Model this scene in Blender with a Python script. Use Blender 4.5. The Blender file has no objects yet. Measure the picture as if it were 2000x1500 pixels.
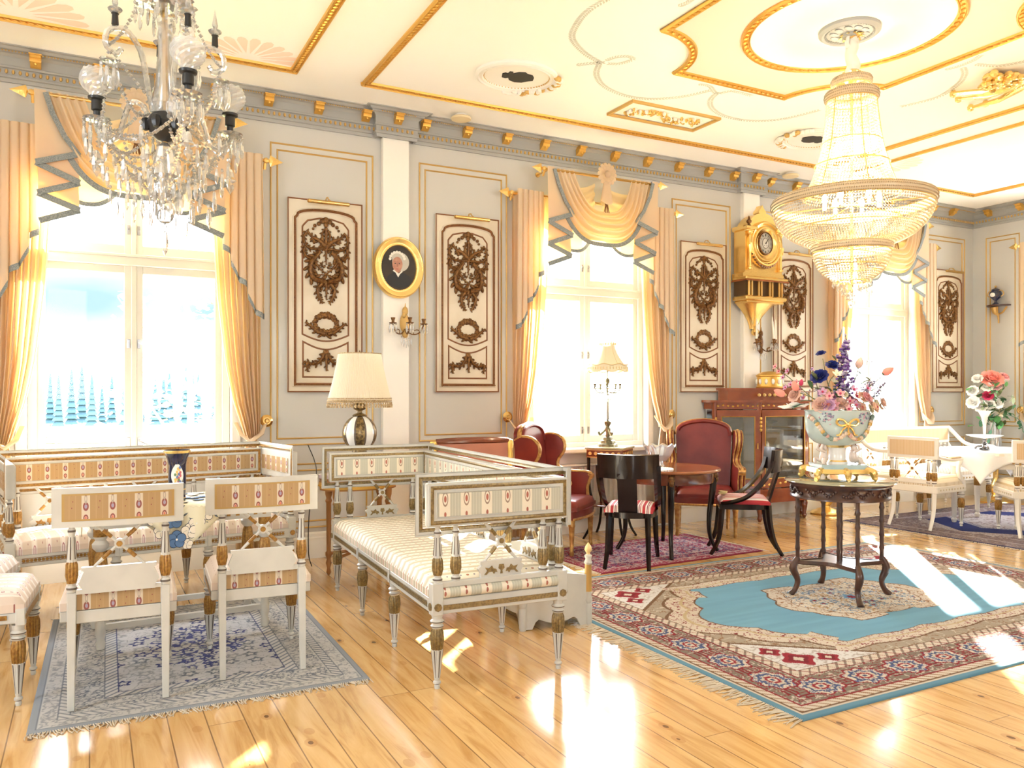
import bpy, math, random
import numpy as np
from mathutils import Vector, Matrix
random.seed(7)
PI = math.pi
S = bpy.context.scene
COL = S.collection
# ---------------------------------------------------------------- camera
ANG = math.radians(27.68)
EYE = 1.38
cd = bpy.data.cameras.new('camera'); cam = bpy.data.objects.new('camera', cd); COL.objects.link(cam)
cam.location = (0, 0, EYE); cam.rotation_euler = (PI/2, 0, -ANG)
cd.sensor_width = 36; cd.lens = 36*1573/2000; cd.shift_y = 0.008; cd.clip_start = .05; cd.clip_end = 2000
S.camera = cam
# ---------------------------------------------------------------- view + exposure
vs = S.view_settings; vs.view_transform = 'Standard'; vs.look = 'None'; vs.gamma = 1; vs.use_curve_mapping = False
vs.exposure = 2.84
# ---------------------------------------------------------------- sky
W = bpy.data.worlds.new('sky'); S.world = W; W.use_nodes = True
nt = W.node_tree; nt.nodes.clear()
def nd(t, ty, **k):
    n = t.nodes.new(ty)
    for a, b in k.items():
        if a == 'inp':
            for i, v in b.items(): n.inputs[i].default_value = v
        else: setattr(n, a, b)
    return n
wo = nd(nt, 'ShaderNodeOutputWorld'); bg = nd(nt, 'ShaderNodeBackground'); bg.inputs[1].default_value = 1.0
tc = nd(nt, 'ShaderNodeTexCoord'); mp = nd(nt, 'ShaderNodeMapping'); mp.inputs['Scale'].default_value = (1.2, 1.2, 5); mp.inputs['Location'].default_value = (.35, 0, 0)
nz = nd(nt, 'ShaderNodeTexNoise', inp={'Scale': 1.7, 'Detail': 5, 'Roughness': .55})
cr = nd(nt, 'ShaderNodeValToRGB'); e = cr.color_ramp.elements
e[0].position = .30; e[0].color = (.6, .85, .95, 1); e[1].position = .36; e[1].color = (1, 1, 1, 1)
mu = nd(nt, 'ShaderNodeVectorMath', operation='SCALE'); mu.inputs['Scale'].default_value = 3.0
nt.links.new(tc.outputs['Generated'], mp.inputs[0]); nt.links.new(mp.outputs[0], nz.inputs['Vector']); nt.links.new(nz.outputs[0], cr.inputs[0])
# a gap of blue sky low over the field
def gap(px, py, w):
    d = Vector((math.sin(ANG), math.cos(ANG), 0))+Vector((math.cos(ANG), -math.sin(ANG), 0))*((px-1000)/1573)+Vector((0, 0, (766-py)/1573)); d.normalize()
    s = nd(nt, 'ShaderNodeVectorMath', operation='SUBTRACT'); s.inputs[1].default_value = d; nt.links.new(tc.outputs['Generated'], s.inputs[0])
    q = nd(nt, 'ShaderNodeVectorMath', operation='MULTIPLY'); q.inputs[1].default_value = (1/w, 1/w, 2.6/w); nt.links.new(s.outputs[0], q.inputs[0])
    l = nd(nt, 'ShaderNodeVectorMath', operation='LENGTH'); nt.links.new(q.outputs[0], l.inputs[0]); return l.outputs['Value']
def mth(op, a, b):
    n = nt.nodes.new('ShaderNodeMath'); n.operation = op
    for i, v in enumerate((a, b)):
        if isinstance(v, (int, float)): n.inputs[i].default_value = v
        else: nt.links.new(v, n.inputs[i])
    return n.outputs[0]
g_ = mth('MINIMUM', gap(165, 590, .11), gap(420, 610, .07)); g_ = mth('ADD', g_, mth('MULTIPLY', mth('SUBTRACT', nz.outputs[0], .5), 2.2))
g2 = nd(nt, 'ShaderNodeValToRGB'); g2.color_ramp.elements[0].position = .25; g2.color_ramp.elements[0].color = (.030, .045, .048, 1); g2.color_ramp.elements[1].position = 1; g2.color_ramp.elements[1].color = (.96, 1, 1.06, 1); q_ = g2.color_ramp.elements.new(.8); q_.color = (.052, .058, .060, 1)
nt.links.new(g_, g2.inputs[0]); mg = nd(nt, 'ShaderNodeVectorMath', operation='MULTIPLY'); nt.links.new(cr.outputs[0], mg.inputs[0]); nt.links.new(g2.outputs[0], mg.inputs[1])
nt.links.new(mg.outputs[0], mu.inputs[0]); nt.links.new(mu.outputs[0], bg.inputs[0]); nt.links.new(bg.outputs[0], wo.inputs[0])
# ---------------------------------------------------------------- sun: outside, low, beyond the windows and a little to the right
sl = bpy.data.lights.new('sun', 'SUN'); sl.energy = 12; sl.angle = math.radians(.6); sl.color = (1, .93, .8)
so = bpy.data.objects.new('sun', sl); COL.objects.link(so)
so.rotation_euler = Vector((-.72, -.75, -.46)).to_track_quat('-Z', 'Y').to_euler()
# daylight portals filling the window openings
YW, XR, ZC = 6.72, 10.53, 3.81        # window wall, far right wall, ceiling
XL, YB = -3.6, -2.4                    # left wall and the wall behind the camera
WX = [.30, 4.40, 8.60]                 # window centres
WHW, WZ0, WZ1 = .70, .83, 3.18
BWX = [-.4, 4.6]                 # unseen openings added behind the camera for fill light
def portal(x, y, z, sx, sz, rot):
    l = bpy.data.lights.new('portal', 'AREA'); l.shape = 'RECTANGLE'; l.size = sx; l.size_y = sz; l.cycles.is_portal = True
    o = bpy.data.objects.new('portal', l); o.location = (x, y, z); o.rotation_euler = rot; COL.objects.link(o)
for x in WX: portal(x, YW+.24, (WZ0+WZ1)/2, 2*WHW, WZ1-WZ0, (-PI/2, 0, 0))
for x in BWX: portal(x, YB-.1, 2.2, .7, 1.9, (PI/2, 0, 0))
# ================================================================ library
def cubic(pts, n=6, closed=False):
    """Catmull-Rom through points, n steps a span"""
    P = [Vector(p) for p in pts]; N = len(P); out = []
    rng = range(N) if closed else range(N-1)
    for i in rng:
        if closed: a, b, c, d = P[(i-1) % N], P[i], P[(i+1) % N], P[(i+2) % N]
        else: a, b, c, d = P[max(i-1, 0)], P[i], P[i+1], P[min(i+2, N-1)]
        for k in range(n):
            t = k/n
            out.append(.5*((2*b)+(c-a)*t+(2*a-5*b+4*c-d)*t*t+(3*b-a-3*c+d)*t**3))
    if not closed: out.append(P[-1])
    return out
def lerp(a, b, t): return a+(b-a)*t
def interp(xs, ys, x):
    return float(np.interp(x, xs, ys))
class Mesh:
    def __init__(s): s.v = []; s.f = []; s.m = []; s.T = None
    def add(s, vs, fs, mi=0, T=None):
        o = len(s.v); T = T or s.T
        if T is not None: vs = [T @ Vector(p) for p in vs]
        s.v.extend([tuple(p) for p in vs]); s.f.extend([tuple(i+o for i in f) for f in fs])
        if isinstance(mi, int): s.m.extend([mi]*len(fs))
        else: s.m.extend(mi)
        return s
    def box(s, a, b, mi=0, T=None, bev=0.0):
        (x0, y0, z0), (x1, y1, z1) = a, b
        x0, x1 = min(x0, x1), max(x0, x1); y0, y1 = min(y0, y1), max(y0, y1); z0, z1 = min(z0, z1), max(z0, z1)
        if bev <= 0:
            vs = [(x, y, z) for x in (x0, x1) for y in (y0, y1) for z in (z0, z1)]
            return s.add(vs, [(0, 1, 3, 2), (4, 6, 7, 5), (0, 4, 5, 1), (2, 3, 7, 6), (0, 2, 6, 4), (1, 5, 7, 3)], mi, T)
        b_ = min(bev, (x1-x0)/2.01, (y1-y0)/2.01, (z1-z0)/2.01)
        rings = []
        for z, i in ((z0, b_), (z0+b_, 0), (z1-b_, 0), (z1, b_)):
            X0, X1, Y0, Y1 = x0+i, x1-i, y0+i, y1-i
            c = b_ if i == 0 else b_*.6
            rings.append([(X0+c, Y0, z), (X1-c, Y0, z), (X1, Y0+c, z), (X1, Y1-c, z), (X1-c, Y1, z), (X0+c, Y1, z), (X0, Y1-c, z), (X0, Y0+c, z)])
        return s.loft(rings, True, mi, T, caps=True)
    def loft(s, rings, closed=True, mi=0, T=None, caps=False, loop=False):
        n = len(rings[0]); vs = [p for r in rings for p in r]; fs = []; ms = []
        R = len(rings); k = n if closed else n-1
        for r in range(R if loop else R-1):
            r2 = (r+1) % R
            for i in range(k):
                j = (i+1) % n
                fs.append((r*n+i, r*n+j, r2*n+j, r2*n+i))
                ms.append(mi if isinstance(mi, int) else mi(r, i))
        if caps and not loop:
            fs.append(tuple(range(n-1, -1, -1))); fs.append(tuple((R-1)*n+i for i in range(n)))
            ms += [ms[0], ms[-1]]
        return s.add(vs, fs, ms, T)
    def lathe(s, prof, n=20, at=(0, 0, 0), mi=0, T=None, flute=None, sx=1, sy=1, caps=True):
        """prof (r, z) or (r, z, material); flute = (count, depth, z0, z1, material)"""
        rings = []; mm = []
        if flute: n = flute[0]*3
        for p in prof:
            r, z = p[0], p[1]; ring = []
            for i in range(n):
                q = r
                if flute and flute[2] <= z <= flute[3] and i % 3 == 1: q = r*(1-flute[1])
                a = 2*PI*i/n
                ring.append((at[0]+q*math.cos(a)*sx, at[1]+q*math.sin(a)*sy, at[2]+z))
            rings.append(ring); mm.append(p[2] if len(p) > 2 else mi)
        def mf(r, i):
            if flute and len(flute) > 4 and flute[2]-1e-6 <= prof[r][1] and prof[r+1][1] <= flute[3]+1e-6 and i % 3 != 2: return flute[4]
            return mm[r]
        return s.loft(rings, True, mf, T, caps=caps)
    def tube(s, pts, r=.01, n=8, mi=0, T=None, closed=False, flat=1.0, up=None, caps=True):
        P = [Vector(p) for p in pts]; N = len(P)
        R = r if hasattr(r, '__len__') else [r]*N
        if len(R) != N: R = [float(np.interp(i/(N-1), np.linspace(0, 1, len(R)), R)) for i in range(N)]
        rings = []; prev = Vector(up) if up else None
        for i in range(N):
            if closed: t = P[(i+1) % N]-P[(i-1) % N]
            else: t = P[min(i+1, N-1)]-P[max(i-1, 0)]
            if t.length < 1e-9: t = Vector((0, 0, 1))
            t.normalize()
            if prev is None:
                prev = Vector((0, 0, 1)) if abs(t.z) < .9 else Vector((1, 0, 0))
            b = t.cross(prev)
            if b.length < 1e-6: b = t.orthogonal()
            b.normalize(); nn = b.cross(t).normalized()
            if up is None: prev = nn
            rings.append([P[i]+b*R[i]*math.cos(2*PI*k/n)+nn*R[i]*flat*math.sin(2*PI*k/n) for k in range(n)])
        return s.loft(rings, True, mi, T, caps=caps and not closed, loop=closed)
    def ell(s, c, r, mi=0, T=None, n=10, m=6):
        if not hasattr(r, '__len__'): r = (r, r, r)
        vs = [(c[0], c[1], c[2]-r[2])]; fs = []
        for j in range(1, m):
            a = PI*j/m
            for i in range(n):
                b = 2*PI*i/n
                vs.append((c[0]+r[0]*math.sin(a)*math.cos(b), c[1]+r[1]*math.sin(a)*math.sin(b), c[2]-r[2]*math.cos(a)))
        vs.append((c[0], c[1], c[2]+r[2])); L = len(vs)-1
        for i in range(n): fs.append((0, 1+(i+1) % n, 1+i)); fs.append((L, L-n+i, L-n+(i+1) % n))
        for j in range(m-2):
            for i in range(n): a, b = 1+j*n+i, 1+j*n+(i+1) % n; fs.append((a, b, b+n, a+n))
        return s.add(vs, fs, mi, T)
    def prism(s, poly, h0, h1, pl=None, mi=0, T=None, mside=None):
        """polygon (u, v) swept from h0 to h1; pl maps (u, v, w) to xyz"""
        pl = pl or (lambda u, v, w: (u, v, w)); n = len(poly)
        vs = [pl(u, v, h0) for u, v in poly]+[pl(u, v, h1) for u, v in poly]
        fs = [tuple(range(n-1, -1, -1)), tuple(range(n, 2*n))]+[(i, (i+1) % n, n+(i+1) % n, n+i) for i in range(n)]
        return s.add(vs, fs, [mi, mi]+[mi if mside is None else mside]*n, T)
    def sheet(s, f, nu, nv, mi=0, T=None, thick=0):
        vs = [f(i/nu, j/nv) for j in range(nv+1) for i in range(nu+1)]
        fs = []; ms = []
        for j in range(nv):
            for i in range(nu):
                a = j*(nu+1)+i; fs.append((a, a+1, a+nu+2, a+nu+1))
                ms.append(mi if isinstance(mi, int) else mi((i+.5)/nu, (j+.5)/nv))
        return s.add(vs, fs, ms, T)
    def mould(s, poly, prof, pl, mi=0, closed=True, T=None):
        """sweep profile (offset to the left, height) along a 2d polyline with mitred corners; pl maps (u, v, w)"""
        P = [Vector((p[0], p[1])) for p in poly]; N = len(P); rings = []
        for i in range(N):
            a = P[(i-1) % N] if closed or i > 0 else None; c = P[(i+1) % N] if closed or i < N-1 else None; b = P[i]
            d1 = (b-a).normalized() if a is not None else None; d2 = (c-b).normalized() if c is not None else None
            if d1 is None: d1 = d2
            if d2 is None: d2 = d1
            n1 = Vector((-d1.y, d1.x)); n2 = Vector((-d2.y, d2.x)); m_ = n1+n2
            if m_.length < 1e-6: m_ = n1
            m_.normalize(); k = 1/max(.35, m_.dot(n1))
            rings.append([pl(b.x+m_.x*o*k, b.y+m_.y*o*k, h) for o, h in [(q[0], q[1]) for q in prof]])
        def mf(r, i): return prof[i][2] if len(prof[i]) > 2 else mi
        return s.loft(rings, False, mf, T, loop=closed)
    def build(s, name, mats, parent=None, loc=None, rot=None, smooth=35, solid=0, sub=0):
        me = bpy.data.meshes.new(name)
        me.from_pydata(s.v, [], s.f); 
        if not isinstance(mats, (list, tuple)): mats = [mats]
        for m in mats: me.materials.append(m)
        if s.m: me.polygons.foreach_set('material_index', s.m)
        if smooth:
            me.polygons.foreach_set('use_smooth', [True]*len(me.polygons)); me.set_sharp_from_angle(angle=math.radians(smooth))
        me.update()
        o = bpy.data.objects.new(name, me); COL.objects.link(o)
        if parent: o.parent = parent
        if loc: o.location = loc
        if rot: o.rotation_euler = (0, 0, rot)
        if solid: md = o.modifiers.new('solid', 'SOLIDIFY'); md.thickness = solid; md.offset = 0
        if sub: md = o.modifiers.new('sub', 'SUBSURF'); md.levels = sub; md.render_levels = sub
        return o
def thing(name, label, cat, loc=(0, 0, 0), rz=0, group=None):
    o = bpy.data.objects.new(name, None); COL.objects.link(o); o.location = loc; o.rotation_euler = (0, 0, rz)
    o.empty_display_size = .1
    return tag(o, label, cat, group)
def tag(o, label=None, cat=None, group=None, kind=None):
    if label: o['label'] = label
    if cat: o['category'] = cat
    if group: o['group'] = group
    if kind: o['kind'] = kind
    return o
def struct(o): o['kind'] = 'structure'; return o
def dup(root, loc, rz, label=None, group=None):
    r = root.copy(); COL.objects.link(r); r.location = loc; r.rotation_euler = (0, 0, rz)
    if label: r['label'] = label
    if group: r['group'] = group
    for ch in list(root.children):
        c = ch.copy(); COL.objects.link(c); c.parent = r
        for g in list(ch.children):
            d = g.copy(); COL.objects.link(d); d.parent = c
    return r
def Tm(loc=(0, 0, 0), rz=0, rx=0, ry=0, sc=1):
    return Matrix.Translation(Vector(loc)) @ Matrix.Rotation(rz, 4, 'Z') @ Matrix.Rotation(ry, 4, 'Y') @ Matrix.Rotation(rx, 4, 'X') @ Matrix.Scale(sc, 4)
def aim(p, q):
    """matrix whose z axis runs from p to q, origin at p"""
    d = (Vector(q)-Vector(p)).normalized()
    return Matrix.Translation(Vector(p)) @ d.to_track_quat('Z', 'Y').to_matrix().to_4x4()
wallpl = lambda u, v, w: (u, YW-w, v)              # window wall, w into the room
rightpl = lambda u, v, w: (XR-w, u, v)             # right wall
ceilpl = lambda u, v, w: (u, v, ZC-w)              # ceiling, w downwards
def circ(cx, cy, r, n=48, ry=None, a0=0, a1=2*PI, end=False):
    ry = ry or r
    return [(cx+r*math.cos(a0+(a1-a0)*i/n), cy+ry*math.sin(a0+(a1-a0)*i/n)) for i in range(n+(1 if end else 0))]
# ================================================================ materials
def mat(name, col, rough=.5, metal=0, spec=.5, coat=0, bump=None, sub=0, trans=0, emis=None, noise=None):
    m = bpy.data.materials.new(name); m.use_nodes = True; t = m.node_tree; b = t.nodes['Principled BSDF']
    b.inputs['Base Color'].default_value = (*col, 1); b.inputs['Roughness'].default_value = rough; b.inputs['Metallic'].default_value = metal
    b.inputs['Specular IOR Level'].default_value = spec; b.inputs['Coat Weight'].default_value = coat; b.inputs['Coat Roughness'].default_value = .08
    if trans: b.inputs['Transmission Weight'].default_value = trans
    if emis: b.inputs['Emission Color'].default_value = (*emis[0], 1); b.inputs['Emission Strength'].default_value = emis[1]
    tcn = None
    if noise:   # (scale, colour2, amount)
        tcn = nd(t, 'ShaderNodeTexCoord'); n = nd(t, 'ShaderNodeTexNoise', inp={'Scale': noise[0], 'Detail': 4})
        r = nd(t, 'ShaderNodeValToRGB'); r.color_ramp.elements[0].position = .38; r.color_ramp.elements[1].position = .62
        r.color_ramp.elements[0].color = (*noise[1], 1); r.color_ramp.elements[1].color = (*col, 1)
        t.links.new(tcn.outputs['Object'], n.inputs['Vector']); t.links.new(n.outputs[0], r.inputs[0]); t.links.new(r.outputs[0], b.inputs['Base Color'])
    if bump:    # (scale, strength)
        tcn = nd(t, 'ShaderNodeTexCoord'); n = nd(t, 'ShaderNodeTexNoise', inp={'Scale': bump[0], 'Detail': 3})
        bp = nd(t, 'ShaderNodeBump', inp={'Strength': bump[1], 'Distance': .01})
        t.links.new(tcn.outputs['Object'], n.inputs['Vector']); t.links.new(n.outputs[0], bp.inputs['Height']); t.links.new(bp.outputs[0], b.inputs['Normal'])
    return m
def vcol_mat(name, rough=.95, coat=0, weave=900, spec=.2):
    m = mat(name, (.5, .5, .5), rough, spec=spec, coat=coat, bump=(weave, .25) if weave else None); t = m.node_tree
    a = nd(t, 'ShaderNodeVertexColor', layer_name='pattern'); t.links.new(a.outputs[0], t.nodes['Principled BSDF'].inputs['Base Color'])
    return m
def math_(t, op, a, b=None, clamp=False):
    n = t.nodes.new('ShaderNodeMath'); n.operation = op; n.use_clamp = clamp
    for i, v in enumerate((a, b)):
        if v is None: continue
        if isinstance(v, (int, float)): n.inputs[i].default_value = v
        else: t.links.new(v, n.inputs[i])
    return n.outputs[0]
def mixc(t, f, a, b):
    n = t.nodes.new('ShaderNodeMix'); n.data_type = 'RGBA'
    if isinstance(f, (int, float)): n.inputs[0].default_value = f
    else: t.links.new(f, n.inputs[0])
    for i, v in ((6, a), (7, b)):
        if isinstance(v, tuple): n.inputs[i].default_value = (*v[:3], 1)
        else: t.links.new(v, n.inputs[i])
    return n.outputs[2]
def striped(name, axis, period, stops, axis2=None, period2=.06, motif=None, rough=.6, offs=0, sheen=False, spec=.3):
    """stripes along one object axis, motif = list of (centre in stripe, half width, centre in repeat, half height, colour)"""
    m = mat(name, (.5, .5, .5), rough, spec=spec); t = m.node_tree; b = t.nodes['Principled BSDF']
    tcn = nd(t, 'ShaderNodeTexCoord'); sp = nd(t, 'ShaderNodeSeparateXYZ'); t.links.new(tcn.outputs['Object'], sp.inputs[0])
    u = math_(t, 'FRACT', math_(t, 'ADD', math_(t, 'DIVIDE', sp.outputs[axis], period), 50+offs))
    r = nd(t, 'ShaderNodeValToRGB'); r.color_ramp.interpolation = 'CONSTANT'
    el = r.color_ramp.elements
    el[0].position = stops[0][0]; el[0].color = (*stops[0][1], 1); el[1].position = stops[1][0]; el[1].color = (*stops[1][1], 1)
    for p, c in stops[2:]: q = el.new(p); q.color = (*c, 1)
    t.links.new(u, r.inputs[0]); col = r.outputs[0]
    if motif:
        v = math_(t, 'FRACT', math_(t, 'ADD', math_(t, 'DIVIDE', sp.outputs[axis2], period2), 50.3))
        for cu, hu, cv, hv, c, ring in motif:
            du = math_(t, 'DIVIDE', math_(t, 'SUBTRACT', u, cu), hu); dv = math_(t, 'DIVIDE', math_(t, 'SUBTRACT', v, cv), hv)
            d = math_(t, 'SQRT', math_(t, 'ADD', math_(t, 'MULTIPLY', du, du), math_(t, 'MULTIPLY', dv, dv)))
            if ring: k = math_(t, 'LESS_THAN', math_(t, 'ABSOLUTE', math_(t, 'SUBTRACT', d, .8)), ring)
            else: k = math_(t, 'LESS_THAN', d, 1)
            col = mixc(t, k, col, c)
    t.links.new(col, b.inputs['Base Color'])
    return m
def fabric_translucent(name, col, tcol, amount=.5, rough=.8, vecscale=None):
    m = bpy.data.materials.new(name); m.use_nodes = True; t = m.node_tree; t.nodes.clear()
    o = nd(t, 'ShaderNodeOutputMaterial'); d = nd(t, 'ShaderNodeBsdfDiffuse', inp={0: (*col, 1)}); r = nd(t, 'ShaderNodeBsdfTranslucent', inp={0: (*tcol, 1)})
    g = nd(t, 'ShaderNodeBsdfGlossy', inp={'Roughness': .45}); mx = nd(t, 'ShaderNodeMixShader'); mx.inputs[0].default_value = amount
    m2 = nd(t, 'ShaderNodeMixShader'); m2.inputs[0].default_value = .04
    t.links.new(d.outputs[0], mx.inputs[1]); t.links.new(r.outputs[0], mx.inputs[2]); t.links.new(mx.outputs[0], m2.inputs[1]); t.links.new(g.outputs[0], m2.inputs[2]); t.links.new(m2.outputs[0], o.inputs[0])
    return m
def clear_mat(name, tint=(1, 1, 1), gloss=.1, rough=.02, diff=0.0, dcol=(1, 1, 1), fres=.8):
    """thin glass / cut crystal: see-through with a reflecting face"""
    m = bpy.data.materials.new(name); m.use_nodes = True; t = m.node_tree; t.nodes.clear()
    o = nd(t, 'ShaderNodeOutputMaterial'); tr = nd(t, 'ShaderNodeBsdfTransparent', inp={0: (*tint, 1)}); g = nd(t, 'ShaderNodeBsdfGlossy', inp={'Roughness': rough})
    fr = nd(t, 'ShaderNodeLayerWeight', inp={0: .35}); f2 = math_(t, 'ADD', math_(t, 'MULTIPLY', fr.outputs[0], fres), gloss, clamp=True)
    mx = nd(t, 'ShaderNodeMixShader'); t.links.new(f2, mx.inputs[0]); t.links.new(tr.outputs[0], mx.inputs[1]); t.links.new(g.outputs[0], mx.inputs[2])
    last = mx.outputs[0]
    if diff:
        d = nd(t, 'ShaderNodeBsdfDiffuse', inp={0: (*dcol, 1)}); m2 = nd(t, 'ShaderNodeMixShader'); m2.inputs[0].default_value = diff
        t.links.new(last, m2.inputs[1]); t.links.new(d.outputs[0], m2.inputs[2]); last = m2.outputs[0]
    t.links.new(last, o.inputs[0]); return m
WALL = mat('wall_paint', (.58, .58, .555), .55, bump=(40, .03))
WINP = mat('window_paint', (.66, .64, .58), .45)
WALLW = mat('white_paint', (.88, .86, .8), .4)
GREYB = mat('grey_blue_paint', (.38, .39, .38), .5)
CEIL = mat('ceiling_paint', (.96, .96, .92), .6)
PINK = mat('ceiling_pink', (.93, .70, .60), .6)
GOLD = mat('gilt', (.78, .48, .12), .33, metal=.75, bump=(120, .25))
GOLDB = mat('bright_gilt', (.93, .66, .25), .25, metal=.85, bump=(60, .15))
GOLDP = mat('gold_paint', (.62, .40, .13), .4, metal=.35)
BRONZE = mat('antique_bronze_gilt', (.26, .125, .035), .42, metal=.45, noise=(60, (.10, .04, .012)))
BROWN = mat('brown_gilt', (.22, .085, .03), .45, metal=.2)
BRASS = mat('brass', (.72, .48, .18), .22, metal=.95)
CREAM = mat('aged_cream_paint', (.74, .68, .56), .5, noise=(3, (.64, .57, .45)))
WHITE = mat('white_lacquer', (.60, .59, .54), .32, noise=(6, (.54, .53, .485)))
IVORY = mat('ivory_lacquer', (.84, .81, .74), .35)
OCHRE = mat('ochre_gilding', (.40, .22, .05), .35, metal=.4, noise=(90, (.25, .12, .03)))
OLIVE = mat('olive_gilding', (.30, .21, .08), .35, metal=.4, noise=(90, (.18, .12, .05)))
DARKLINE = mat('dark_flute_line', (.12, .09, .07), .5)
MAHOG = mat('mahogany', (.20, .05, .022), .18, coat=.6, noise=(5, (.13, .028, .012)))
MAHOGL = mat('light_mahogany', (.36, .12, .04), .2, coat=.6, noise=(6, (.25, .07, .02)))
EBONY = mat('ebonised_wood', (.012, .006, .005), .2, spec=.3, coat=.25)
DARKW = mat('dark_carved_wood', (.085, .032, .018), .3, coat=.3, noise=(12, (.04, .015, .01)))
RED = mat('red_leather', (.19, .026, .019), .33, spec=.35, noise=(4, (.13, .015, .012)))
ROSE = mat('rose_velvet', (.40, .15, .09), .6, noise=(5, (.33, .11, .07)))
BLACK = mat('black_metal', (.02, .02, .02), .4)
STEEL = mat('steel', (.45, .45, .47), .3, metal=.9)
CANDLE = mat('candle_wax', (.9, .88, .8), .4)
COBALT = mat('cobalt_glaze', (.008, .012, .05), .06, coat=.8)
PORC = mat('white_porcelain', (.86, .85, .82), .12, coat=.5)
CELADON = mat('pale_blue_glaze', (.50, .62, .62), .12, coat=.5)
GLASS = clear_mat('window_glass', gloss=.004, fres=.04)
CRYST = clear_mat('cut_crystal', (.93, .94, .95), gloss=.28, rough=.08, diff=.14)
CRYSTB = clear_mat('warm_crystal', (.96, .92, .84), gloss=.32, rough=.10, diff=.16, dcol=(.85, .76, .6))
DRAPE = fabric_translucent('drape_fabric', (.70, .57, .41), (.95, .62, .24), .36)
SWAGM = fabric_translucent('swag_fabric', (.72, .60, .45), (.96, .68, .28), .30)
TRIMB = mat('blue_grey_fringe', (.17, .20, .21), .8, noise=(160, (.32, .34, .33)))
# ================================================================ survey of the room: image rays met with its planes (2000x1500)
FW = Vector((math.sin(ANG), math.cos(ANG), 0)); RT = Vector((math.cos(ANG), -math.sin(ANG), 0))
def ray(px, py): return FW+RT*((px-1000)/1573)+Vector((0, 0, (766-py)/1573))
def atz(px, py, z=0.0): d = ray(px, py); t = (z-EYE)/d.z; return (d.x*t, d.y*t, z)
def aty(px, py, y=YW): d = ray(px, py); t = y/d.y; return (d.x*t, y, EYE+d.z*t)
# ================================================================ floor
def floor_mat():
    m = mat('pine_boards', (.7, .4, .15), .13, spec=.5, coat=.6); t = m.node_tree; b = t.nodes['Principled BSDF']; b.inputs['Coat Roughness'].default_value = .12
    g = nd(t, 'ShaderNodeNewGeometry'); sp = nd(t, 'ShaderNodeSeparateXYZ'); t.links.new(g.outputs['Position'], sp.inputs[0])
    w = .145
    u = math_(t, 'ADD', math_(t, 'DIVIDE', sp.outputs[0], w), 100); idx = math_(t, 'FLOOR', u); fu = math_(t, 'FRACT', u)
    wn = nd(t, 'ShaderNodeTexWhiteNoise', noise_dimensions='1D'); t.links.new(idx, wn.inputs['W'])
    # plank ends
    v = math_(t, 'ADD', math_(t, 'DIVIDE', sp.outputs[1], 2.7), math_(t, 'MULTIPLY', wn.outputs[0], 7)); iv = math_(t, 'FLOOR', v); fv = math_(t, 'FRACT', v)
    wn2 = nd(t, 'ShaderNodeTexWhiteNoise', noise_dimensions='2D'); cb = nd(t, 'ShaderNodeCombineXYZ'); t.links.new(idx, cb.inputs[0]); t.links.new(iv, cb.inputs[1]); t.links.new(cb.outputs[0], wn2.inputs['Vector'])
    edge = math_(t, 'MAXIMUM', math_(t, 'GREATER_THAN', math_(t, 'ABSOLUTE', math_(t, 'SUBTRACT', fu, .5)), .482), math_(t, 'LESS_THAN', fv, .0014))
    cb2 = nd(t, 'ShaderNodeCombineXYZ'); t.links.new(math_(t, 'MULTIPLY', sp.outputs[0], 16), cb2.inputs[0]); t.links.new(math_(t, 'ADD', math_(t, 'MULTIPLY', sp.outputs[1], 1.5), math_(t, 'MULTIPLY', wn2.outputs[0], 40)), cb2.inputs[1]); t.links.new(math_(t, 'MULTIPLY', idx, 3.3), cb2.inputs[2])
    gr = nd(t, 'ShaderNodeTexNoise', inp={'Scale': 1.0, 'Detail': 4, 'Roughness': .6, 'Distortion': 1.2}); t.links.new(cb2.outputs[0], gr.inputs['Vector'])
    r = nd(t, 'ShaderNodeValToRGB'); e = r.color_ramp.elements; e[0].position = .3; e[0].color = (.56, .31, .10, 1); e[1].position = .68; e[1].color = (.86, .60, .29, 1)
    q = e.new(.5); q.color = (.78, .51, .22, 1); t.links.new(gr.outputs[0], r.inputs[0])
    tone = mixc(t, math_(t, 'MULTIPLY', wn2.outputs[0], .35), r.outputs[0], (.62, .33, .10))
    # knots
    cb3 = nd(t, 'ShaderNodeCombineXYZ'); t.links.new(math_(t, 'MULTIPLY', sp.outputs[0], 6.5), cb3.inputs[0]); t.links.new(math_(t, 'MULTIPLY', sp.outputs[1], 4.0), cb3.inputs[1])
    vo = nd(t, 'ShaderNodeTexVoronoi', inp={'Scale': 1.0}); t.links.new(cb3.outputs[0], vo.inputs['Vector'])
    kn = math_(t, 'LESS_THAN', vo.outputs['Distance'], .072); ring = math_(t, 'LESS_THAN', vo.outputs['Distance'], .16)
    c = mixc(t, math_(t, 'MULTIPLY', ring, .30), tone, (.42, .17, .04)); c = mixc(t, math_(t, 'MULTIPLY', kn, .8), c, (.10, .035, .012)); c = mixc(t, math_(t, 'MULTIPLY', edge, .75), c, (.13, .055, .02))
    t.links.new(c, b.inputs['Base Color'])
    bn = nd(t, 'ShaderNodeBump', inp={'Strength': .12, 'Distance': .004}); nz2 = nd(t, 'ShaderNodeTexNoise', inp={'Scale': 5.0, 'Detail': 2}); t.links.new(g.outputs['Position'], nz2.inputs['Vector'])
    t.links.new(math_(t, 'SUBTRACT', nz2.outputs[0], math_(t, 'MULTIPLY', edge, 1)), bn.inputs['Height']); t.links.new(bn.outputs[0], b.inputs['Normal'])
    return m
struct(Mesh().box((XL-.2, YB-.2, -.12), (XR+.2, YW+.3, 0)).build('floor', floor_mat(), smooth=0))
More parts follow.
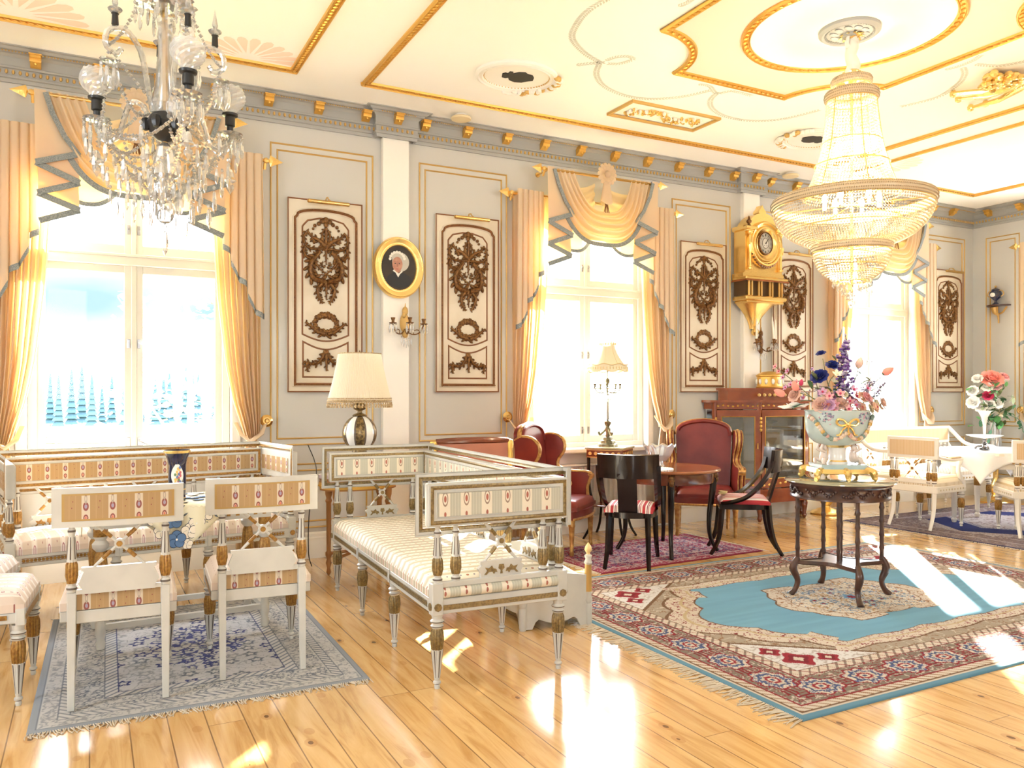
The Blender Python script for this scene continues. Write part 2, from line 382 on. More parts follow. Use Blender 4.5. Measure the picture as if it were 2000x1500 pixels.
struct(Mesh().box((XL-.2, YB-.2, ZC), (XR+.2, YW+.3, ZC+.15)).build('ceiling', CEIL, smooth=0))
# ---- walls with openings
def wall_mesh(lo, hi, opens, pl):
    """pl(u, v, w): u along, v up, w depth (0 = room face, negative = outwards)"""
    m = Mesh(); T = .3; us = [lo]
    def bx(u0, u1, v0, v1):
        a, b = pl(u0, v0, 0), pl(u1, v1, -T); m.box(a, b)
    x = lo
    for u0, u1, v0, v1 in opens:
        bx(x, u0, 0, ZC); bx(u0, u1, 0, v0); bx(u0, u1, v1, ZC); x = u1
    bx(x, hi, 0, ZC); return m
struct(wall_mesh(XL, XR+.3, [(x-WHW, x+WHW, WZ0, WZ1) for x in WX], wallpl).build('wall_back', WALL, smooth=0))
RW = (4.55, 5.85)
struct(wall_mesh(YB, YW, [(RW[0], RW[1], WZ0, WZ1)], rightpl).build('wall_right', WALL, smooth=0))
struct(wall_mesh(XL-.3, XR+.3, [(x-.35, x+.35, 1.25, 3.2) for x in BWX], lambda u, v, w: (u, YB+w, v)).build('wall_front', WALL, smooth=0))
struct(wall_mesh(YB, YW, [(1.8, 2.8, 1.0, 3.2)], lambda u, v, w: (XL+w, u, v)).build('wall_left', WALL, smooth=0))  # unseen opening, also added to fill the room with light
portal(XR+.24, sum(RW)/2, 2.0, 1.3, 2.35, (PI/2, 0, PI/2)); portal(XL-.1, 2.3, 2.1, 1.0, 2.2, (PI/2, 0, -PI/2))
# ---- pilasters, baseboard, cornice
PX = [2.36, 6.50, -1.75]
tn = [0]
def trim(m, mats, name=None, **k):
    tn[0] += 1; return struct(m.build(name or 'trim_%d' % tn[0], mats, **k))
for x in PX:
    m = Mesh(); m.box((x-.12, YW-.055, 0), (x+.12, YW+.01, 3.585), 0, bev=.006)
    m.box((x-.135, YW-.07, 0), (x+.135, YW, .26), 0, bev=.006)
    trim(m, [WALLW])
def path_with_pilasters(w):
    p = [(XR, YB), (XR, YW)]
    for x in sorted(PX, reverse=True): p += [(x+w, YW), (x+w, YW-.06), (x-w, YW-.06), (x-w, YW)]
    return p+[(XL, YW)]
ident = lambda u, v, w: (u, v, w)
cor = [(0, 3.575), (.018, 3.575), (.022, 3.60), (.034, 3.604), (.034, 3.618), (.024, 3.624), (.024, 3.668), (.036, 3.672), (.036, 3.684), (.03, 3.69), (.03, 3.75), (.05, 3.768), (.072, 3.772), (.072, 3.783), (.088, 3.786), (.104, 3.80), (.125, 3.803), (.125, 3.812)]
cornice = trim(Mesh().mould(path_with_pilasters(.165), cor, ident, 0, closed=False), [GREYB], smooth=30)
bead = Mesh()
def along(x0, x1, y, st, f):
    n = int(abs(x1-x0)/st)
    for i in range(n): f(x0+(x1-x0)*(i+.5)/n, y)
for x0, x1, y in [(-1.55, 2.19, YW), (2.2, 2.52, YW-.06), (2.53, 6.33, YW), (6.34, 6.66, YW-.06), (6.67, XR, YW)]:
    along(x0, x1, y, .042, lambda x, yy: bead.ell((x, yy-.028, 3.646), (.011, .012, .017), n=6, m=4))
    along(x0, x1, y, .02, lambda x, yy: bead.ell((x, yy-.074, 3.778), (.007, .007, .006), n=4, m=3))
for i in range(60): bead.ell((XR-.028, YW-.03-i*.042, 3.646), (.012, .011, .017), n=6, m=4)
bead.build('bead_row', GOLDP, parent=cornice)['label'] = 'small gold beads along the grey cornice'
def bracket(x, y, rz):
    m = Mesh(); m.prism([(0, 3.765), (.085, 3.765), (.085, 3.748), (.07, 3.742), (.06, 3.722), (.04, 3.712), (.02, 3.70), (0, 3.694)], -.034, .034, lambda u, v, w: (w, -u, v))
    m.box((-.04, 0, 3.764), (.04, -.095, 3.772)); m.tube([(-.036, -.052, 3.733), (.036, -.052, 3.733)], .017, 8); m.ell((0, -.05, 3.712), (.012, .014, .014), n=6, m=4)
    return m
bm0 = bracket(0, 0, 0).build('bracket', GOLD, parent=cornice); bs = []
for p in (2.36, 6.50): bs += [(p, YW-.085, 0), (p-.27, YW-.03, 0), (p+.27, YW-.03, 0)]
bs += [(2.36-.27-.405*i, YW-.03, 0) for i in range(1, 8)]+[(2.63+.405*i, YW-.03, 0) for i in range(1, 9)]+[(6.77+.405*i, YW-.03, 0) for i in range(1, 9)]
bs += [(XR-.03, YW-.25-.405*i, -PI/2) for i in range(6)]
for i, (x, y, r) in enumerate(bs):
    o = bm0 if i == 0 else bm0.copy()
    if i: COL.objects.link(o); o.parent = cornice
    o.location = (x, y, 0); o.rotation_euler = (0, 0, r)
base = [(0, 0), (.032, 0), (.032, .12), (.026, .13), (.026, .165), (.016, .175), (.016, .20), (.004, .215), (0, .215)]
struct(Mesh().mould([(XR, YW), (XL, YW)], base, ident, 0, closed=False).build('baseboard_back', WALLW))
struct(Mesh().mould([(XR, YB), (XR, YW)], base, ident, 0, closed=False).build('baseboard_right', WALLW))
# ---- double gilt wall frames
def wframe(u0, u1, v0, v1, pl):
    pr_ = [(0, 0, 0), (0, .008, 0), (.005, .013, 0), (.011, .008, 0), (.013, .002, 1), (.052, .002, 0), (.054, .008, 0), (.059, .012, 0), (.064, .007, 0), (.066, 0, 0)]
    trim(Mesh().mould([(u0, v0), (u1, v0), (u1, v1), (u0, v1)], pr_, pl), [GOLDP, GREYF], smooth=25)
GREYF = mat('frame_grey_band', (.60, .60, .56), .5)
for u0, u1 in ((1.30, 2.17), (2.59, 3.47), (5.42, 6.23), (6.62, 7.50), (9.37, 10.35), (-2.9, -1.9), (-1.62, -.62)):
    wframe(u0, u1, .94, 3.42, wallpl)
    if u0 > 0: wframe(u0, u1, .25, .79, wallpl)
for u0, u1 in ((6.54, 6.10), (4.30, 3.3), (3.1, 1.2)):
    wframe(u1, u0, .94, 3.42, rightpl); wframe(u1, u0, .25, .79, rightpl)
# ---- windows
def window(n, x, pl, hw=WHW):
    """pl(u, v, w): w < 0 outwards"""
    Wd = -.09
    fr = Mesh()
    def bar(m, u0, u1, v0, v1, w0, w1, mi=0, bev=.004): m.box(pl(u0, v0, w0), pl(u1, v1, w1), mi, bev=bev)
    a, b = x-hw, x+hw
    bar(fr, a, a+.06, WZ0, WZ1, Wd-.06, Wd+.02); bar(fr, b-.06, b, WZ0, WZ1, Wd-.06, Wd+.02)
    bar(fr, a+.002, b-.002, WZ0+.002, WZ0+.05, Wd-.058, Wd+.03); bar(fr, a+.002, b-.002, WZ1-.06, WZ1-.002, Wd-.058, Wd+.017)
    bar(fr, a+.05, b-.05, 2.345, 2.425, Wd-.06, Wd+.035)
    bar(fr, a+.05, b-.05, 2.41, 2.43, Wd, Wd+.045)
    # architrave on the room side and the sill board
    for u0, u1 in ((a-.07, a-.001), (b+.001, b+.07)): bar(fr, u0, u1, WZ0-.02, WZ1+.07, 0, .018)
    bar(fr, a-.069, b+.069, WZ1+.001, WZ1+.069, 0, .016)
    bar(fr, a-.08, b+.08, WZ0-.045, WZ0+.004, -.085, .10, bev=.01)
    w = struct(fr.build('window_%d' % n, WINP, smooth=30))
    for s in (0, 1):
        u0, u1 = (a+.05, x-.004) if s == 0 else (x+.004, b-.05)
        for v0, v1 in ((WZ0+.045, 2.35), (2.43, WZ1-.055)):
            m = Mesh(); st = .062
            bar(m, u0, u0+st, v0, v1, Wd-.045, Wd); bar(m, u1-st, u1, v0, v1, Wd-.045, Wd); bar(m, u0+.002, u1-.002, v0+.002, v0+st+.012, Wd-.043, Wd-.003); bar(m, u0+.002, u1-.002, v1-st, v1-.002, Wd-.043, Wd-.003)
            if s == 0: bar(m, x-.018, x+.018, v0, v1, Wd-.002, Wd+.012)
            sa = m.build('sash', WINP, parent=w, smooth=30)
            g = Mesh(); bar(g, u0+st-.01, u1-st+.01, v0+st, v1-st+.01, Wd-.028, Wd-.024, bev=0); g.build('pane', GLASS, parent=sa, smooth=0)
            k = -1 if s == 0 else 1
            for vz in ((1.0, 1.75) if v0 < 2 else (2.62,)):
                h = Mesh(); uc = x+k*.036
                bar(h, uc-.011, uc+.011, vz-.035, vz+.035, Wd, Wd+.006, bev=.002)
                p0 = pl(uc, vz+.01, Wd+.006); h.tube([p0, pl(uc, vz+.01, Wd+.02)], .007, 6)
                if s == 1 and v0 < 2 and n == 1: h.tube([pl(uc, vz+.01, Wd+.02), pl(uc+.04, vz-.01, Wd+.05), pl(uc+.09, vz-.035, Wd+.08)], [.006, .006, .004], 6)
                h.build('handle', STEEL, parent=sa)
            if s == 1 and v0 < 2:
                for vz in (1.05, 1.55, 2.15):
                    h = Mesh(); h.tube([pl(b-.052, vz-.03, Wd+.008), pl(b-.052, vz+.03, Wd+.008)], .007, 6); h.build('hinge', STEEL, parent=sa)
    return w
for i, x in enumerate(WX): window(i+1, x, wallpl)
window(4, sum(RW)/2, rightpl, (RW[1]-RW[0])/2)
# ================================================================ ceiling ornament
def lumps(m, pts, step, off, r, w, pl, closed=True, mi=0):
    P = [Vector(p) for p in pts]
    if closed: P.append(P[0])
    acc = 0
    for a, b in zip(P, P[1:]):
        L = (b-a).length; d = (b-a)/max(L, 1e-9); nn = Vector((-d.y, d.x)); t = step-acc if acc else step*.5
        while t < L:
            c = a+d*t+nn*off; ang = math.atan2(d.y, d.x)
            k = len(m.v); m.ell((0, 0, 0), (r*1.25, r, r*.8), mi, n=6, m=3)
            for j in range(k, len(m.v)):
                x, y, z = m.v[j]; x, y = x+y*.7, y
                m.v[j] = pl(c.x+x*math.cos(ang)-y*math.sin(ang), c.y+x*math.sin(ang)+y*math.cos(ang), w+z)
            t += step
        acc = 0
GP = [(0, 0), (0, .012), (.008, .024), (.014, .024), (.018, .014), (.05, .008), (.055, .016), (.062, .016), (.066, 0)]
def gframe(poly, closed=True, step=.045):
    m = Mesh().mould(poly, GP, ceilpl, 0, closed=closed); lumps(m, poly, step, .034, .017, .012, ceilpl, closed); return trim(m, [GOLD], smooth=30)
FY = 6.17; FY0 = 1.27
for a, b in ((-.9, 1.40), (1.89, 7.05), (7.42, 9.67)): gframe([(a, FY0), (b, FY0), (b, FY), (a, FY)])
CX, CY = 4.50, 3.72; hx, hy, sr = 1.115, 1.13, .53
star = []
for (sx, sy, a0) in ((1, 1, PI*1.5), (-1, 1, 0), (-1, -1, PI/2), (1, -1, PI)):
    c = (CX+sx*hx, CY+sy*hy)
    a1 = a0-PI/2
    pts = circ(c[0], c[1], sr, 14, a0=a0, a1=a1, end=True)
    star += pts
# order the scooped corners counter-clockwise: right-top, left-top, left-bottom, right-bottom
def star_poly():
    out = []
    for sx, sy, s0, s1 in ((1, 1, -PI/2, -PI), (-1, 1, 0, -PI/2), (-1, -1, PI/2, 0), (1, -1, PI, PI/2)):
        out += circ(CX+sx*hx, CY+sy*hy, sr, 14, a0=s0, a1=s1, end=True)
    return out
star = star_poly()
trim(Mesh().prism(star, -.005, .004, ceilpl), [PINK], smooth=0)
gframe(star, step=.05)
trim(Mesh().prism(circ(CX, CY, .645), 0, .008, ceilpl), [CEIL], smooth=0)
gframe(circ(CX, CY, .70, 64), step=.05)
# rosette above the large chandelier
m = Mesh(); q = [(0, .0), (.195, 0), (.195, .02), (.175, .035), (.16, .03), (.155, .02), (.05, .03), (.045, .05), (0, .055)]
m.lathe([(r, -z) for r, z in q], 48, at=(CX, CY, ZC-.008), caps=False)
for i in range(48): a = 2*PI*i/48; m.ell((CX+.15*math.cos(a), CY+.15*math.sin(a), ZC-.033), .006, n=5, m=4)
for i in range(10):
    a = 2*PI*i/10; m.ell((CX+.10*math.cos(a), CY+.10*math.sin(a), ZC-.035), (.034, .024, .012), n=8, m=5, T=None)
tag(m.build('ceiling_rosette', GREYB), 'round grey-blue plaster rosette on the ceiling above the large crystal chandelier', 'ceiling rosette')
m = Mesh(); m.lathe([(0, 0), (.13, 0), (.13, -.02), (.09, -.035), (.04, -.04), (0, -.045)], 32, at=(.284, 3.72, ZC), caps=False)
tag(m.build('ceiling_rosette', GREYB), 'small round plaster rosette above the open-armed crystal chandelier', 'ceiling rosette')
# oval cameos
sil = [(-.135, .0), (-.11, .045), (-.075, .05), (-.06, .035), (-.03, .065), (.03, .08), (.085, .065), (.12, .03), (.15, .01), (.13, -.03), (.10, -.055), (.05, -.06), (.02, -.075), (-.03, -.06), (-.055, -.03), (-.075, -.05), (-.10, -.045), (-.095, -.015), (-.12, -.02)]
def medallion(cx, cy, lab, k):
    t = thing('ceiling_medallion', lab, 'medallion', (cx, cy, ZC), group=None)
    dn = lambda u, v, w: (u, v, -w)
    m = Mesh(); m.prism(circ(0, 0, .27, 48, ry=.235), 0, .012, dn, 0)
    m.mould(circ(0, 0, .325, 48, ry=.28), [(0, 0), (0, .02), (.02, .03), (.03, .018), (.045, .018), (.05, .028), (.06, .024), (.064, .01)], dn, 0)
    m.build('oval_frame', WALLW, parent=t); 
    b = Mesh(); lumps(b, circ(0, 0, .262, 60, ry=.222), .022, 0, .007, .016, dn); b.build('bead_border', GOLDP, parent=t)
    Mesh().prism([(x*k*.95, y*1.3-.01) for x, y in (sil if k > 0 else sil[::-1])], .012, .018, dn, 0).build('silhouette', mat('silhouette_black', (.012, .01, .01), .6), parent=t, smooth=0)['label'] = 'black painted head silhouette'
    g = Mesh(); rnd = random.Random(3)
    for i in range(34):
        a = (-.55+2.0*i/33) if k > 0 else (PI-1.2+2.0*i/33); r = .33+rnd.uniform(-.02, .025)
        g.ell((r*math.cos(a), r*.86*math.sin(a), -.025), (rnd.uniform(.018, .034), rnd.uniform(.016, .03), .022), 0 if rnd.random() < .6 else 1, n=7, m=5)
    g.build('flower_garland', [WALLW, GOLDP], parent=t)
medallion(2.90, 5.45, 'oval ceiling medallion with a black head silhouette, nearer of the two, in full view', 1)
medallion(6.14, 5.49, 'oval ceiling medallion with a black head silhouette half hidden behind the large chandelier', -1)
# oblong relief
t = thing('ceiling_relief', 'oblong framed ceiling panel with gilded flower garland relief', 'ceiling relief', (4.47, 5.64, ZC))
dn = lambda u, v, w: (u, v, -w)
Mesh().mould([(-.48, -.19), (.48, -.19), (.48, .19), (-.48, .19)], [(0, 0), (0, .022), (.02, .022), (.024, .005)], dn).build('frame', GOLDP, parent=t, smooth=20)
g = Mesh(); rnd = random.Random(5)
for i in range(90):
    x = rnd.uniform(-.36, .36); y = .035*math.sin(x*13)+rnd.gauss(0, .03); g.ell((x, y, -.015), (rnd.uniform(.01, .026), rnd.uniform(.01, .022), .02), 0 if rnd.random() < .7 else 1, n=6, m=4)
g.build('flower_relief', [GOLDB, WALLW], parent=t)
# painted laurel chains, fans
GARL = mat('painted_grey_green', (.60, .61, .55), .7); PALEP = mat('painted_pale_pink', (.93, .74, .64), .7)
def laurel(pix, n=7, col=GARL, s=.035):
    P = [Vector(atz(x, y, ZC)) for x, y in pix]; P = cubic(P, 40); m = Mesh(); acc = 0
    for a, b in zip(P, P[1:]):
        acc += (b-a).length
        if acc > s*.62:
            acc = 0; d = (b-a).normalized(); nn = Vector((-d.y, d.x, 0))
            for k in (-1, 1):
                e = d*.8+nn*k*.75; f = Vector((-e.y, e.x, 0)); q = [a, a+e*s*.5+f*s*.2, a+e*s, a+e*s*.5-f*s*.2]
                m.add([(p.x, p.y, ZC-.002) for p in q]+[(p.x, p.y, ZC-.0005) for p in q], [(3, 2, 1, 0), (0, 1, 5, 4), (1, 2, 6, 5), (2, 3, 7, 6), (3, 0, 4, 7)])
    trim(m, [col], smooth=0)
laurel([(1200, -10), (1150, 20), (1125, 50), (1118, 75), (1140, 102), (1172, 122)]); laurel([(1120, 128), (1150, 124), (1178, 122)])
laurel([(1172, 122), (1165, 145), (1180, 168), (1220, 186), (1270, 193), (1330, 189), (1385, 177)]); laurel([(1405, 178), (1388, 195), (1392, 213), (1420, 228), (1470, 236), (1530, 232), (1600, 215)])
laurel([(1880, 130), (1884, 145), (1870, 165), (1830, 190), (1760, 208)]); laurel([(1900, 125), (1950, 128), (2000, 120)])
for pts in ([(1180, 120), (1200, 112), (1225, 110), (1235, 116), (1210, 124), (1188, 124)], [(1360, 164), (1385, 168), (1400, 182), (1430, 178), (1465, 186)], [(1840, 137), (1870, 130), (1900, 118), (1915, 108)], [(1320, 14), (1340, 6), (1352, -2)]):
    laurel(pts, s=.03)
def fan(cx, cy, r, a0, a1, n=9):
    m = Mesh()
    for i in range(n):
        a = a0+(a1-a0)*(i+.5)/n; d = (a1-a0)/n*.42
        q = [(cx+r*.25*math.cos(a), cy+r*.25*math.sin(a)), (cx+r*.85*math.cos(a-d), cy+r*.85*math.sin(a-d)), (cx+r*.96*math.cos(a-d*.6), cy+r*.96*math.sin(a-d*.6)), (cx+r*math.cos(a), cy+r*math.sin(a)), (cx+r*.96*math.cos(a+d*.6), cy+r*.96*math.sin(a+d*.6)), (cx+r*.85*math.cos(a+d), cy+r*.85*math.sin(a+d))]
        m.prism(q, .0003, .002, ceilpl)
    trim(m, [PALEP], smooth=0)
fan(1.02, 6.08, .36, PI, 2*PI, 11); fan(-.42, 6.05, .42, PI*.9, 2*PI*1.02, 11); fan(7.55, 5.75, .34, -PI/2, PI/2, 9)
# gilded trophy relief
t = thing('gilded_trophy', 'gilded relief of trumpets and torches with scrolls on the ceiling at the right', 'ceiling relief', (0, 0, 0))
g = Mesh(); zt = ZC-.04
def cp(x, y, dz=0): p = atz(x, y, ZC-.04); return (p[0], p[1], ZC-.03-dz)
for a, b, r0, r1 in (((1862, 186), (1975, 162), .022, .03), ((1872, 196), (1990, 170), .014, .02), ((1896, 213), (2005, 168), .014, .03), ((1905, 190), (2020, 150), .02, .03), ((1925, 205), (1990, 165), .01, .016)):
    g.tube([cp(*a), cp((a[0]+b[0])/2, (a[1]+b[1])/2, .03), cp(*b)], [r0, (r0+r1)/2, r1], 7)
    g.ell(cp(*a), .03, n=7, m=5)
rnd = random.Random(9)
for i in range(34):
    g.ell(cp(1925+rnd.uniform(0, 75), 158+rnd.uniform(-14, 12), rnd.uniform(0, .04)), (rnd.uniform(.02, .045), rnd.uniform(.02, .045), .03), n=7, m=5)
for k in (1935, 1985): 
    c = cp(k, 152+(-6 if k > 1950 else 4), .05)
    for i in range(9): a = 2*PI*i/9; g.ell((c[0]+.06*math.cos(a), c[1]+.06*math.sin(a), c[2]), (.03, .03, .02), n=6, m=4)
g.build('relief', GOLDB, parent=t)
# air vents near the cornice
for (px, py), lab in (((898, 231), 'round cream ceiling air vent above the left window bay, nearer one'), ((1540, 343), 'round cream ceiling air vent beside the large chandelier')):
    p = atz(px, py, ZC-.02); t = thing('air_vent', lab, 'air vent', (p[0], p[1]-.03, ZC), group=None)
    Mesh().lathe([(0, 0), (.055, 0), (.055, -.02), (0, -.02)], 24, caps=False).build('neck', WALLW, parent=t)
    Mesh().lathe([(0, -.022), (.085, -.022), (.09, -.03), (.085, -.042), (.03, -.048), (0, -.048)], 32, caps=False).build('disc', mat('vent_cream', (.80, .68, .42), .4), parent=t)
# ================================================================ outside
GRASS = mat('far_field', (.30, .33, .13), .9, noise=(.02, (.38, .36, .14)))
struct(Mesh().box((-500, 8.5, -4.6), (700, 900, -4.5)).build('trim_ground', GRASS, smooth=0)).name = 'ground'
FOL = mat('spruce_foliage', (.02, .055, .08), .9); FOL2 = mat('pale_leaves', (.42, .46, .20), .8); BARK = mat('pale_bark', (.6, .58, .52), .8)
m = Mesh(); rnd = random.Random(2)
for k in range(9): m.lathe([(0, 9.8-k*.95), (.42+.15*k, 8.0-k*.95), (.30+.13*k, 8.1-k*.95)], 9, caps=False)
t0 = thing('spruce_tree', '', 'tree', (0, 0, 0)); m.build('foliage', FOL, parent=t0, smooth=0); Mesh().lathe([(.18, -.2), (.12, 3)], 7).build('trunk', BARK, parent=t0)
for i in range(26):
    o = t0 if i == 0 else dup(t0, (0, 0, 0), 0)
    sc = rnd.uniform(.75, 1.15); o.location = (-14+i*1.6+rnd.uniform(-.1, .1), 150+(i % 3)*6, -4.5); o.scale = (sc*.8, sc*.8, sc)
    tag(o, 'dark bluish spruce in the tree line across the field', None, 'spruces beyond the field')
def leafy(name, lab, loc, h, r, n, seed, trunk=True, cat='tree', leaf=.16):
    t = thing(name, lab, cat, loc); rnd = random.Random(seed); m = Mesh()
    for i in range(n):
        a = rnd.uniform(0, 2*PI); e = rnd.random()**.5; z = h*(.25+.75*rnd.random()) if trunk else h*rnd.random()
        rr = r*e*math.sin(min(1, (1.08-z/h)*1.6+.15)*PI/2)
        c = Vector((rr*math.cos(a), rr*math.sin(a), z)); q = leaf*rnd.uniform(.6, 1.3)
        T = Matrix.Translation(c) @ Matrix.Rotation(rnd.uniform(0, 6), 4, 'Z') @ Matrix.Rotation(rnd.uniform(0, 3), 4, 'X')
        m.add([(-q, 0, 0), (0, -q*.5, 0), (q, 0, 0), (0, q*.5, 0)], [(0, 1, 2, 3)], 0, T)
    m.build('foliage', FOL2, parent=t, smooth=0)
    if trunk:
        b = Mesh(); b.tube([(0, 0, -.1), (.1, 0, h*.5), (0, .1, h*.95)], [.16, .1, .02], 7)
        for i in range(9):
            a = i*2.4; z = h*(.3+.07*i); b.tube([(0, 0, z), (r*.5*math.cos(a), r*.5*math.sin(a), z+h*.14), (r*.8*math.cos(a), r*.8*math.sin(a), z+h*.24)], [.06, .03, .01], 5)
        b.build('trunk', BARK, parent=t)
leafy('birch_tree', 'pale birch seen through the right sash of the leftmost window', (2.6, 26, -4.5), 10.5, 2.4, 1500, 1)
leafy('birch_tree', 'pale leafy tree seen through the left sash of the middle window', (13.6, 24, -4.5), 9, 3.0, 1500, 4)
leafy('birch_tree', 'pale leafy tree seen through the right sash of the middle window', (20.5, 24, -4.5), 8.5, 2.6, 1300, 5)
leafy('garden_bush', 'yellow-green bush low outside the leftmost window, right of its mullion', (4.2, 22, -4.5), 3.4, 2.6, 900, 6, False, 'bush')
leafy('garden_bush', 'small bush at the field edge left of the window mullion', (-2.0, 60, -4.5), 3.0, 4, 500, 7, False, 'bush', .4)
for z, lab in ((-.75, 'upper overhead wire crossing the field outside'), (-1.35, 'lower overhead wire crossing the field outside')):
    tag(Mesh().tube([(-30, 42, z+.2), (0, 40, z-.1), (40, 38, z-.4)], .025, 5).build('overhead_wire', BLACK), lab, 'wire')
# ================================================================ carved panels on the window wall
def carved_panel():
    t = thing('carved_panel', '', 'wall panel')
    pl = lambda u, v, w: (u, -w, v)
    def q(x, y): return ((x-340)*.00119, (1455-y)*.001137)
    b = Mesh(); b.box((-.315, 0, 0), (.315, -.028, 1.6), 0, bev=.004)
    b.mould([(-.315, 0), (.315, 0), (.315, 1.6), (-.315, 1.6)], [(0, .026, 1), (0, .036, 1), (.006, .036, 1), (.010, .028, 0)], pl)
    b.build('board', [CREAM, BROWN], parent=t)
    # raised arched moulding
    def arch(hw, y0, y1, rise, n=14): return [(-hw, y0), (hw, y0), (hw, y1)]+[(hw*math.cos(PI*i/n)*.93, y1+.02+(rise-.02)*math.sin(PI*i/n)**.8) for i in range(0, n+1)]+[(-hw, y1)]
    m = Mesh(); A = arch(.268, .055, 1.44, .085)
    m.mould(A, [(-.012, .028), (-.006, .038), (0, .045, 1), (.014, .05, 1), (.022, .04), (.03, .03)], pl, 0); lumps(m, A, .016, .007, .006, .047, pl, mi=2)
    m.build('raised_moulding', [CREAM, BROWN, BRONZE], parent=t)
    m = Mesh(); up = [(-.195, .48)]+[(-.195+.39*i/12, .48-.055*math.sin(PI*i/12)) for i in range(1, 12)]+[(.195, .48), (.195, 1.37), (.185, 1.385), (.15, 1.425), (.12, 1.432), (.05, 1.45), (-.05, 1.45), (-.12, 1.432), (-.15, 1.425), (-.185, 1.385), (-.195, 1.37)]
    lo = [(-.19, .125), (.19, .125), (.19, .42)]+[(.19-.38*i/12, .42-.062*math.sin(PI*i/12)) for i in range(1, 12)]+[(-.19, .42)]
    for P in (up, lo): m.mould(P, [(-.006, .028), (-.002, .034), (.004, .034), (.008, .028)], pl, 0)
    m.build('field_border', BROWN, parent=t)
    def orn(m, pts, r0=.016, r1=.006, lob=True, mirror=True, seed=1):
        rnd = random.Random(seed)
        for k in ((1, -1) if mirror else (1,)):
            P = [Vector((q(x, y)[0]*k, 0, q(x, y)[1])) for x, y in pts]; C = cubic(P, 6); N = len(C)
            R = [lerp(r0, r1, i/(N-1)) for i in range(N)]
            m.tube([(c.x, -.032-R[i]*.7, c.z) for i, c in enumerate(C)], R, 6, 0)
            if lob:
                for i in range(1, N-1, 2):
                    d = (C[i+1]-C[i-1]).normalized(); nn = Vector((-d.z, 0, d.x)); s_ = 1 if (i//2) % 2 else -1
                    c = C[i]+nn*R[i]*1.3*s_
                    a = math.atan2((nn*s_+d*.8).z, (nn*s_+d*.8).x)
                    T = Matrix.Translation((c.x, -.034, c.z)) @ Matrix.Rotation(-a, 4, 'Y')
                    m.ell((0, 0, 0), (R[i]*1.5, R[i]*.9, R[i]*.7), 0, T, n=6, m=4)
    o1 = Mesh()
    for x, y, r in ((340, 190, .026), (312, 202, .022), (368, 202, .022), (290, 222, .018), (390, 222, .018), (262, 238, .016), (418, 238, .016), (250, 262, .012), (430, 262, .012), (340, 225, .022), (340, 250, .014), (340, 390, .035), (312, 372, .02), (368, 372, .02), (340, 655, .03), (320, 640, .022), (360, 640, .022), (345, 680, .018)):
        u, v = q(x, y); o1.ell((u, -.036, v), (r, .014, r), n=8, m=5)
    orn(o1, [(340, 250), (340, 320), (340, 390)], .014, .012, False, False); orn(o1, [(340, 400), (340, 460), (342, 520)], .015, .003, True, False)
    orn(o1, [(328, 260), (312, 300), (322, 350), (335, 385)], .008, .012); orn(o1, [(345, 395), (290, 345), (240, 320), (205, 275)], .020, .008)
    orn(o1, [(200, 290), (185, 330), (198, 385), (240, 408), (320, 402)], .010, .013); orn(o1, [(240, 330), (262, 360), (230, 350)], .010, .005)
    orn(o1, [(192, 395), (186, 440), (215, 475), (255, 470), (272, 440), (300, 415)], .013, .011); orn(o1, [(300, 425), (262, 490), (290, 540), (325, 575), (352, 592)], .015, .004)
    orn(o1, [(330, 540), (305, 515), (322, 500)], .009, .004); orn(o1, [(305, 592), (340, 596), (360, 592)], .005, .004, False)
    orn(o1, [(262, 470), (232, 520), (232, 585), (262, 630), (330, 645)], .022, .024, seed=4); orn(o1, [(312, 660), (280, 700), (288, 750), (300, 775), (318, 805)], .018, .008)
    orn(o1, [(342, 670), (342, 715), (344, 778)], .016, .004, True, False)
    o1.build('trophy_carving', BRONZE, parent=t, smooth=60)['label'] = 'brown-gold carved trophy of scrolls and wreath'
    o2 = Mesh(); P = [(340+78*math.cos(a), 955-66*math.sin(a)) for a in [2*PI*i/24 for i in range(24)]]
    for i, (x, y) in enumerate(P):
        u, v = q(x, y); r = .017+.009*math.sin(i*.26+PI)**2+(.006 if i % 2 else 0); a = 2*PI*i/24+.6
        o2.ell((0, 0, 0), (r*1.2, .013, r*.8), 0, Matrix.Translation((u, -.034, v)) @ Matrix.Rotation(-a, 4, 'Y'), n=6, m=4)
    orn(o2, [(330, 1030), (275, 1010), (235, 975), (195, 945)], .019, .009)
    for x in (320, 362): u, v = q(x, 900); o2.ell((u, -.036, v), (.022, .014, .016), n=7, m=5)
    o2.build('wreath_carving', BRONZE, parent=t, smooth=60)
    o3 = Mesh()
    for x, y, r in ((340, 1160, .026), (322, 1178, .018), (358, 1178, .018)): u, v = q(x, y); o3.ell((u, -.036, v), (r, .014, r), n=8, m=5)
    orn(o3, [(340, 1175), (342, 1230), (344, 1300)], .019, .006, True, False); orn(o3, [(325, 1180), (300, 1225), (260, 1250), (205, 1238)], .015, .013); orn(o3, [(205, 1235), (208, 1270), (212, 1308)], .017, .006)
    o3.build('garland_carving', BRONZE, parent=t, smooth=60)
    return t
def picture_light():
    t = thing('picture_light', '', 'picture light')
    m = Mesh(); m.tube([(-.17, -.10, 0), (.17, -.10, 0)], .017, 12); 
    for s in (-1, 1): m.ell((s*.172, -.10, 0), (.006, .014, .014), n=8, m=5)
    m.build('lamp_tube', BRASS, parent=t)
    a = Mesh(); a.tube([(0, 0, .02), (0, -.03, .055), (0, -.07, .05), (0, -.10, .017)], .005, 6)
    a.tube([(-.03, -.09, .015), (-.01, -.075, .045), (.02, -.09, .02)], .003, 5); a.build('bracket_arm', GOLDP, parent=t); return t
cp0 = carved_panel(); pl0 = picture_light(); cp0['group'] = 'carved panels on the window wall'; pl0['group'] = 'brass picture lights over the carved panels'
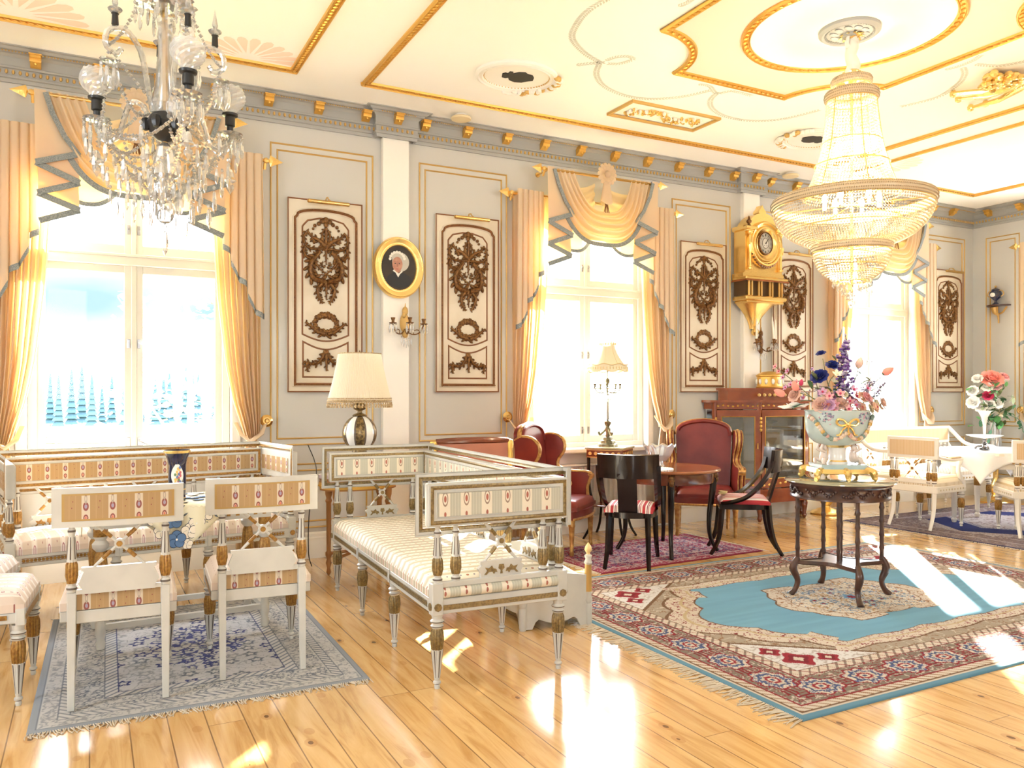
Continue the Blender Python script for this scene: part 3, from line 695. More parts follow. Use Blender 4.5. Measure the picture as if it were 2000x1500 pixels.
for i, (x, lab) in enumerate([(1.75, 'tall cream panel with brown-gold carving, behind the large pleated table lamp'), (3.055, 'tall cream panel with brown-gold carving between oval portrait and middle window'),
        (5.83, 'tall cream panel with brown-gold carving, left of the gilt wall clock'), (7.16, 'tall cream panel with brown-gold carving, right of the gilt clock, partly behind flowers'), (9.96, 'tall cream panel with brown-gold carving nearest the room corner')]):
    o = cp0 if i == 0 else dup(cp0, (0, 0, 0), 0); o.location = (x, YW-.001, 1.38); o['label'] = lab
    o = pl0 if i == 0 else dup(pl0, (0, 0, 0), 0); o.location = (x, YW-.026, 2.945); o['label'] = 'brass picture light above the '+['carved panel behind the pleated lamp', 'carved panel beside the middle window', 'carved panel left of the gilt clock', 'carved panel right of the gilt clock', 'carved panel nearest the corner'][i]
# ================================================================ oval portrait
t = thing('oval_portrait', 'oval gold framed portrait of an old woman in white bonnet and black dress', 'picture', (2.375, YW-.057, 2.46))
pl = lambda u, v, w: (u, -w, v)
m = Mesh(); m.mould(circ(0, 0, .155, 64, ry=.19), [(.0, .02), (-.006, .032), (-.014, .028), (-.03, .03), (-.05, .05), (-.062, .052), (-.072, .04), (-.078, .02), (-.076, 0)], pl)
lumps(m, circ(0, 0, .163, 64, ry=.198), .014, 0, .005, .032, pl); m.build('frame', GOLDB, parent=t, smooth=40)
Mesh().prism(circ(0, 0, .157, 48, ry=.192), 0, .018, pl).build('canvas', mat('portrait_ground', (.035, .024, .016), .5, noise=(9, (.018, .012, .009))), parent=t)
p = Mesh(); SK = mat('painted_skin', (.52, .27, .18), .5, noise=(30, (.42, .19, .13)))
def blob(m, cx, cy, rx, ry, w, mi, n=24): m.prism(circ(cx, cy, rx, n, ry=ry), w-.001, w, pl, mi)
p.prism([(-.115, -.125), (-.10, -.075), (-.05, -.045), (-.01, -.03), (.05, -.045), (.11, -.075), (.125, -.115), (.09, -.155), (0, -.178), (-.08, -.155)], .0185, .0195, pl, 0)
blob(p, .018, .05, .078, .082, .0200, 2); blob(p, -.005, .085, .058, .05, .0204, 2)
for a in range(9): blob(p, -.012+.066*math.cos(a*.36+.2), .068+.066*math.sin(a*.36+.2), .013, .013, .0208, 3, 10)
blob(p, -.012, .03, .047, .063, .0212, 1); blob(p, -.014, -.02, .032, .026, .0214, 1)
p.prism([(-.055, -.03), (-.03, -.045), (-.005, -.085), (.012, -.055), (.035, -.035), (.03, -.025), (.0, -.05), (-.02, -.04), (-.045, -.018)], .0216, .022, pl, 3)
for x in (-.032, .006): blob(p, x, .035, .007, .0035, .0224, 4, 10); blob(p, x, .047, .011, .002, .0224, 5, 8)
p.prism([(-.017, .035), (-.009, .035), (-.006, .008), (-.02, .006)], .022, .0226, pl, 5); blob(p, -.014, -.012, .014, .0035, .0224, 6, 10)
p.build('painted_sitter', [mat('painted_dress', (.01, .012, .016), .5), SK, mat('painted_bonnet', (.52, .50, .44), .6), mat('painted_lace', (.78, .76, .70), .6), BLACK, mat('painted_shade', (.33, .15, .10), .5), mat('painted_lips', (.42, .10, .08), .5)], parent=t, smooth=0)
# ================================================================ sconces
def prism_drop(m, x, y, z, s=1, mi=0):
    m.ell((x, y, z-.010*s), (.006*s, .006*s, .008*s), mi, n=6, m=4)
    m.lathe([(0, -.02*s), (.006*s, -.026*s), (.009*s, -.055*s), (.006*s, -.075*s), (0, -.088*s)], 5, at=(x, y, z), mi=mi, caps=False)
def wall_sconce(lab, loc, arms, candles, sc=1):
    t = thing('wall_sconce', lab, 'wall sconce', loc)
    m = Mesh(); m.ell((0, -.02, .05), (.045, .02, .085), n=10, m=7); m.ell((0, -.03, .15), (.028, .02, .04), n=8, m=6); m.ell((-.012, -.035, .115), (.02, .02, .025), n=8, m=5); m.tube([(0, -.03, .16), (0, -.035, .22)], [.01, .002], 6)
    m.ell((0, -.03, -.04), (.03, .02, .04), n=8, m=5); m.build('back_plate', GOLDP if not candles else BRONZE, parent=t, smooth=60)
    cr = Mesh(); k = 0
    for a in arms:
        ex, ey, ez = .15*math.sin(a), -.06-.13*math.cos(a), .04
        r = Mesh(); P = cubic([(0, -.03, .0), (ex*.35, -.03+(ey+.03)*.35, -.045), (ex*.75, -.03+(ey+.03)*.75, -.035), (ex, ey, ez-.01)], 7)
        r.tube(P, .0055, 6); r.tube(cubic([P[9], P[9]+Vector((0, 0, .03)), P[12]+Vector((0, 0, .035)), P[14]+Vector((0, 0, .02))], 4), .004, 5)
        r.lathe([(0, 0), (.02, .002), (.032, .010), (.034, .014), (.012, .012), (.012, .03), (.019, .05), (.019, .055), (0, .052)], 12, at=(ex, ey, ez-.01))
        r.build('arm', BRONZE, parent=t, smooth=50)
        for j in range(6): b = j*PI/3+.3; prism_drop(cr, ex+.031*math.cos(b), ey+.031*math.sin(b), ez+.0, .95)
        if candles and k < len(candles):
            c = Mesh(); h = candles[k]; tilt = (.02 if k == 1 else 0); c.tube([(ex, ey, ez+.035), (ex-tilt, ey, ez+h*.8), (ex-tilt*1.3, ey, ez+h)], [.011, .010, .004], 10); c.tube([(ex-tilt*1.3, ey, ez+h), (ex-tilt*1.3, ey, ez+h+.012)], .0015, 5)
            c.build('candle', CANDLE, parent=t)
        k += 1
    for j in range(5): prism_drop(cr, (j-2)*.022, -.06, -.06-.01*(2-abs(j-2)), 1)
    cr.build('crystal_drops', CRYST, parent=t, smooth=0)
    t.scale = (sc,)*3; return t
wall_sconce('bronze wall sconce with three empty candle cups under the oval portrait', (2.43, YW-.056, 1.93), (-1.15, -.1, 1.15), None, 1.02)
wall_sconce('dark bronze wall sconce with three white candles under the gilt clock', (6.60, YW-.056, 1.88), (-1.2, .25, 1.2), (.26, .28, .26), 1.0)
# ================================================================ gilt bracket clock
t = thing('wall_clock', 'large gilt bracket clock with round dial on the wall above candle sconce', 'clock', (6.50, YW-.06, 0))
pl = lambda u, v, w: (u, -w, v); CZ = 2.965
m = Mesh()   # case body
m.prism([(-.30, 2.62), (.30, 2.62), (.30, 2.66), (.27, 2.68), (.27, 3.12), (.30, 3.13), (.30, 3.17), (.22, 3.18)]+[(.255*math.cos(PI*i/18), 3.06+.27*math.sin(PI*i/18)) for i in range(2, 17)]+[(-.22, 3.18), (-.30, 3.17), (-.30, 3.13), (-.27, 3.12), (-.27, 2.68), (-.30, 2.66)], .0, .17, pl)
for s in (-1, 1):
    m.box((s*.22-.07, -.17, 3.105), (s*.22+.07, -.22, 3.125), bev=.004); m.box((s*.22-.08, -.165, 3.125), (s*.22+.08, -.235, 3.16), bev=.006)
    m.lathe([(.028, 2.70), (.028, 2.72), (.017, 2.73), (.013, 2.80), (.018, 2.90), (.014, 3.0), (.012, 3.07), (.026, 3.085), (.028, 3.105)], 10, at=(s*.225, -.195, 0))
    for k in range(3): m.tube([(s*.225+(-.02+.02*k), -.21, 2.98-.02*abs(k-1)), (s*.225+(-.015+.015*k), -.212, 2.88)], [.012, .004], 5)
m.box((-.31, -.0, 2.585), (.31, -.23, 2.625), bev=.01)
m.prism([(-.055, 3.33), (.055, 3.33), (.045, 3.36), (.02, 3.385), (.0, 3.42), (-.02, 3.385), (-.045, 3.36)], .06, .15, pl)
m.build('case', GOLDB, parent=t, smooth=40)
m = Mesh(); m.mould(circ(0, CZ+.02, .235, 56, ry=.25), [(0, .165), (0, .20), (.015, .225), (.03, .22), (.04, .20), (.055, .195), (.065, .21), (.08, .21), (.095, .19), (.12, .18), (.13, .185), (.135, .17)], pl)
m.build('round_surround', GOLDB, parent=t, smooth=40)
d = thing_d = Mesh(); d.prism(circ(0, CZ+.03, .098, 40, ry=.118), .17, .195, pl, 0); d.mould(circ(0, CZ+.03, .105, 40, ry=.125), [(0, .17), (0, .205), (.008, .21), (.014, .2)], pl, 1)
d.prism(circ(0, CZ+.03, .045, 30, ry=.055), .195, .1965, pl, 2)
d.mould(circ(0, CZ+.03, .046, 30, ry=.056), [(0, .195), (0, .1975), (.0035, .1975), (.0035, .195)], pl, 3)
dial = d.build('dial', [mat('silver_dial', (.48, .46, .41), .35, noise=(20, (.38, .36, .31))), BRONZE, mat('dial_centre', (.60, .58, .53), .4), BLACK], parent=t)
n = Mesh()
for i in range(12):
    a = 2*PI*i/12; c, s_ = math.sin(a), math.cos(a); nb = [2, 1, 2, 3, 2, 1, 2, 3, 4, 2, 1, 2][i]
    for k in range(nb):
        o_ = (k-(nb-1)/2)*.008; n.prism([(c*.067+s_*o_-.0015, CZ+.03+s_*.08-c*o_-.002), (c*.067+s_*o_+.0015, CZ+.03+s_*.08-c*o_-.002), (c*.086+s_*o_+.0015, CZ+.03+s_*.102-c*o_), (c*.086+s_*o_-.0015, CZ+.03+s_*.102-c*o_)], .195, .1975, pl)
n.build('numerals', BLACK, parent=dial, smooth=0)
h = Mesh(); h.tube([(0, -.2, CZ+.03), (.035, -.2, CZ+.075)], [.005, .002], 6); h.tube([(0, -.202, CZ+.03), (.055, -.202, CZ+.10)], [.004, .0015], 6); h.ell((0, -.202, CZ+.03), .007, n=8, m=5); h.ell((-.018, -.198, CZ+.005), .004); h.ell((.018, -.198, CZ+.005), .004); h.build('hands', BLACK, parent=dial)
m = Mesh()
for i in range(15):
    a = PI*1.16+PI*.68*i/14; m.ell((.215*math.cos(a), -.20, CZ+.02+.235*math.sin(a)), (.022, .018, .02+.012*math.sin(PI*i/14)), n=7, m=5)
m.build('floral_festoon', BRONZE, parent=t)
for s in (-1, 1):
    f = Mesh(); f.lathe([(.022, 3.16), (.022, 3.17), (.01, 3.18), (.028, 3.20), (.03, 3.215), (.012, 3.235), (.014, 3.245), (0, 3.275)], 10, at=(s*.245, -.2 if s < 0 else -.2, 0)); f.build('finial', BRONZE, parent=t)
g = Mesh(); g.box((-.27, 0, 2.42), (.27, -.17, 2.59), 0); 
for x in (-.24, -.20, -.10, -.06, .06, .10, .20, .24): g.tube([(x, -.195, 2.42), (x, -.195, 2.59)], .013, 8, 1)
g.box((-.31, 0, 2.575), (.31, -.235, 2.59), 2); g.build('glazed_gallery', [mat('gallery_dark', (.10, .06, .03), .2), BRASS, MAHOGL], parent=t)
b = Mesh()
b.box((-.30, 0, 2.37), (.30, -.22, 2.42), bev=.012); b.box((-.27, 0, 2.345), (.27, -.20, 2.37), bev=.006)
rings = []
for i in range(13):
    z = 2.345-i*.0225; k = (1-i/12)**1.7; w = .045+.20*k; dd = .05+.13*k
    ring = []
    for j in range(25):
        a = PI*j/24; fl_ = 1-.035*(j % 2); ring.append((-w*math.cos(a)*fl_, -dd*math.sin(a)**.7*fl_, z))
    rings.append(ring)
b.loft(rings, False); b.lathe([(0, 2.0), (.03, 2.01), (.045, 2.04), (.03, 2.08), (0, 2.09)], 12, at=(0, -.04, 0))
b.build('console_bracket', GOLDB, parent=t, smooth=40)
# ================================================================ urn on the right wall
t = thing('wall_shelf', 'small gilt scroll wall shelf on the right-hand wall carrying a black urn', 'shelf', (XR-.001, 6.36, 2.50))
m = Mesh(); m.prism(circ(0, 0, .15, 16, a0=PI/2, a1=1.5*PI, end=True), 0, .018, lambda u, v, w: (u, v, w)); m.build('shelf_board', DARKW, parent=t)
m = Mesh(); m.tube(cubic([(-.02, 0, -.22), (-.03, 0, -.12), (-.08, 0, -.08), (-.10, 0, -.01)], 5), [.008, .014, .03, .04], 8); m.tube(cubic([(-.01, -.10, -.01), (-.03, -.06, -.08), (-.02, 0, -.10)], 5), .012, 6); m.tube(cubic([(-.01, .10, -.01), (-.03, .06, -.08), (-.02, 0, -.10)], 5), .012, 6); m.build('scroll_bracket', GOLDP, parent=t)
t = thing('urn_vase', 'black urn with white cartouche and gilt handles on the small wall shelf', 'vase', (XR-.085, 6.36, 2.519))
Mesh().lathe([(0, 0), (.045, 0), (.04, .012), (.015, .03), (.015, .05), (.06, .09), (.078, .13), (.07, .165), (.045, .185), (.05, .195), (.02, .215), (0, .225)], 20).build('body', COBALT, parent=t, smooth=60)
for s in (-1, 1): m = Mesh(); m.tube(cubic([(0, s*.07, .10), (0, s*.105, .13), (0, s*.085, .175), (0, s*.05, .18)], 5), .007, 6); m.build('handle', GOLDP, parent=t)
Mesh().ell((-.068, 0, .125), (.012, .035, .03), n=12, m=8).build('cartouche', PORC, parent=t); Mesh().ell((0, 0, .235), .015, n=8, m=6).build('lid_knob', GOLDP, parent=t)
# ================================================================ curtains
def drape_set(n, cx, pl, which, hw=.66, no_swag=False):
    """local frame: u along the wall from the window centre, v up, w into the room"""
    def P(u, v, w): return pl(cx+u, v, w)
    zu, zl = 3.46, 3.225      # upper rod (swag) and lower rod (drapes)
    # rods
    for nm, z, w, L, sd in (('upper', zu, .23, hw-.02, 1), ('lower', zl, .13, hw+.27, 0)):
        t = thing('curtain_rod', '%s brass curtain rod with arrow finials %s' % (nm, which), 'curtain rod')
        Mesh().tube([P(-L, z, w), P(L, z, w)], .013, 10).build('pole', BRASS, parent=t)
        for s in (-1, 1):
            f = Mesh(); q = lambda a, b, c: P(s*(L+a), z+b, w+c)
            f.tube([q(0, 0, 0), q(.02, 0, 0), q(.035, 0, 0)], [.02, .024, .016], 8)
            # flat broad arrow head with a ridge
            f.add([q(.035, .0, 0), q(.05, .045, 0), q(.15, 0, 0), q(.05, -.045, 0), q(.065, 0, .018), q(.065, 0, -.018)], [(0, 1, 4), (1, 2, 4), (2, 3, 4), (3, 0, 4), (1, 0, 5), (2, 1, 5), (3, 2, 5), (0, 3, 5)])
            f.tube([q(.01, 0, 0), q(.01, -.06, -.04)], .012, 6); f.build('finial', GOLDB, parent=t, smooth=20)
            b = Mesh(); b.tube([P(s*(L-.04), z, 0.001), P(s*(L-.04), z, w)], .009, 6); b.tube([P(s*(L-.04), z, .001), P(s*(L-.04), z, .012)], .025, 10); b.build('bracket', BRASS, parent=t)
    # drapes
    for s in (-1, 1):
        side = 'left' if s < 0 else 'right'
        t = thing('curtain', '%s beige curtain with blue-fringed cascade %s' % (side, which), 'curtain')
        ztop, ztie = zl+.03, 1.02
        zs = [ztop, 2.7, 2.1, 1.6, 1.3, 1.15, ztie]
        inn = [hw-.14, hw-.12, hw-.08, hw-.02, hw+.04, hw+.09, hw+.13]; out = [hw+.25, hw+.25, hw+.25, hw+.25, hw+.25, hw+.25, hw+.24]
        def fl(a, b, np_=8, amp=.028, w0=.09):
            z = lerp(ztop, ztie, b); u = lerp(interp(zs[::-1], inn[::-1], z), interp(zs[::-1], out[::-1], z), a)
            k = interp([0, .15, 1], [.35, 1, .8], b)
            return P(s*u, z, w0+amp*k*math.sin(a*np_*2*PI)+.012*math.sin(a*23+b*4))
        m = Mesh(); m.sheet(fl, 90, 34)
        # below the tie the cloth hangs on to the floor
        def lo_(a, b):
            z = lerp(ztie, .03, b); wd = lerp(.08, .24, min(1, b*2)); u = hw+.18+(a-.5)*wd
            return P(s*u, z, .09+.026*math.sin(a*6*2*PI)*min(1, .4+b*2))
        m.sheet(lo_, 60, 16); m.build('drape', DRAPE, parent=t, smooth=80)
        # tie band
        m = Mesh(); m.tube([P(s*(hw+.06), 1.14, .10), P(s*(hw+.09), 1.05, .15), P(s*(hw+.16), .99, .16), P(s*(hw+.25), 1.05, .12), P(s*(hw+.30), 1.15, .07)], [.02, .035, .045, .03, .012], 8, flat=.35, up=(0, 0, 1)); m.build('tie_band', SWAGM, parent=t)
        # cascade with stepped fringed edge hanging from the lower rod in front of the drape
        ua, ub = hw-.04, hw+.25; nst = 5
        def edge(a):      # a 0 inner .. 1 outer : bottom height, stepping down in zigzags
            k = a*nst; i = math.floor(min(k, nst-1e-6)); f = k-i
            return 2.53-.125*i-(.03 if i % 2 == 0 else .12)*f
        def cas(a, b):
            u = lerp(ua, ub, a); sw = -.03*(2*abs(((a*nst+.1) % 1)-.5))**4
            zb = edge(a); z = lerp(zl+.035, zb, b)
            return P(s*(u+.02*b*(a-.3)), z, .165+sw*(.5+.5*b)+.02*a)
        c = Mesh(); c.sheet(cas, 100, 20).build('cascade', SWAGM, parent=t, smooth=80)
        f = Mesh(); N = 60; f.loft([[cas(i/N, 1), tuple(Vector(cas(i/N, 1))+Vector((0, 0, .0))+(Vector(P(0, 0, .004))-Vector(P(0, 0, 0)))), tuple(Vector(cas(i/N, 1))-Vector((0, 0, .045))+(Vector(P(0, 0, .004))-Vector(P(0, 0, 0)))), tuple(Vector(cas(i/N, 1))-Vector((0, 0, .045)))] for i in range(N+1)], True)
        f.build('fringe', TRIMB, parent=t, smooth=60)
        h = thing('tieback_holder', 'round brass tieback knob of the %s curtain %s' % (side, which), 'tieback')
        k = Mesh(); k.tube([P(s*(hw+.30), 1.15, .001), P(s*(hw+.30), 1.15, .07)], .009, 6); k.tube([P(s*(hw+.30), 1.15, .065), P(s*(hw+.30), 1.15, .075), P(s*(hw+.30), 1.15, .09)], [.045, .05, .03], 18); k.tube([P(s*(hw+.30), 1.15, .09), P(s*(hw+.30), 1.15, .10)], [.02, .012], 12)
        k.build('knob', BRASS, parent=h)
    if no_swag: return
    # swag valance on the upper rod
    t = thing('swag_valance', 'draped beige swag with rosette and fringed tails %s' % which, 'swag valance')
    U = hw-.06
    def swag(a, b, U=U, dz=0, w0=.25, top=.28, s0=.36, s1=.68):
        x = 2*a-1; half = lerp(U-top*.95, U, b); sag = lerp(s0, s1, b)
        k = abs(x); u = math.copysign(half*(k**.82), x) if k > 0 else 0
        z = zu+.02-sag*(1-k**2.6)-dz
        bulge = .10*math.sin(PI*min(1, b*.9+.1))*(1-k**2)
        return P(u, z, w0-.02+bulge+.027*math.sin(b*5.2*2*PI+.8*k)*(.3+.7*(1-k**3)))
    m = Mesh(); m.sheet(lambda a, b: swag(a, b), 60, 56); m.build('swag', SWAGM, parent=t, smooth=80)
    f = Mesh(); N = 60; d = Vector(P(0, 0, .005))-Vector(P(0, 0, 0))
    def strip(m, pts, h=.035):
        m.loft([[tuple(Vector(p)), tuple(Vector(p)+d), tuple(Vector(p)+d-Vector((0, 0, h))), tuple(Vector(p)-Vector((0, 0, h)))] for p in pts], True, caps=True)
    def ribbon(m, pts, wd=.04):
        """fringe band of constant width along a path in the wall plane"""
        Pp = [Vector(p) for p in pts]; rings = []
        for i, p in enumerate(Pp):
            tt = (Pp[min(i+1, len(Pp)-1)]-Pp[max(i-1, 0)]).normalized(); nn = tt.cross(d.normalized()).normalized()*wd*.5
            rings.append([p-nn, p+nn, p+nn+d, p-nn+d])
        m.loft(rings, True, caps=True)
    ribbon(f, [swag(i/N, 1, U=U-.005) for i in range(N+1)]); f.build('fringe', TRIMB, parent=t, smooth=50)
    # second swags behind on the lower rod, either side
    for s in (-1, 1):
        def bs(a, b):
            x = lerp(.05, hw-.10, a); k = abs(2*a-1); z = zu-.05-lerp(.10, 1.0, b)*(1-.55*(1-k**2.2)*0)*1.0
            z = (zu-.02)-lerp(.03, .46, b)-lerp(.08, .30, b)*(1-k**2.4)*.85
            return P(s*x, z, .155+.05*math.sin(PI*a)*b+.012*math.sin(b*5*2*PI))
        m = Mesh(); m.sheet(bs, 24, 30); m.build('rear_swag', SWAGM, parent=t, smooth=80)
        f = Mesh(); ribbon(f, [bs(i/24, 1) for i in range(25)], .03); f.build('fringe', TRIMB, parent=t, smooth=50)
        # zigzag tail outside the swag
        zz = [(.05, 0), (-.27, 0), (-.27, .93), (.0, .82), (-.26, 1.06), (.015, 1.0), (-.25, 1.24), (.02, 1.20), (-.24, 1.40), (-.03, 1.30)]
        u1 = U+.02; lev = [2.50, 2.66, 2.34, 2.50, 2.18, 2.33, 2.03]
        # front panel: from the rod end to a zigzag lower edge (inner side lower near the swag, stepping outwards)
        outer = [(u1+.0, zu+.02)]; 
        inner_x, outer_x = U-.24, U+.02
        zigs = [(inner_x+.01, 2.70), (outer_x, 2.585), (inner_x-.0, 2.45), (outer_x-.005, 2.315), (inner_x-.0, 2.205), (outer_x-.01, 2.09)] if s > 0 else [(outer_x, 2.60), (inner_x+.02, 2.70)]
        base_in = [(outer_x-.035, zu+.02), (outer_x+.02, zu+.02)]
        pts = [(inner_x+.0, 3.06), (outer_x+.01, 2.97), (inner_x+.0, 2.86), (outer_x+.0, 2.765), (inner_x-.0, 2.67), (outer_x-.01, 2.575)]
        m = Mesh(); 
        def q(u, v, w): return P(s*u, v, w)
        # stacked folds, each a quadrilateral leaf slightly behind the one above
        top_in, top_out = outer_x-.05, outer_x+.02
        m.add([q(top_in, zu+.02, .262), q(top_out, zu+.02, .262), q(outer_x+.01, pts[1][1], .262), q(pts[0][0], pts[0][1], .262), q(lerp(top_in, pts[0][0], .55), 3.18, .262)], [(0, 1, 2, 3, 4)])
        for i in range(1, len(pts)-1):
            a, b = pts[i], pts[i+1]; w = .262-.010*i; lo_, hi_ = (a, b) if a[1] < b[1] else (b, a)
            zt = max(a[1], b[1])+.16
            m.add([q(inner_x+.012, zt, w-.006), q(outer_x-.004, zt, w-.006), q(outer_x-.004, (a if a[0] > b[0] else b)[1], w), q(inner_x+.002, (a if a[0] < b[0] else b)[1], w)], [(0, 1, 2, 3)])
        m.build('tail', SWAGM, parent=t, smooth=0)
        f = Mesh(); ribbon(f, [q(top_in, zu+.0, .27), q(lerp(top_in, pts[0][0], .2), 3.32, .275), q(lerp(top_in, pts[0][0], .55), 3.17, .275), q(pts[0][0]+.005, 3.05, .27)], .035)
        for i in range(len(pts)-1):
            w = .27-.010*i; a, b = pts[i], pts[i+1]; ribbon(f, [q(a[0], a[1], w), q((a[0]+b[0])/2, (a[1]+b[1])/2, w), q(b[0], b[1], w)], .042)
        f.build('fringe', TRIMB, parent=t, smooth=0)
    # rosette with pendant and tassel
    m = Mesh()
    for i in range(14):
        a = 2*PI*i/14; c = P(.075*math.cos(a), zu+.01+.075*math.sin(a), .30); T = Matrix.Translation(c)
        e = Vector(P(math.cos(a), math.sin(a), 0))-Vector(P(0, 0, 0)); f_ = Vector(P(-math.sin(a), math.cos(a), 0))-Vector(P(0, 0, 0))
        cc = Vector(c); m.add([cc-e*.05-f_*.01, cc-f_*.022+d*2, cc+e*.03-f_*.018, cc+e*.038, cc+e*.03+f_*.018, cc+f_*.022+d*2, cc-e*.05+f_*.01, cc+d*4], [(0, 1, 7), (1, 2, 7), (2, 3, 7), (3, 4, 7), (4, 5, 7), (5, 6, 7), (6, 0, 7)])
    cc = Vector(P(0, zu+.01, .305)); m.ell(cc, .034, n=12, m=8); m.build('rosette', SWAGM, parent=t, smooth=30)
    m = Mesh(); rg = []
    for i in range(8):
        z = zu-.03-i*.034; r = .028+.006*i; rg.append([tuple(Vector(P(r*math.cos(a), z+(.02*math.cos(a*2) if i == 7 else 0), .29+r*.5*math.sin(a)))) for a in [2*PI*k/16 for k in range(16)]])
    m.loft(rg, True); m.build('rosette_bell', SWAGM, parent=t, smooth=80)
    m = Mesh(); m.tube([P(0, zu-.22, .29), P(0, zu-.28, .29)], [.014, .018], 8)
    for k in range(8): a = 2*PI*k/8; m.tube([P(.01*math.cos(a), zu-.28, .29+.01*math.sin(a)), P(.03*math.cos(a), zu-.36, .29+.02*math.sin(a))], .004, 4)
    m.build('tassel', BROWN, parent=t)
drape_set(1, WX[0], wallpl, 'at the leftmost window')
drape_set(2, WX[1], wallpl, 'at the middle window')
drape_set(3, WX[2], wallpl, 'at the window behind the large chandelier')
drape_set(4, sum(RW)/2, rightpl, 'on the right-hand wall window', hw=.55, no_swag=True)
# ================================================================ chandeliers
def octa(m, x, y, z, r, h=None, mi=0):
    h = h or r
    m.add([(x+r, y, z), (x, y+r, z), (x-r, y, z), (x, y-r, z), (x, y, z+h), (x, y, z-h)], [(0, 1, 4), (1, 2, 4), (2, 3, 4), (3, 0, 4), (1, 0, 5), (2, 1, 5), (3, 2, 5), (0, 3, 5)], mi)
BULB = mat('lamp_bulb', (1, .9, .7), .4, emis=((1, .78, .45), 4))
GX, GY = 4.52, 3.72
t = thing('crystal_chandelier', 'large tiered basket chandelier of bead strands under the pink star ceiling', 'chandelier', (GX, GY, 0))
m = Mesh(); m.lathe([(.016, 3.42), (.03, 3.46), (.055, 3.50), (.06, 3.52), (.045, 3.53), (.0, 3.53)], 16, flute=(12, .1, 3.44, 3.52)); m.tube([(0, 0, 3.40), (0, 0, 3.58)], .012, 8); m.build('gilt_cup', GOLDB, parent=t)
m = Mesh()   # white plaster cherub figure that carries the rod
m.tube(cubic([(0, .0, 3.52), (.02, 0, 3.57), (-.01, 0, 3.63), (.005, 0, 3.69), (0, 0, 3.75)], 5), [.036, .044, .036, .042, .03], 10)
for s in (-1, 1):
    m.tube(cubic([(.01*s, 0, 3.55), (.045*s, -.01, 3.52), (.05*s, 0, 3.46), (.04*s, 0, 3.43)], 4), [.022, .02, .014, .008], 8); m.tube(cubic([(0, 0, 3.68), (.045*s, 0, 3.70), (.04*s, -.01, 3.76)], 4), [.018, .014, .01], 8)
m.ell((.0, -.02, 3.735), (.024, .024, .028)); m.build('cherub_figure', WALLW, parent=t, smooth=80)
m = Mesh()
for i in range(9):
    a = 2*PI*i/9; m.tube(cubic([(.012*math.cos(a), .012*math.sin(a), 3.72), (.045*math.cos(a), .045*math.sin(a), 3.765), (.085*math.cos(a), .085*math.sin(a), 3.757)], 4), [.010, .018, .004], 6, flat=.5)
m.build('leaf_crown', GOLDB, parent=t)
def band(name, r, z0, z1, lab=None):
    m = Mesh(); c = (z0+z1)/2; h = (z1-z0)/2
    n = max(24, int(2*PI*r/.02))
    rings = [[(( r+h*.5*math.cos(b))*math.cos(2*PI*i/n), (r+h*.5*math.cos(b))*math.sin(2*PI*i/n), c+h*math.sin(b)) for b in [2*PI*k/10 for k in range(10)]] for i in range(n)]
    m.loft(rings, True, 0, loop=True)
    for dz in (-h, h): m.tube([(r*math.cos(2*PI*i/48), r*math.sin(2*PI*i/48), c+dz) for i in range(48)], .0045, 5, 1, closed=True)
    rows = max(2, int((z1-z0)/.012))
    for k in range(rows):
        b = -PI/2+PI*(k+.5)/rows; rr = r+h*.5*math.cos(b)+.002
        for i in range(int(2*PI*rr/.0135)):
            a = (i+.5*(k % 2))*.0135/rr; octa(m, rr*math.cos(a), rr*math.sin(a), c+h*math.sin(b), .0062, mi=2)
    m.build(name, [mat('band_backing', (.72, .58, .38), .4), GOLDB, CRYSTB], parent=t, smooth=0)
band('crown_ring', .115, 3.43, 3.48); band('crown_ring', .155, 3.33, 3.39); band('rim_band', .50, 2.615, 2.675); band('lower_band', .247, 2.32, 2.365)
fr = Mesh()
for r, z in ((.185, 3.05), (.235, 2.90), (.40, 2.47), (.21, 2.22), (.10, 2.12)): fr.tube([(r*math.cos(2*PI*i/40), r*math.sin(2*PI*i/40), z) for i in range(40)], .005, 5, closed=True)
fr.tube([(0, 0, 3.45), (0, 0, 2.05)], .010, 8)
for i in range(6):
    a = PI*i/3; fr.tube([(0, 0, 2.63), (.5*math.cos(a), .5*math.sin(a), 2.63)], .005, 5); fr.tube([(0, 0, 2.34), (.245*math.cos(a), .245*math.sin(a), 2.34)], .004, 5)
    fr.tube(cubic([(.155*math.cos(a), .155*math.sin(a), 3.33), (.2*math.cos(a), .2*math.sin(a), 3.0), (.30*math.cos(a), .30*math.sin(a), 2.68)], 6), .004, 5)
fr.build('gilt_frame', GOLDB, parent=t, smooth=60)
def bead_tier(name, prof, n, step=.021, br=.0082, drop=False):
    """strands follow a profile of (r, z)"""
    P = cubic([(r, 0, z) for r, z in prof], 12); L = [0]
    for a, b in zip(P, P[1:]): L.append(L[-1]+(b-a).length)
    K = int(L[-1]/step); m = Mesh()
    for k in range(K+1):
        d = k*step; r = float(np.interp(d, L, [p.x for p in P])); z = float(np.interp(d, L, [p.z for p in P]))
        nn = max(10, min(n, int(2*PI*r/.0185)))
        for i in range(nn): a = 2*PI*(i+.5*(k % 2 if nn != n else 0))/nn; octa(m, r*math.cos(a), r*math.sin(a), z, br, br*1.1)
    o = m.build(name, CRYSTB, parent=t, smooth=0); o['kind'] = 'stuff'; return o
bead_tier('bead_strands', [(.155, 3.32), (.170, 3.15), (.205, 2.95), (.255, 2.80), (.32, 2.68)], 84)
bead_tier('bead_basket', [(.505, 2.60), (.47, 2.52), (.40, 2.44), (.30, 2.385), (.25, 2.37)], 170, .020)
bead_tier('lower_bead_basket', [(.245, 2.315), (.23, 2.25), (.185, 2.18), (.12, 2.135), (.09, 2.13)], 90, .020)
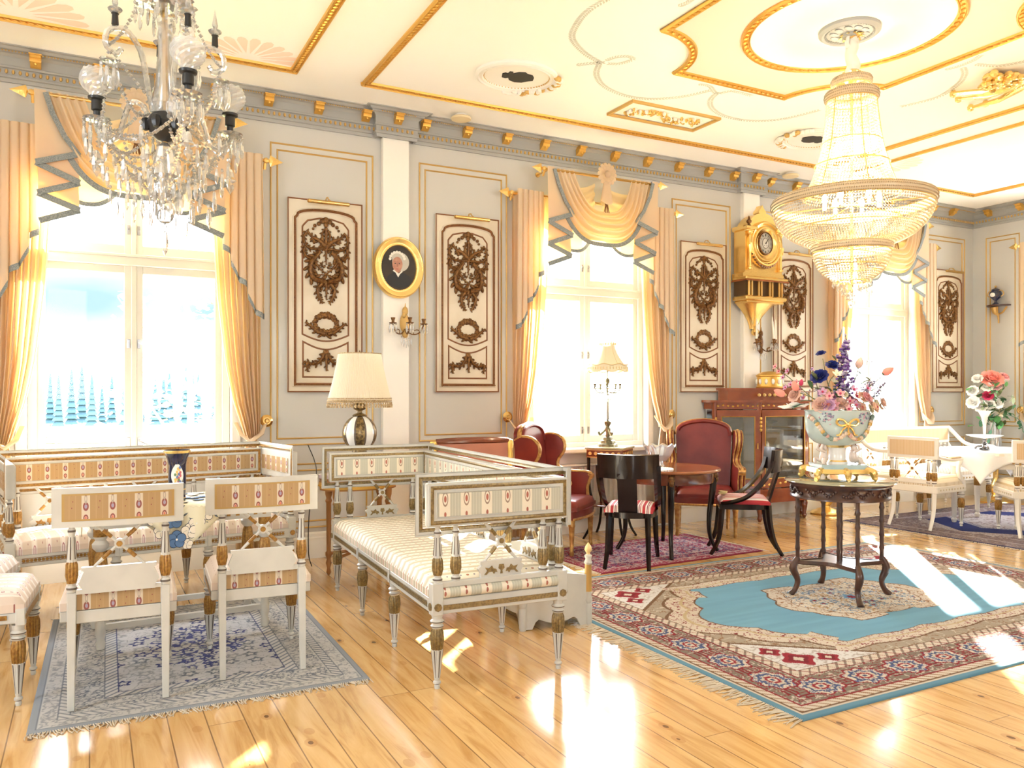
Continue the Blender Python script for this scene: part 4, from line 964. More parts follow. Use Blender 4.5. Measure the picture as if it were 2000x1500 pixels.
m = Mesh()
for r, n, z in ((.12, 20, 2.135), (.09, 16, 2.105), (.06, 12, 2.075), (.03, 8, 2.05)):
    for i in range(n): a = 2*PI*i/n; prism_drop(m, r*math.cos(a), r*math.sin(a), z, .62)
m.lathe([(0, 2.06), (.015, 2.04), (.015, 2.0), (.022, 1.985), (.02, 1.965), (0, 1.955)], 8, caps=False)
o = m.build('prism_tassel', CRYST, parent=t, smooth=0); o['kind'] = 'stuff'
for i in range(6):
    a = 2*PI*i/6+.3; b = Mesh(); b.lathe([(.012, 2.66), (.012, 2.70), (.02, 2.72), (.014, 2.75), (0, 2.77)], 8, at=(.17*math.cos(a), .17*math.sin(a), -.05)); b.build('bulb', BULB, parent=t)
for i, z in ((0, 2.72), (1, 3.0), (2, 2.45)):
    l = bpy.data.lights.new('bulb_light', 'POINT'); l.energy = (6, 5, 2)[i]; l.color = (1, .84, .62); l.shadow_soft_size = .10
    o = bpy.data.objects.new('bulb_light', l); o.location = (0, 0, z); COL.objects.link(o); o.parent = t
# ---- open-armed crystal chandelier on the left
SX, SY = .284, 3.72
t = thing('crystal_chandelier', 'open crystal chandelier with glass arms, cut tulip shades and bead chains at upper left', 'chandelier', (SX, SY, 0))
SHG = clear_mat('tulip_glass', (.92, .93, .93), gloss=.25, rough=.1, diff=.28)
CUTG = clear_mat('cut_glass', (.92, .93, .93), gloss=.30, rough=.1, diff=.12)
m = Mesh(); m.tube([(0, 0, 2.42), (0, 0, 3.80)], .011, 8); m.build('rod', BRASS, parent=t)
m = Mesh(); m.lathe([(.05, 2.56), (.058, 2.60), (.04, 2.68), (.028, 2.80), (.026, 2.92), (.034, 2.96)], 12, caps=False); m.lathe([(.03, 3.0), (.045, 3.03), (.03, 3.06)], 12); m.build('glass_sleeve', CUTG, parent=t, smooth=20)
m = Mesh(); m.lathe([(0, 2.44), (.03, 2.45), (.06, 2.48), (.075, 2.52), (.06, 2.55), (.03, 2.57)], 14)
for i in range(6): a = 2*PI*i/6; m.ell((.075*math.cos(a), .075*math.sin(a), 2.51), (.022, .022, .03), n=7, m=5)
m.build('hub', BLACK, parent=t)
for z, r, n in ((3.02, .115, 10), (3.16, .09, 9)):
    m = Mesh(); m.lathe([(.02, z+.02), (r*.6, z+.012), (r, z+.02), (r, z+.008), (r*.5, z-.006), (.02, z)], 16)
    for i in range(n): a = 2*PI*i/n; T = Matrix.Translation((r*math.cos(a), r*math.sin(a), z+.015)); m.ell((0, 0, 0), (.018, .018, .008), 0, T, n=6, m=4); prism_drop(m, r*math.cos(a), r*math.sin(a), z+.005, 1.15); 
    for i in range(n): a = 2*PI*(i+.5)/n; prism_drop(m, r*.6*math.cos(a), r*.6*math.sin(a), z-.01, .9)
    m.build('drop_tier', CUTG, parent=t, smooth=0)
m = Mesh(); m.lathe([(.02, 3.04), (.03, 3.055), (.02, 3.07)], 10); m.build('collar', BLACK, parent=t)
angs = [2.52, -1.376, .444, 1.5]
rA = .315
chain = Mesh()
def festoon(m, a, b, sag, r=.0102, step=.0195):
    a, b = Vector(a), Vector(b); L = (b-a).length+sag*1.3; n = max(4, int(L/step))
    for i in range(n+1):
        k = i/n; p = a.lerp(b, k); p.z -= sag*4*k*(1-k); octa(m, p.x, p.y, p.z, r*(.75 if i % 2 else 1))
ends = []
for i, a in enumerate(angs):
    c, s_ = math.cos(a), math.sin(a); D = lambda r, z: (r*c, r*s_, z)
    P = cubic([D(.06, 2.52), D(.10, 2.60), D(.155, 2.62), D(.185, 2.56), D(.215, 2.48), D(.275, 2.46), D(rA, 2.52), D(rA, 2.565)], 6)
    m = Mesh(); R = [.0105+.0016*((k % 2)) for k in range(len(P))]; m.tube(P, R, 8); m.build('glass_arm', CUTG, parent=t, smooth=0)
    m = Mesh(); m.lathe([(.008, 0), (.014, .01), (.014, .03), (.022, .035), (.022, .075), (.034, .08), (.036, .09), (.022, .092)], 14, at=D(rA, 2.56)); m.build('lamp_socket', BLACK, parent=t, smooth=40)
    m = Mesh(); prof = [(.024, 0), (.03, .02), (.055, .045), (.066, .075), (.06, .105), (.048, .12)]
    N = 20; rings = []
    for j, (r, z) in enumerate(cubic([(r, 0, z) for r, z in prof], 3)) if False else [(j, (p.x, p.z)) for j, p in enumerate(cubic([(r, 0, z) for r, z in prof], 3))]:
        z2 = z+(.007*abs(math.sin(1)) if 0 else 0); rings.append([tuple(Vector(D(rA, 2.645))+Vector((r*(1+.06*((k+j) % 2))*math.cos(2*PI*k/N), r*(1+.06*((k+j) % 2))*math.sin(2*PI*k/N), z+(.008*(k % 2) if j > 13 else 0)))) for k in range(N)])
    m.loft(rings, True)
    if i < 3: m.build('tulip_shade', SHG, parent=t, smooth=0)
    m = Mesh(); m.lathe([(.014, 0), (.045, .004), (.056, .014), (.05, .016), (.014, .008)], 14, at=D(rA, 2.545))
    for k in range(9): b = 2*PI*k/9; q = D(rA, 2.55); octa(m, q[0]+.052*math.cos(b), q[1]+.052*math.sin(b), q[2]-.005, .009); prism_drop(m, q[0]+.052*math.cos(b), q[1]+.052*math.sin(b), q[2]-.012, 1.05)
    m.build('drip_pan', CUTG, parent=t, smooth=0)
    # bell pendant under the arm end
    m = Mesh(); z = 2.44-.012*(i % 3); festoon(m, D(rA, 2.50), D(rA, z-.02), 0, .006, .016)
    m.lathe([(.008, 0), (.014, -.012), (.018, -.035), (.03, -.05), (.022, -.055), (.008, -.06), (.018, -.075), (.016, -.09), (.005, -.105), (0, -.115)], 8, at=D(rA, z-.02), caps=False); m.build('bell_pendant', CUTG, parent=t, smooth=0)
    ends.append(Vector(D(rA, 2.53)))
up = []
for i, a in enumerate((-2.85, -.15, 1.6, -1.2)):
    c, s_ = math.cos(a), math.sin(a); D = lambda r, z: (r*c, r*s_, z)
    P = cubic([D(.05, 2.56), D(.07, 2.66), D(.10, 2.80), D(.16, 2.87), D(.225, 2.85), D(.235, 2.79), D(.195, 2.765), D(.175, 2.79)], 6)
    m = Mesh(); m.tube(P, [.011+.0015*(k % 2) for k in range(len(P))], 8); m.build('scroll_arm', CUTG, parent=t, smooth=0)
    m = Mesh(); m.lathe([(.010, 0), (.014, .004), (.012, .045), (.016, .05)], 8, at=D(.20, 2.875)); m.build('spire_cup', BLACK, parent=t)
    m = Mesh(); m.lathe([(.008, 0), (.026, .012), (.028, .02), (.008, .03), (.012, .045), (.008, .07), (0, .115)], 8, at=D(.20, 2.925), caps=False); m.build('spire', CUTG, parent=t, smooth=0)
    m = Mesh(); m.lathe([(.005, 0), (.03, .004), (.035, .012), (.01, .012)], 10, at=D(.225, 2.72)); 
    for k in range(7): b = 2*PI*k/7; q = D(.225, 2.72); prism_drop(m, q[0]+.03*math.cos(b), q[1]+.03*math.sin(b), q[2], 1.2)
    m.build('pendant_cluster', CUTG, parent=t, smooth=0)
    up.append(Vector(D(.225, 2.79)))
m = Mesh(); m.lathe([(.012, 2.44), (.03, 2.42), (.045, 2.36), (.052, 2.32), (.056, 2.30), (.03, 2.29), (.045, 2.26), (.04, 2.22), (.015, 2.19), (0, 2.18)], 10, caps=False); m.ell((0, 0, 2.13), .035, n=8, m=6); m.build('bottom_bowl', CUTG, parent=t, smooth=0)
for i, e_ in enumerate(ends):
    m = Mesh(); nx = ends[(i+1) % 4]; festoon(m, e_, nx, .10); festoon(m, (e_*.8).xy.to_3d()+Vector((0, 0, 2.46)), (nx*.75).xy.to_3d()+Vector((0, 0, 2.44)), .14, .010); festoon(m, (e_*.62).xy.to_3d()+Vector((0, 0, 2.47)), Vector((e_.x*.12, e_.y*.12, 2.20)), .04, .010); festoon(m, e_, (e_+nx)/2*.25+Vector((0, 0, 1.85)), .03); festoon(m, e_, Vector((e_.x*.15, e_.y*.15, 2.28)), .07); festoon(m, e_, Vector((e_.x*.2, e_.y*.2, 2.50)), .11)
    mid = (e_+nx)/2; 
    for q in (Vector((mid.x*.9, mid.y*.9, 2.42)), Vector((mid.x*.5, mid.y*.5, 2.30))): prism_drop(m, q.x, q.y, q.z, 1.3)
    m.build('bead_chain', CRYST, parent=t, smooth=0)
for i, u in enumerate(up):
    m = Mesh(); festoon(m, u, ends[i % 4], .12); festoon(m, u, Vector((u.x*.3, u.y*.3, 2.55)), .10); festoon(m, u, ends[(i+2) % 4], .10); festoon(m, u, (u.x*.45, u.y*.45, 3.02), .03); m.build('bead_chain', CRYST, parent=t, smooth=0)
m = Mesh(); rnd = random.Random(8)
for r, z, n in ((.30, 2.46, 12), (.24, 2.34, 10), (.19, 2.20, 8), (.06, 2.29, 10), (.05, 2.235, 9), (.10, 2.33, 10), (.15, 2.28, 6), (.17, 2.36, 8), (.21, 2.27, 9), (.12, 2.20, 7), (.27, 2.40, 9)):
    for i in range(n): a = 2*PI*(i+.3)/n; prism_drop(m, r*math.cos(a), r*math.sin(a), z-rnd.uniform(0, .03), 1.1)
prism_drop(m, 0, 0, 2.10, 1.6); m.build('drop_skirt', CRYST, parent=t, smooth=0)['kind'] = 'stuff'
# ================================================================ white and gilt furniture
TAN, CRM, RDM = (.41, .27, .13), (.62, .54, .42), (.27, .09, .08)
mot = [(.5, .10, .25, .16, RDM, .28), (.5, .05, .25, .08, (.35, .30, .42), None), (.5, .05, .55, .18, (.42, .36, .30), .3), (.5, .09, .8, .13, RDM, .25), (.5, .035, .8, .06, (.62, .18, .12), None), (.02, .018, .2, .03, RDM, None), (.02, .018, .7, .03, RDM, None), (.98, .018, .45, .03, RDM, None)]
SP = [(0, TAN), (.10, (.46, .31, .16)), (.13, TAN), (.34, CRM), (.66, TAN), (.86, (.46, .31, .16)), (.89, TAN)]
FABX = striped('rose_stripe_x', 0, .104, SP, 2, .11, mot, offs=.25); FABY = striped('rose_stripe_y', 1, .104, SP, 2, .11, mot)  # rose cloth for the backs, shade mixed into its stripe colours
SEATSP = [(0, (.66, .55, .46)), (.30, (.82, .76, .70)), (.36, (.72, .64, .60)), (.40, (.84, .78, .72)), (.62, (.72, .64, .60)), (.68, (.66, .55, .46))]  # the same cloth on seats, its colours lightened as if lit
mots = [(.5, .08, .3, .12, (.45, .22, .25), .3), (.5, .05, .75, .12, (.45, .25, .28), None), (.05, .02, .5, .05, RDM, None)]
SEATX = striped('rose_seat_x', 0, .075, SEATSP, 1, .06, mots, offs=.2)
GRN, CR2 = (.50, .49, .40), (.78, .71, .58)
SP2 = [(0, CR2), (.46, GRN), (.55, (.58, .57, .48)), (.58, GRN), (.68, (.60, .58, .49)), (.71, GRN), (.82, (.58, .57, .48)), (.85, GRN), (.95, CR2)]
mot2 = [(.23, .15, .5, .22, (.33, .24, .18), .12), (.23, .06, .5, .09, (.42, .14, .10), None), (.23, .055, .08, .07, (.40, .14, .10), None), (.23, .055, .92, .07, (.40, .14, .10), None)]
GRX = striped('sage_stripe_x', 0, .106, SP2, 2, .17, mot2, offs=.3); GRY = striped('sage_stripe_y', 1, .106, SP2, 2, .17, mot2)
GSEAT = striped('sage_seat', 0, .072, [(0, (.83, .77, .66)), (.5, (.46, .40, .28)), (.56, (.66, .61, .50)), (.62, (.50, .44, .32)), (.9, (.62, .56, .44))], 1, .07, [(.24, .07, .3, .11, (.45, .22, .14), None), (.24, .05, .8, .07, (.25, .25, .3), None)])
FINE = [(0, (.66, .47, .27)), (.5, (.74, .58, .38))]
FINEX = striped('fine_stripe_x', 0, .016, FINE); FINEY = striped('fine_stripe_y', 1, .016, FINE)
PALES = striped('pale_seat', 0, .05, [(0, (.80, .72, .58)), (.4, (.68, .56, .38)), (.5, (.82, .75, .62)), (.8, (.60, .48, .30))])
LACE = mat('white_lace', (.85, .86, .88), .8, bump=(300, .3))
def turned_leg(m, x, y, z1, r=1.0, T=None):
    k = z1/.36
    p = [(0, 0, 0), (.011, 0, 0), (.013, .012, 0), (.010, .02, 2), (.017, .026, 0), (.017, .034, 0), (.011, .04, 0), (.013, .05, 0), (.026, .19, 1), (.0265, .192, 1), (.031, .235, 1), (.029, .27, 1), (.022, .29, 0), (.027, .297, 2), (.029, .302, 0), (.021, .31, 0), (.030, .32, 2), (.031, .325, 0), (.022, .335, 0), (.026, .36, 0)]
    m.lathe([(a*r, z*k, c) for a, z, c in p], 18, at=(x, y, 0), flute=(12, .16, .045*k, .285*k), T=T)
    # dark flute lines
    for i in range(6):
        a = 2*PI*i/6+.26; m.tube([(x+(.0115*r)*math.cos(a), y+.0115*r*math.sin(a), .055*k), (x+.0245*r*math.cos(a), y+.0245*r*math.sin(a), .185*k)], [.0022, .0034], 4, 2, T=T)
def baluster(m, x, y, z0, z1, r=1.0, T=None):
    h = z1-z0; p = [(.018, 0, 0), (.021, .04, 2), (.021, .07, 0), (.015, .10, 0), (.019, .13, 1), (.026, .24, 1), (.024, .40, 1), (.020, .44, 0), (.019, .46, 0), (.0125, .83, 0), (.016, .87, 2), (.016, .90, 0), (.010, .94, 0), (.013, 1, 0)]
    m.lathe([(a*r, z0+z*h, c) for a, z, c in p], 16, at=(x, y, 0), flute=(10, .15, z0+.12*h, z0+.82*h), T=T)
    for i in range(6): a = 2*PI*i/6+.3; m.tube([(x+.0185*r*math.cos(a), y+.0185*r*math.sin(a), z0+.48*h), (x+.0125*r*math.cos(a), y+.0125*r*math.sin(a), z0+.80*h)], [.0028, .0020], 4, 2, T=T)
def lattice(m, c, hw, z0, z1, ax, T=None, th=.009):
    """crossed turned rods with a rosette; ax 0: in the xz plane at y = c[1], 1: in the yz plane"""
    def q(u, z, w=0): return (c[0]+u, c[1]+w, z) if ax == 0 else (c[0]+w, c[1]+u, z)
    zc = (z0+z1)/2
    for s in (-1, 1):
        for e in (z0, z1):
            P = [q(s*hw, e), q(s*hw*.62, lerp(zc, e, .62)), q(s*hw*.58, lerp(zc, e, .58)), q(s*hw*.30, lerp(zc, e, .30)), q(s*hw*.26, lerp(zc, e, .26)), q(0, zc)]
            m.tube([P[0], P[1]], [th*.6, th*.95], 7, 0, T=T); m.tube([P[1], P[3]], [th*1.05, th*1.25, th*.95], 7, 1, T=T); m.tube([P[3], P[5]], [th*.8, th*.8], 7, 0, T=T)
    m.tube([q(0, zc, -th*1.3), q(0, zc, th*1.3)], .021, 12, 0, T=T); m.tube([q(0, zc, -th*1.7), q(0, zc, th*1.7)], .013, 10, 1, T=T)
def plate(m, c, hw, z0, z1, ax, T=None, th=.012, art=True):
    def pl(u, v, w): return (c[0]+u, c[1]-w, v) if ax == 0 else (c[0]+w, c[1]+u, v)
    e = .016; P = [(-hw, z0), (hw, z0), (hw, z0+.02), (hw+e, z0+.045), (hw-.006, z1-.018), (hw+.004, z1-.014), (hw+.004, z1), (-hw-.004, z1), (-hw-.004, z1-.014), (-hw+.006, z1-.018), (-hw-e, z0+.045), (-hw, z0+.02)]
    m.prism(P, -th, th, pl, 0, T=T)
    if art:
        g = [(-.9, .05), (-.75, .4), (-.86, .75), (-.65, .65), (-.5, .9), (-.42, .6), (-.28, .55), (-.22, .2), (-.32, .28), (-.4, .05), (-.48, .3), (-.68, .28), (-.78, .05)]
        H = z1-z0-.03
        for s in (-1, 1):
            for w0, w1 in ((th, th+.003), (-th-.003, -th)):
                m.prism([(s*u*hw*.95, z0+.012+v*H) for u, v in g], w0, w1, pl, 1, T=T)
                if s == 1: m.prism([(-.006, z0+.014), (.006, z0+.014), (.004, z0+.03), (.016, z0+.04), (.012, z1-.02), (-.012, z1-.02), (-.016, z0+.04), (-.004, z0+.03)], w0, w1, pl, 1, T=T)
def cushion(m, x0, x1, y0, y1, z0, z1, mi=0, T=None, n=14, pw=5, taper=0):
    def f(a, b):
        s, t = 2*a-1, 2*b-1; e = (1-abs(s)**pw)*(1-abs(t)**pw); k = 1-taper*(b)
        return ((x0+x1)/2+(x1-x0)/2*k*math.copysign(abs(s)**.8, s), (y0+y1)/2+(y1-y0)/2*math.copysign(abs(t)**.8, t), z0+(z1-z0)*(.35+.65*max(0, e)**.35 if e > 0 else .35))
    o = len(m.v); m.sheet(f, n, n, mi, T=T)
    # skirt down to z0
    ring = [(i, 0) for i in range(n)]+[(n, j) for j in range(n)]+[(n-i, n) for i in range(n)]+[(0, n-j) for j in range(n)]
    def s2(z): return [(lambda p: (p[0], p[1], z))(f(i/n, j/n)) for i, j in ring]
    top = [f(i/n, j/n) for i, j in ring]
    m.loft([s2(z0), top], True, mi, T=T)
def gust_chair(label):
    t = thing('gustavian_chair', label, 'chair', group='white gilt chairs at the cloth-covered table')
    W3 = [WHITE, OCHRE, DARKLINE]
    m = Mesh(); m.box((-.235, -.265, .365), (.235, .215, .415), 0, bev=.004)
    for y in (-.267,): m.box((-.18, y-.002, .375), (.18, y, .405), 1)
    for s in (-1, 1): m.box((s*.237-.002*(s < 0), -.20, .385), (s*.237+.002*(s > 0), .20, .405), 1)
    for s in (-1, 1):
        m.box((s*.235-.032 if s > 0 else s*.235-.006, -.27, .355), (s*.235+.006 if s > 0 else s*.235+.032, -.232, .43), 0, bev=.004)
        m.tube([(s*.222, -.268, .392), (s*.222, -.273, .392)], .013, 12, 1)
    m.box((-.17, .215, .36), (.17, .24, .415), 0, bev=.003); m.build('seat_frame', W3, parent=t, smooth=30)
    m = Mesh(); cushion(m, -.236, .236, -.266, .22, .415, .515); m.build('seat_cushion', SEATX, parent=t, smooth=60)
    m = Mesh(); m.box((-.168, .222, .418), (.168, .236, .497), 0); m.build('seat_back_cloth', FABX, parent=t, smooth=0)
    for s in (-1, 1):
        m = Mesh(); turned_leg(m, s*.212, -.24, .358); m.build('leg', W3, parent=t, smooth=40)
        m = Mesh(); m.box((-.019, -.017, 0), (.019, .017, .5), 0, bev=.003)
        m.v = [((x*(.72+.28*min(1, z/.36)))+s*.187, y*(.72+.28*min(1, z/.36))+.233+.045*max(0, 1-z/.4)**1.5, z) for x, y, z in m.v]
        m.build('leg', W3, parent=t, smooth=30)
        m = Mesh(); baluster(m, s*.187, .236, .5, .80); m.build('back_post', W3, parent=t, smooth=40)
    cy = lambda x: .255-.03*(x/.26)**2*1.0+.0
    m = Mesh(); N = 20
    def crest(a, z, w): x = -.262+.524*a; return (x, .245+.022*(1-(x/.262)**2)*1.2+w, z)
    rg = [[crest(i/N, .785, -.016), crest(i/N, .955, -.016), crest(i/N, .955, .016), crest(i/N, .785, .016)] for i in range(N+1)]
    m.loft(rg, True, caps=True); cr_ = m.build('crest', WHITE, parent=t, smooth=30)
    for w0, w1 in ((.016, .0185), (-.0185, -.016)):
        b = Mesh(); b.loft([[crest(k, .812, w0), crest(k, .93, w0), crest(k, .93, w1), crest(k, .812, w1)] for k in [.075+.85*i/N for i in range(N+1)]], True, caps=True); b.build('gilt_border', mat('aged_border', (.42, .27, .09), .6), parent=cr_, smooth=0)
        s_ = 1 if w0 > 0 else -1
        b = Mesh(); b.loft([[crest(k, .820, w0+.001*s_), crest(k, .922, w0+.001*s_), crest(k, .922, w0+.0035*s_), crest(k, .820, w0+.0035*s_)] for k in [.095+.81*i/N for i in range(N+1)]], True, caps=True); b.build('back_cloth', FABX, parent=cr_, smooth=0)
    m = Mesh(); lattice(m, (0, .245), .105, .60, .80, 0); m.build('lattice', W3, parent=t, smooth=50)
    m = Mesh(); plate(m, (0, .243), .145, .49, .605, 0, art=False); m.box((-.17, .235, .49), (.17, .25, .51), 0); m.build('splat', W3, parent=t, smooth=30)
    return t
c0 = gust_chair('white gilt chair with its back to us, left one at the cloth-covered table'); c0.location = (.13, 4.21, .012); c0.rotation_euler = (0, 0, PI-.05)
dup(c0, (.765, 4.30, .012), PI-.06, 'white gilt chair with its back to us, right one at the cloth-covered table')
dup(c0, (-.50, 4.385, 0), PI/2-.08, 'white gilt chair cut by the left picture edge, nearer one, seat corner and legs showing')
dup(c0, (-.64, 4.98, 0), PI/2-.16, 'white gilt chair cut by the left picture edge, farther one beside the sofa end')
def gust_sofa(label, L, D, mats, loc, rz, gilt, nleg=4, nlat=3):
    fx, fy, seat = mats; t = thing('gustavian_sofa', label, 'sofa', loc, rz); W3 = [WHITE, gilt, DARKLINE]
    hx, hy = L/2, D/2
    m = Mesh(); m.box((-hx, -hy, .35), (hx, -hy+.03, .42), 0, bev=.004); m.box((-hx, hy-.03, .35), (hx, hy, .49), 0, bev=.004); m.box((-hx+.03, -hy+.02, .35), (hx-.03, hy-.02, .40), 0)
    for s in (-1, 1):
        m.box((s*hx, -hy, .35), (s*(hx-.03), hy, .42), 0, bev=.004); m.box((s*hx, -hy+.02, .472), (s*(hx-.03), hy-.02, .498), 0, bev=.003)
        m.box((s*(hx+.003), -hy+.05, .368), (s*hx, hy-.05, .392), 1)
        for e in (-1, 1):
            m.box((s*(hx+.005), e*(hy+.005), .345), (s*(hx-.05), e*(hy-.05), .495), 0, bev=.004)
            m.tube([(s*(hx+.005), e*(hy-.022), .385), (s*(hx+.010), e*(hy-.022), .385)], .019, 8, 1); m.tube([(s*(hx-.022), e*(hy+.005), .385), (s*(hx-.022), e*(hy+.010), .385)], .019, 8, 1)
    # gilt guilloche in the front rail
    nb = nleg-1
    for k in range(nb):
        a, b = -hx+.06+(L-.12)*k/nb+.02, -hx+.06+(L-.12)*(k+1)/nb-.02; n = int((b-a)/.02)
        for i in range(n): m.tube([(a+(b-a)*(i+.5)/n, -hy-.001, .386), (a+(b-a)*(i+.5)/n, -hy-.004, .386)], .010, 6, 1)
        m.box((a, -hy-.001, .372), (b, -hy-.003, .375), 1); m.box((a, -hy-.001, .397), (b, -hy-.003, .400), 1)
    for k in range(1, nb): x = -hx+.03+(L-.06)*k/nb; m.box((x-.014, -hy-.006, .352), (x+.014, -hy, .425), 0, bev=.003)
    m.build('seat_frame', W3, parent=t, smooth=30)
    m = Mesh(); cushion(m, -hx+.032, hx-.032, -hy+.0, hy-.03, .42, .515, n=24, pw=8); m.build('seat_cushion', seat, parent=t, smooth=60)
    for s in (-1, 1):
        m = Mesh(); m.tube([(s*(hx-.012), -hy+.05, .447), (s*(hx-.012), hy-.05, .447)], .026, 10); m.build('side_roll', fy, parent=t, smooth=60)
    for k in range(nleg):
        x = -hx+.03+(L-.06)*k/(nleg-1)
        for y in (-hy+.03, hy-.03): m = Mesh(); turned_leg(m, x, y, .35, 1.08); m.build('leg', W3, parent=t, smooth=40)
    # back and end panels
    z0, z1, th = .757, .957, .025
    def panel(ax, p0, p1, c, fab):
        def pl(u, v, w): return (u, c-w, v) if ax == 0 else (c+w, u, v)
        m = Mesh(); m.box(pl(p0, z0, -th), pl(p1, z1, th), 0, bev=.004)
        Q = [(p0, z0), (p1, z0), (p1, z1), (p0, z1)]
        for f in (1, -1):
            pf = (lambda u, v, w, f=f: pl(u, v, f*(th+w))); q2 = Q if (f > 0) else Q[::-1]
            m.mould(q2, [(.010, 0), (.010, .004, 1), (.018, .007, 1), (.026, .004, 1), (.028, .001, 0), (.040, .001, 0), (.042, .005, 0), (.047, .001, 0)], pf, 0, closed=True) if (f > 0) else m.mould(q2, [(-.010, 0), (-.010, .004, 1), (-.018, .007, 1), (-.026, .004, 1), (-.028, .001, 0), (-.040, .001, 0), (-.042, .005, 0), (-.047, .001, 0)][::1] if False else [(.010, 0), (.010, .004, 1), (.018, .007, 1), (.026, .004, 1), (.028, .001, 0), (.040, .001, 0), (.042, .005, 0), (.047, .001, 0)], pf, 0, closed=True)
        o = m.build('back_rail' if ax == 0 else 'arm_rail', W3, parent=t, smooth=30)
        b = Mesh()
        for f in (1, -1): b.box(pl(p0+.047, z0+.047, f*th), pl(p1-.047, z1-.047, f*(th+.0045)), 0)
        b.build('back_cloth' if ax == 0 else 'arm_cloth', fab, parent=o, smooth=0)
    panel(0, -hx+.046, hx-.046, hy-.02, fx)
    for s in (-1, 1): panel(1, -hy-.025, hy+.006, s*(hx-.02), fy)
    for s in (-1, 1):
        for y in (-hy+.03, -hy+.12, hy-.12, hy-.03): m = Mesh(); baluster(m, s*(hx-.022), y, .495, z0, 1.05); m.build('baluster', W3, parent=t, smooth=40)
        m = Mesh(); plate(m, (s*(hx-.022), 0), .105, .496, .575, 1); m.build('painted_plate', W3, parent=t, smooth=30)
        m = Mesh(); lattice(m, (s*(hx-.022), 0), .085, .572, z0+.004, 1, th=.010); m.build('lattice', W3, parent=t, smooth=50)
    for k in range(nlat):
        x = -hx+L*(k+.5)/nlat
        m = Mesh(); plate(m, (x, hy-.02), .10, .488, .57, 0); m.build('painted_plate', W3, parent=t, smooth=30)
        m = Mesh(); lattice(m, (x, hy-.02), .085, .567, z0+.004, 0, th=.010); m.build('lattice', W3, parent=t, smooth=50)
        if k < nlat-1:
            for d in (-.045, .045): m = Mesh(); baluster(m, -hx+L*(k+1)/nlat+d, hy-.02, .49, z0, 1.05); m.build('baluster', W3, parent=t, smooth=40)
    for s in (-1, 1): m = Mesh(); baluster(m, s*(hx-.11), hy-.02, .49, z0, 1.05); m.build('baluster', W3, parent=t, smooth=40)
    return t
gust_sofa('long white sofa with sage striped upholstery and end-on view, centre of the room', 2.10, .70, (GRX, GRY, GSEAT), (1.80, 4.49, 0), math.radians(-92.6), OLIVE)
gust_sofa('white sofa with rose striped upholstery below the leftmost window', 1.75, .60, (FABX, FABY, SEATX), (.385, 5.95, 0), math.radians(9), OCHRE)
# ---- table with pansy cloth
t = thing('side_table', 'white gilt table under a pansy cloth between the two near chairs and the window sofa', 'table', (.47, 5.06, .012), math.radians(3))
Mesh().box((-.50, -.29, .715), (.50, .29, .74), bev=.006).build('table_top', WHITE, parent=t)
m = Mesh(); m.box((-.46, -.25, .64), (.46, .25, .715), 0)
for i in range(18): m.box((-.44+.05*i, -.254, .66), (-.42+.05*i, -.25, .70), 1)
m.build('apron', [WHITE, OCHRE], parent=t)
for sx in (-1, 1):
    for sy in (-1, 1):
        m = Mesh(); m.lathe([(.02, 0, 0), (.024, .03, 0), (.018, .05, 0), (.026, .08, 0), (.026, .13, 0), (.02, .15, 0), (.026, .20, 0), (.030, .32, 1), (.036, .42, 1), (.030, .50, 1), (.022, .52, 0), (.040, .54, 0), (.042, .56, 0), (.026, .58, 0), (.036, .60, 1), (.036, .64, 0)], 18, at=(sx*.43, sy*.22, 0), flute=(12, .14, .19, .51)); m.build('leg', [WHITE, OCHRE], parent=t, smooth=40)
m = Mesh(); m.box((-.41, -.235, .10), (.41, -.205, .13)); m.box((-.41, .205, .10), (.41, .235, .13)); 
for s in (-1, 1): m.box((s*.43-.015, -.22, .10), (s*.43+.015, .22, .13))
m.build('stretcher', WHITE, parent=t)
PCL = mat('ivory_cloth', (.78, .72, .52), .8); 
t = thing('tablecloth', 'ivory cloth with blue pansies draped over the table, one corner hanging', 'tablecloth', (.47, 5.06, .012), math.radians(3))
def cloth(a, b):
    # a diamond cloth: centre on the table, near corner hangs over the front edge
    u, v = 2*a-1, 2*b-1; s = .66
    x = (u-v)*s*.50-.02; y = (u+v)*s*.42+.03
    z = .745
    if y < -.292: d = -.292-y; y = -.295-.012*math.sin(x*30)-.01; z = .742-d
    if y > .292: d = y-.292; y = .295; z = .742-d
    if abs(x) > .505: z = .742-(abs(x)-.505); x = math.copysign(.508, x)
    return (x, y, z)
def scal(m, f, mi, n=40): m.sheet(f, n, n, mi)
m = Mesh(); m.sheet(cloth, 48, 48); base_ = m.build('cloth', PCL, parent=t, smooth=50, solid=.003)
def pansy(m, x, y, r, mats=(0, 1)):
    """flower lying on the cloth; on top when y > -.29, else hanging"""
    def q(u, v, w): 
        yy = y+v
        if yy < -.292: return (x+u, -.310-w, .742-(-.292-yy))
        return (x+u, yy, .7475+w)
    for k in range(5):
        a = PI/2+2*PI*k/5; c = (math.cos(a)*r*.5, math.sin(a)*r*.5)
        pts = [(c[0]+r*.52*math.cos(b), c[1]+r*.52*math.sin(b)) for b in [2*PI*i/12 for i in range(12)]]
        m.prism(pts, .001+.0008*k, .002+.0008*k, q, mats[0]); m.prism([(c[0]+(u-c[0])*.88, c[1]+(v-c[1])*.88) for u, v in pts], .002+.0008*k, .0028+.0008*k, q, mats[1])
    m.prism([(r*.12*math.cos(b), r*.12*math.sin(b)) for b in [2*PI*i/8 for i in range(8)]], .005, .0075, q, 2)
m = Mesh(); rnd = random.Random(4)
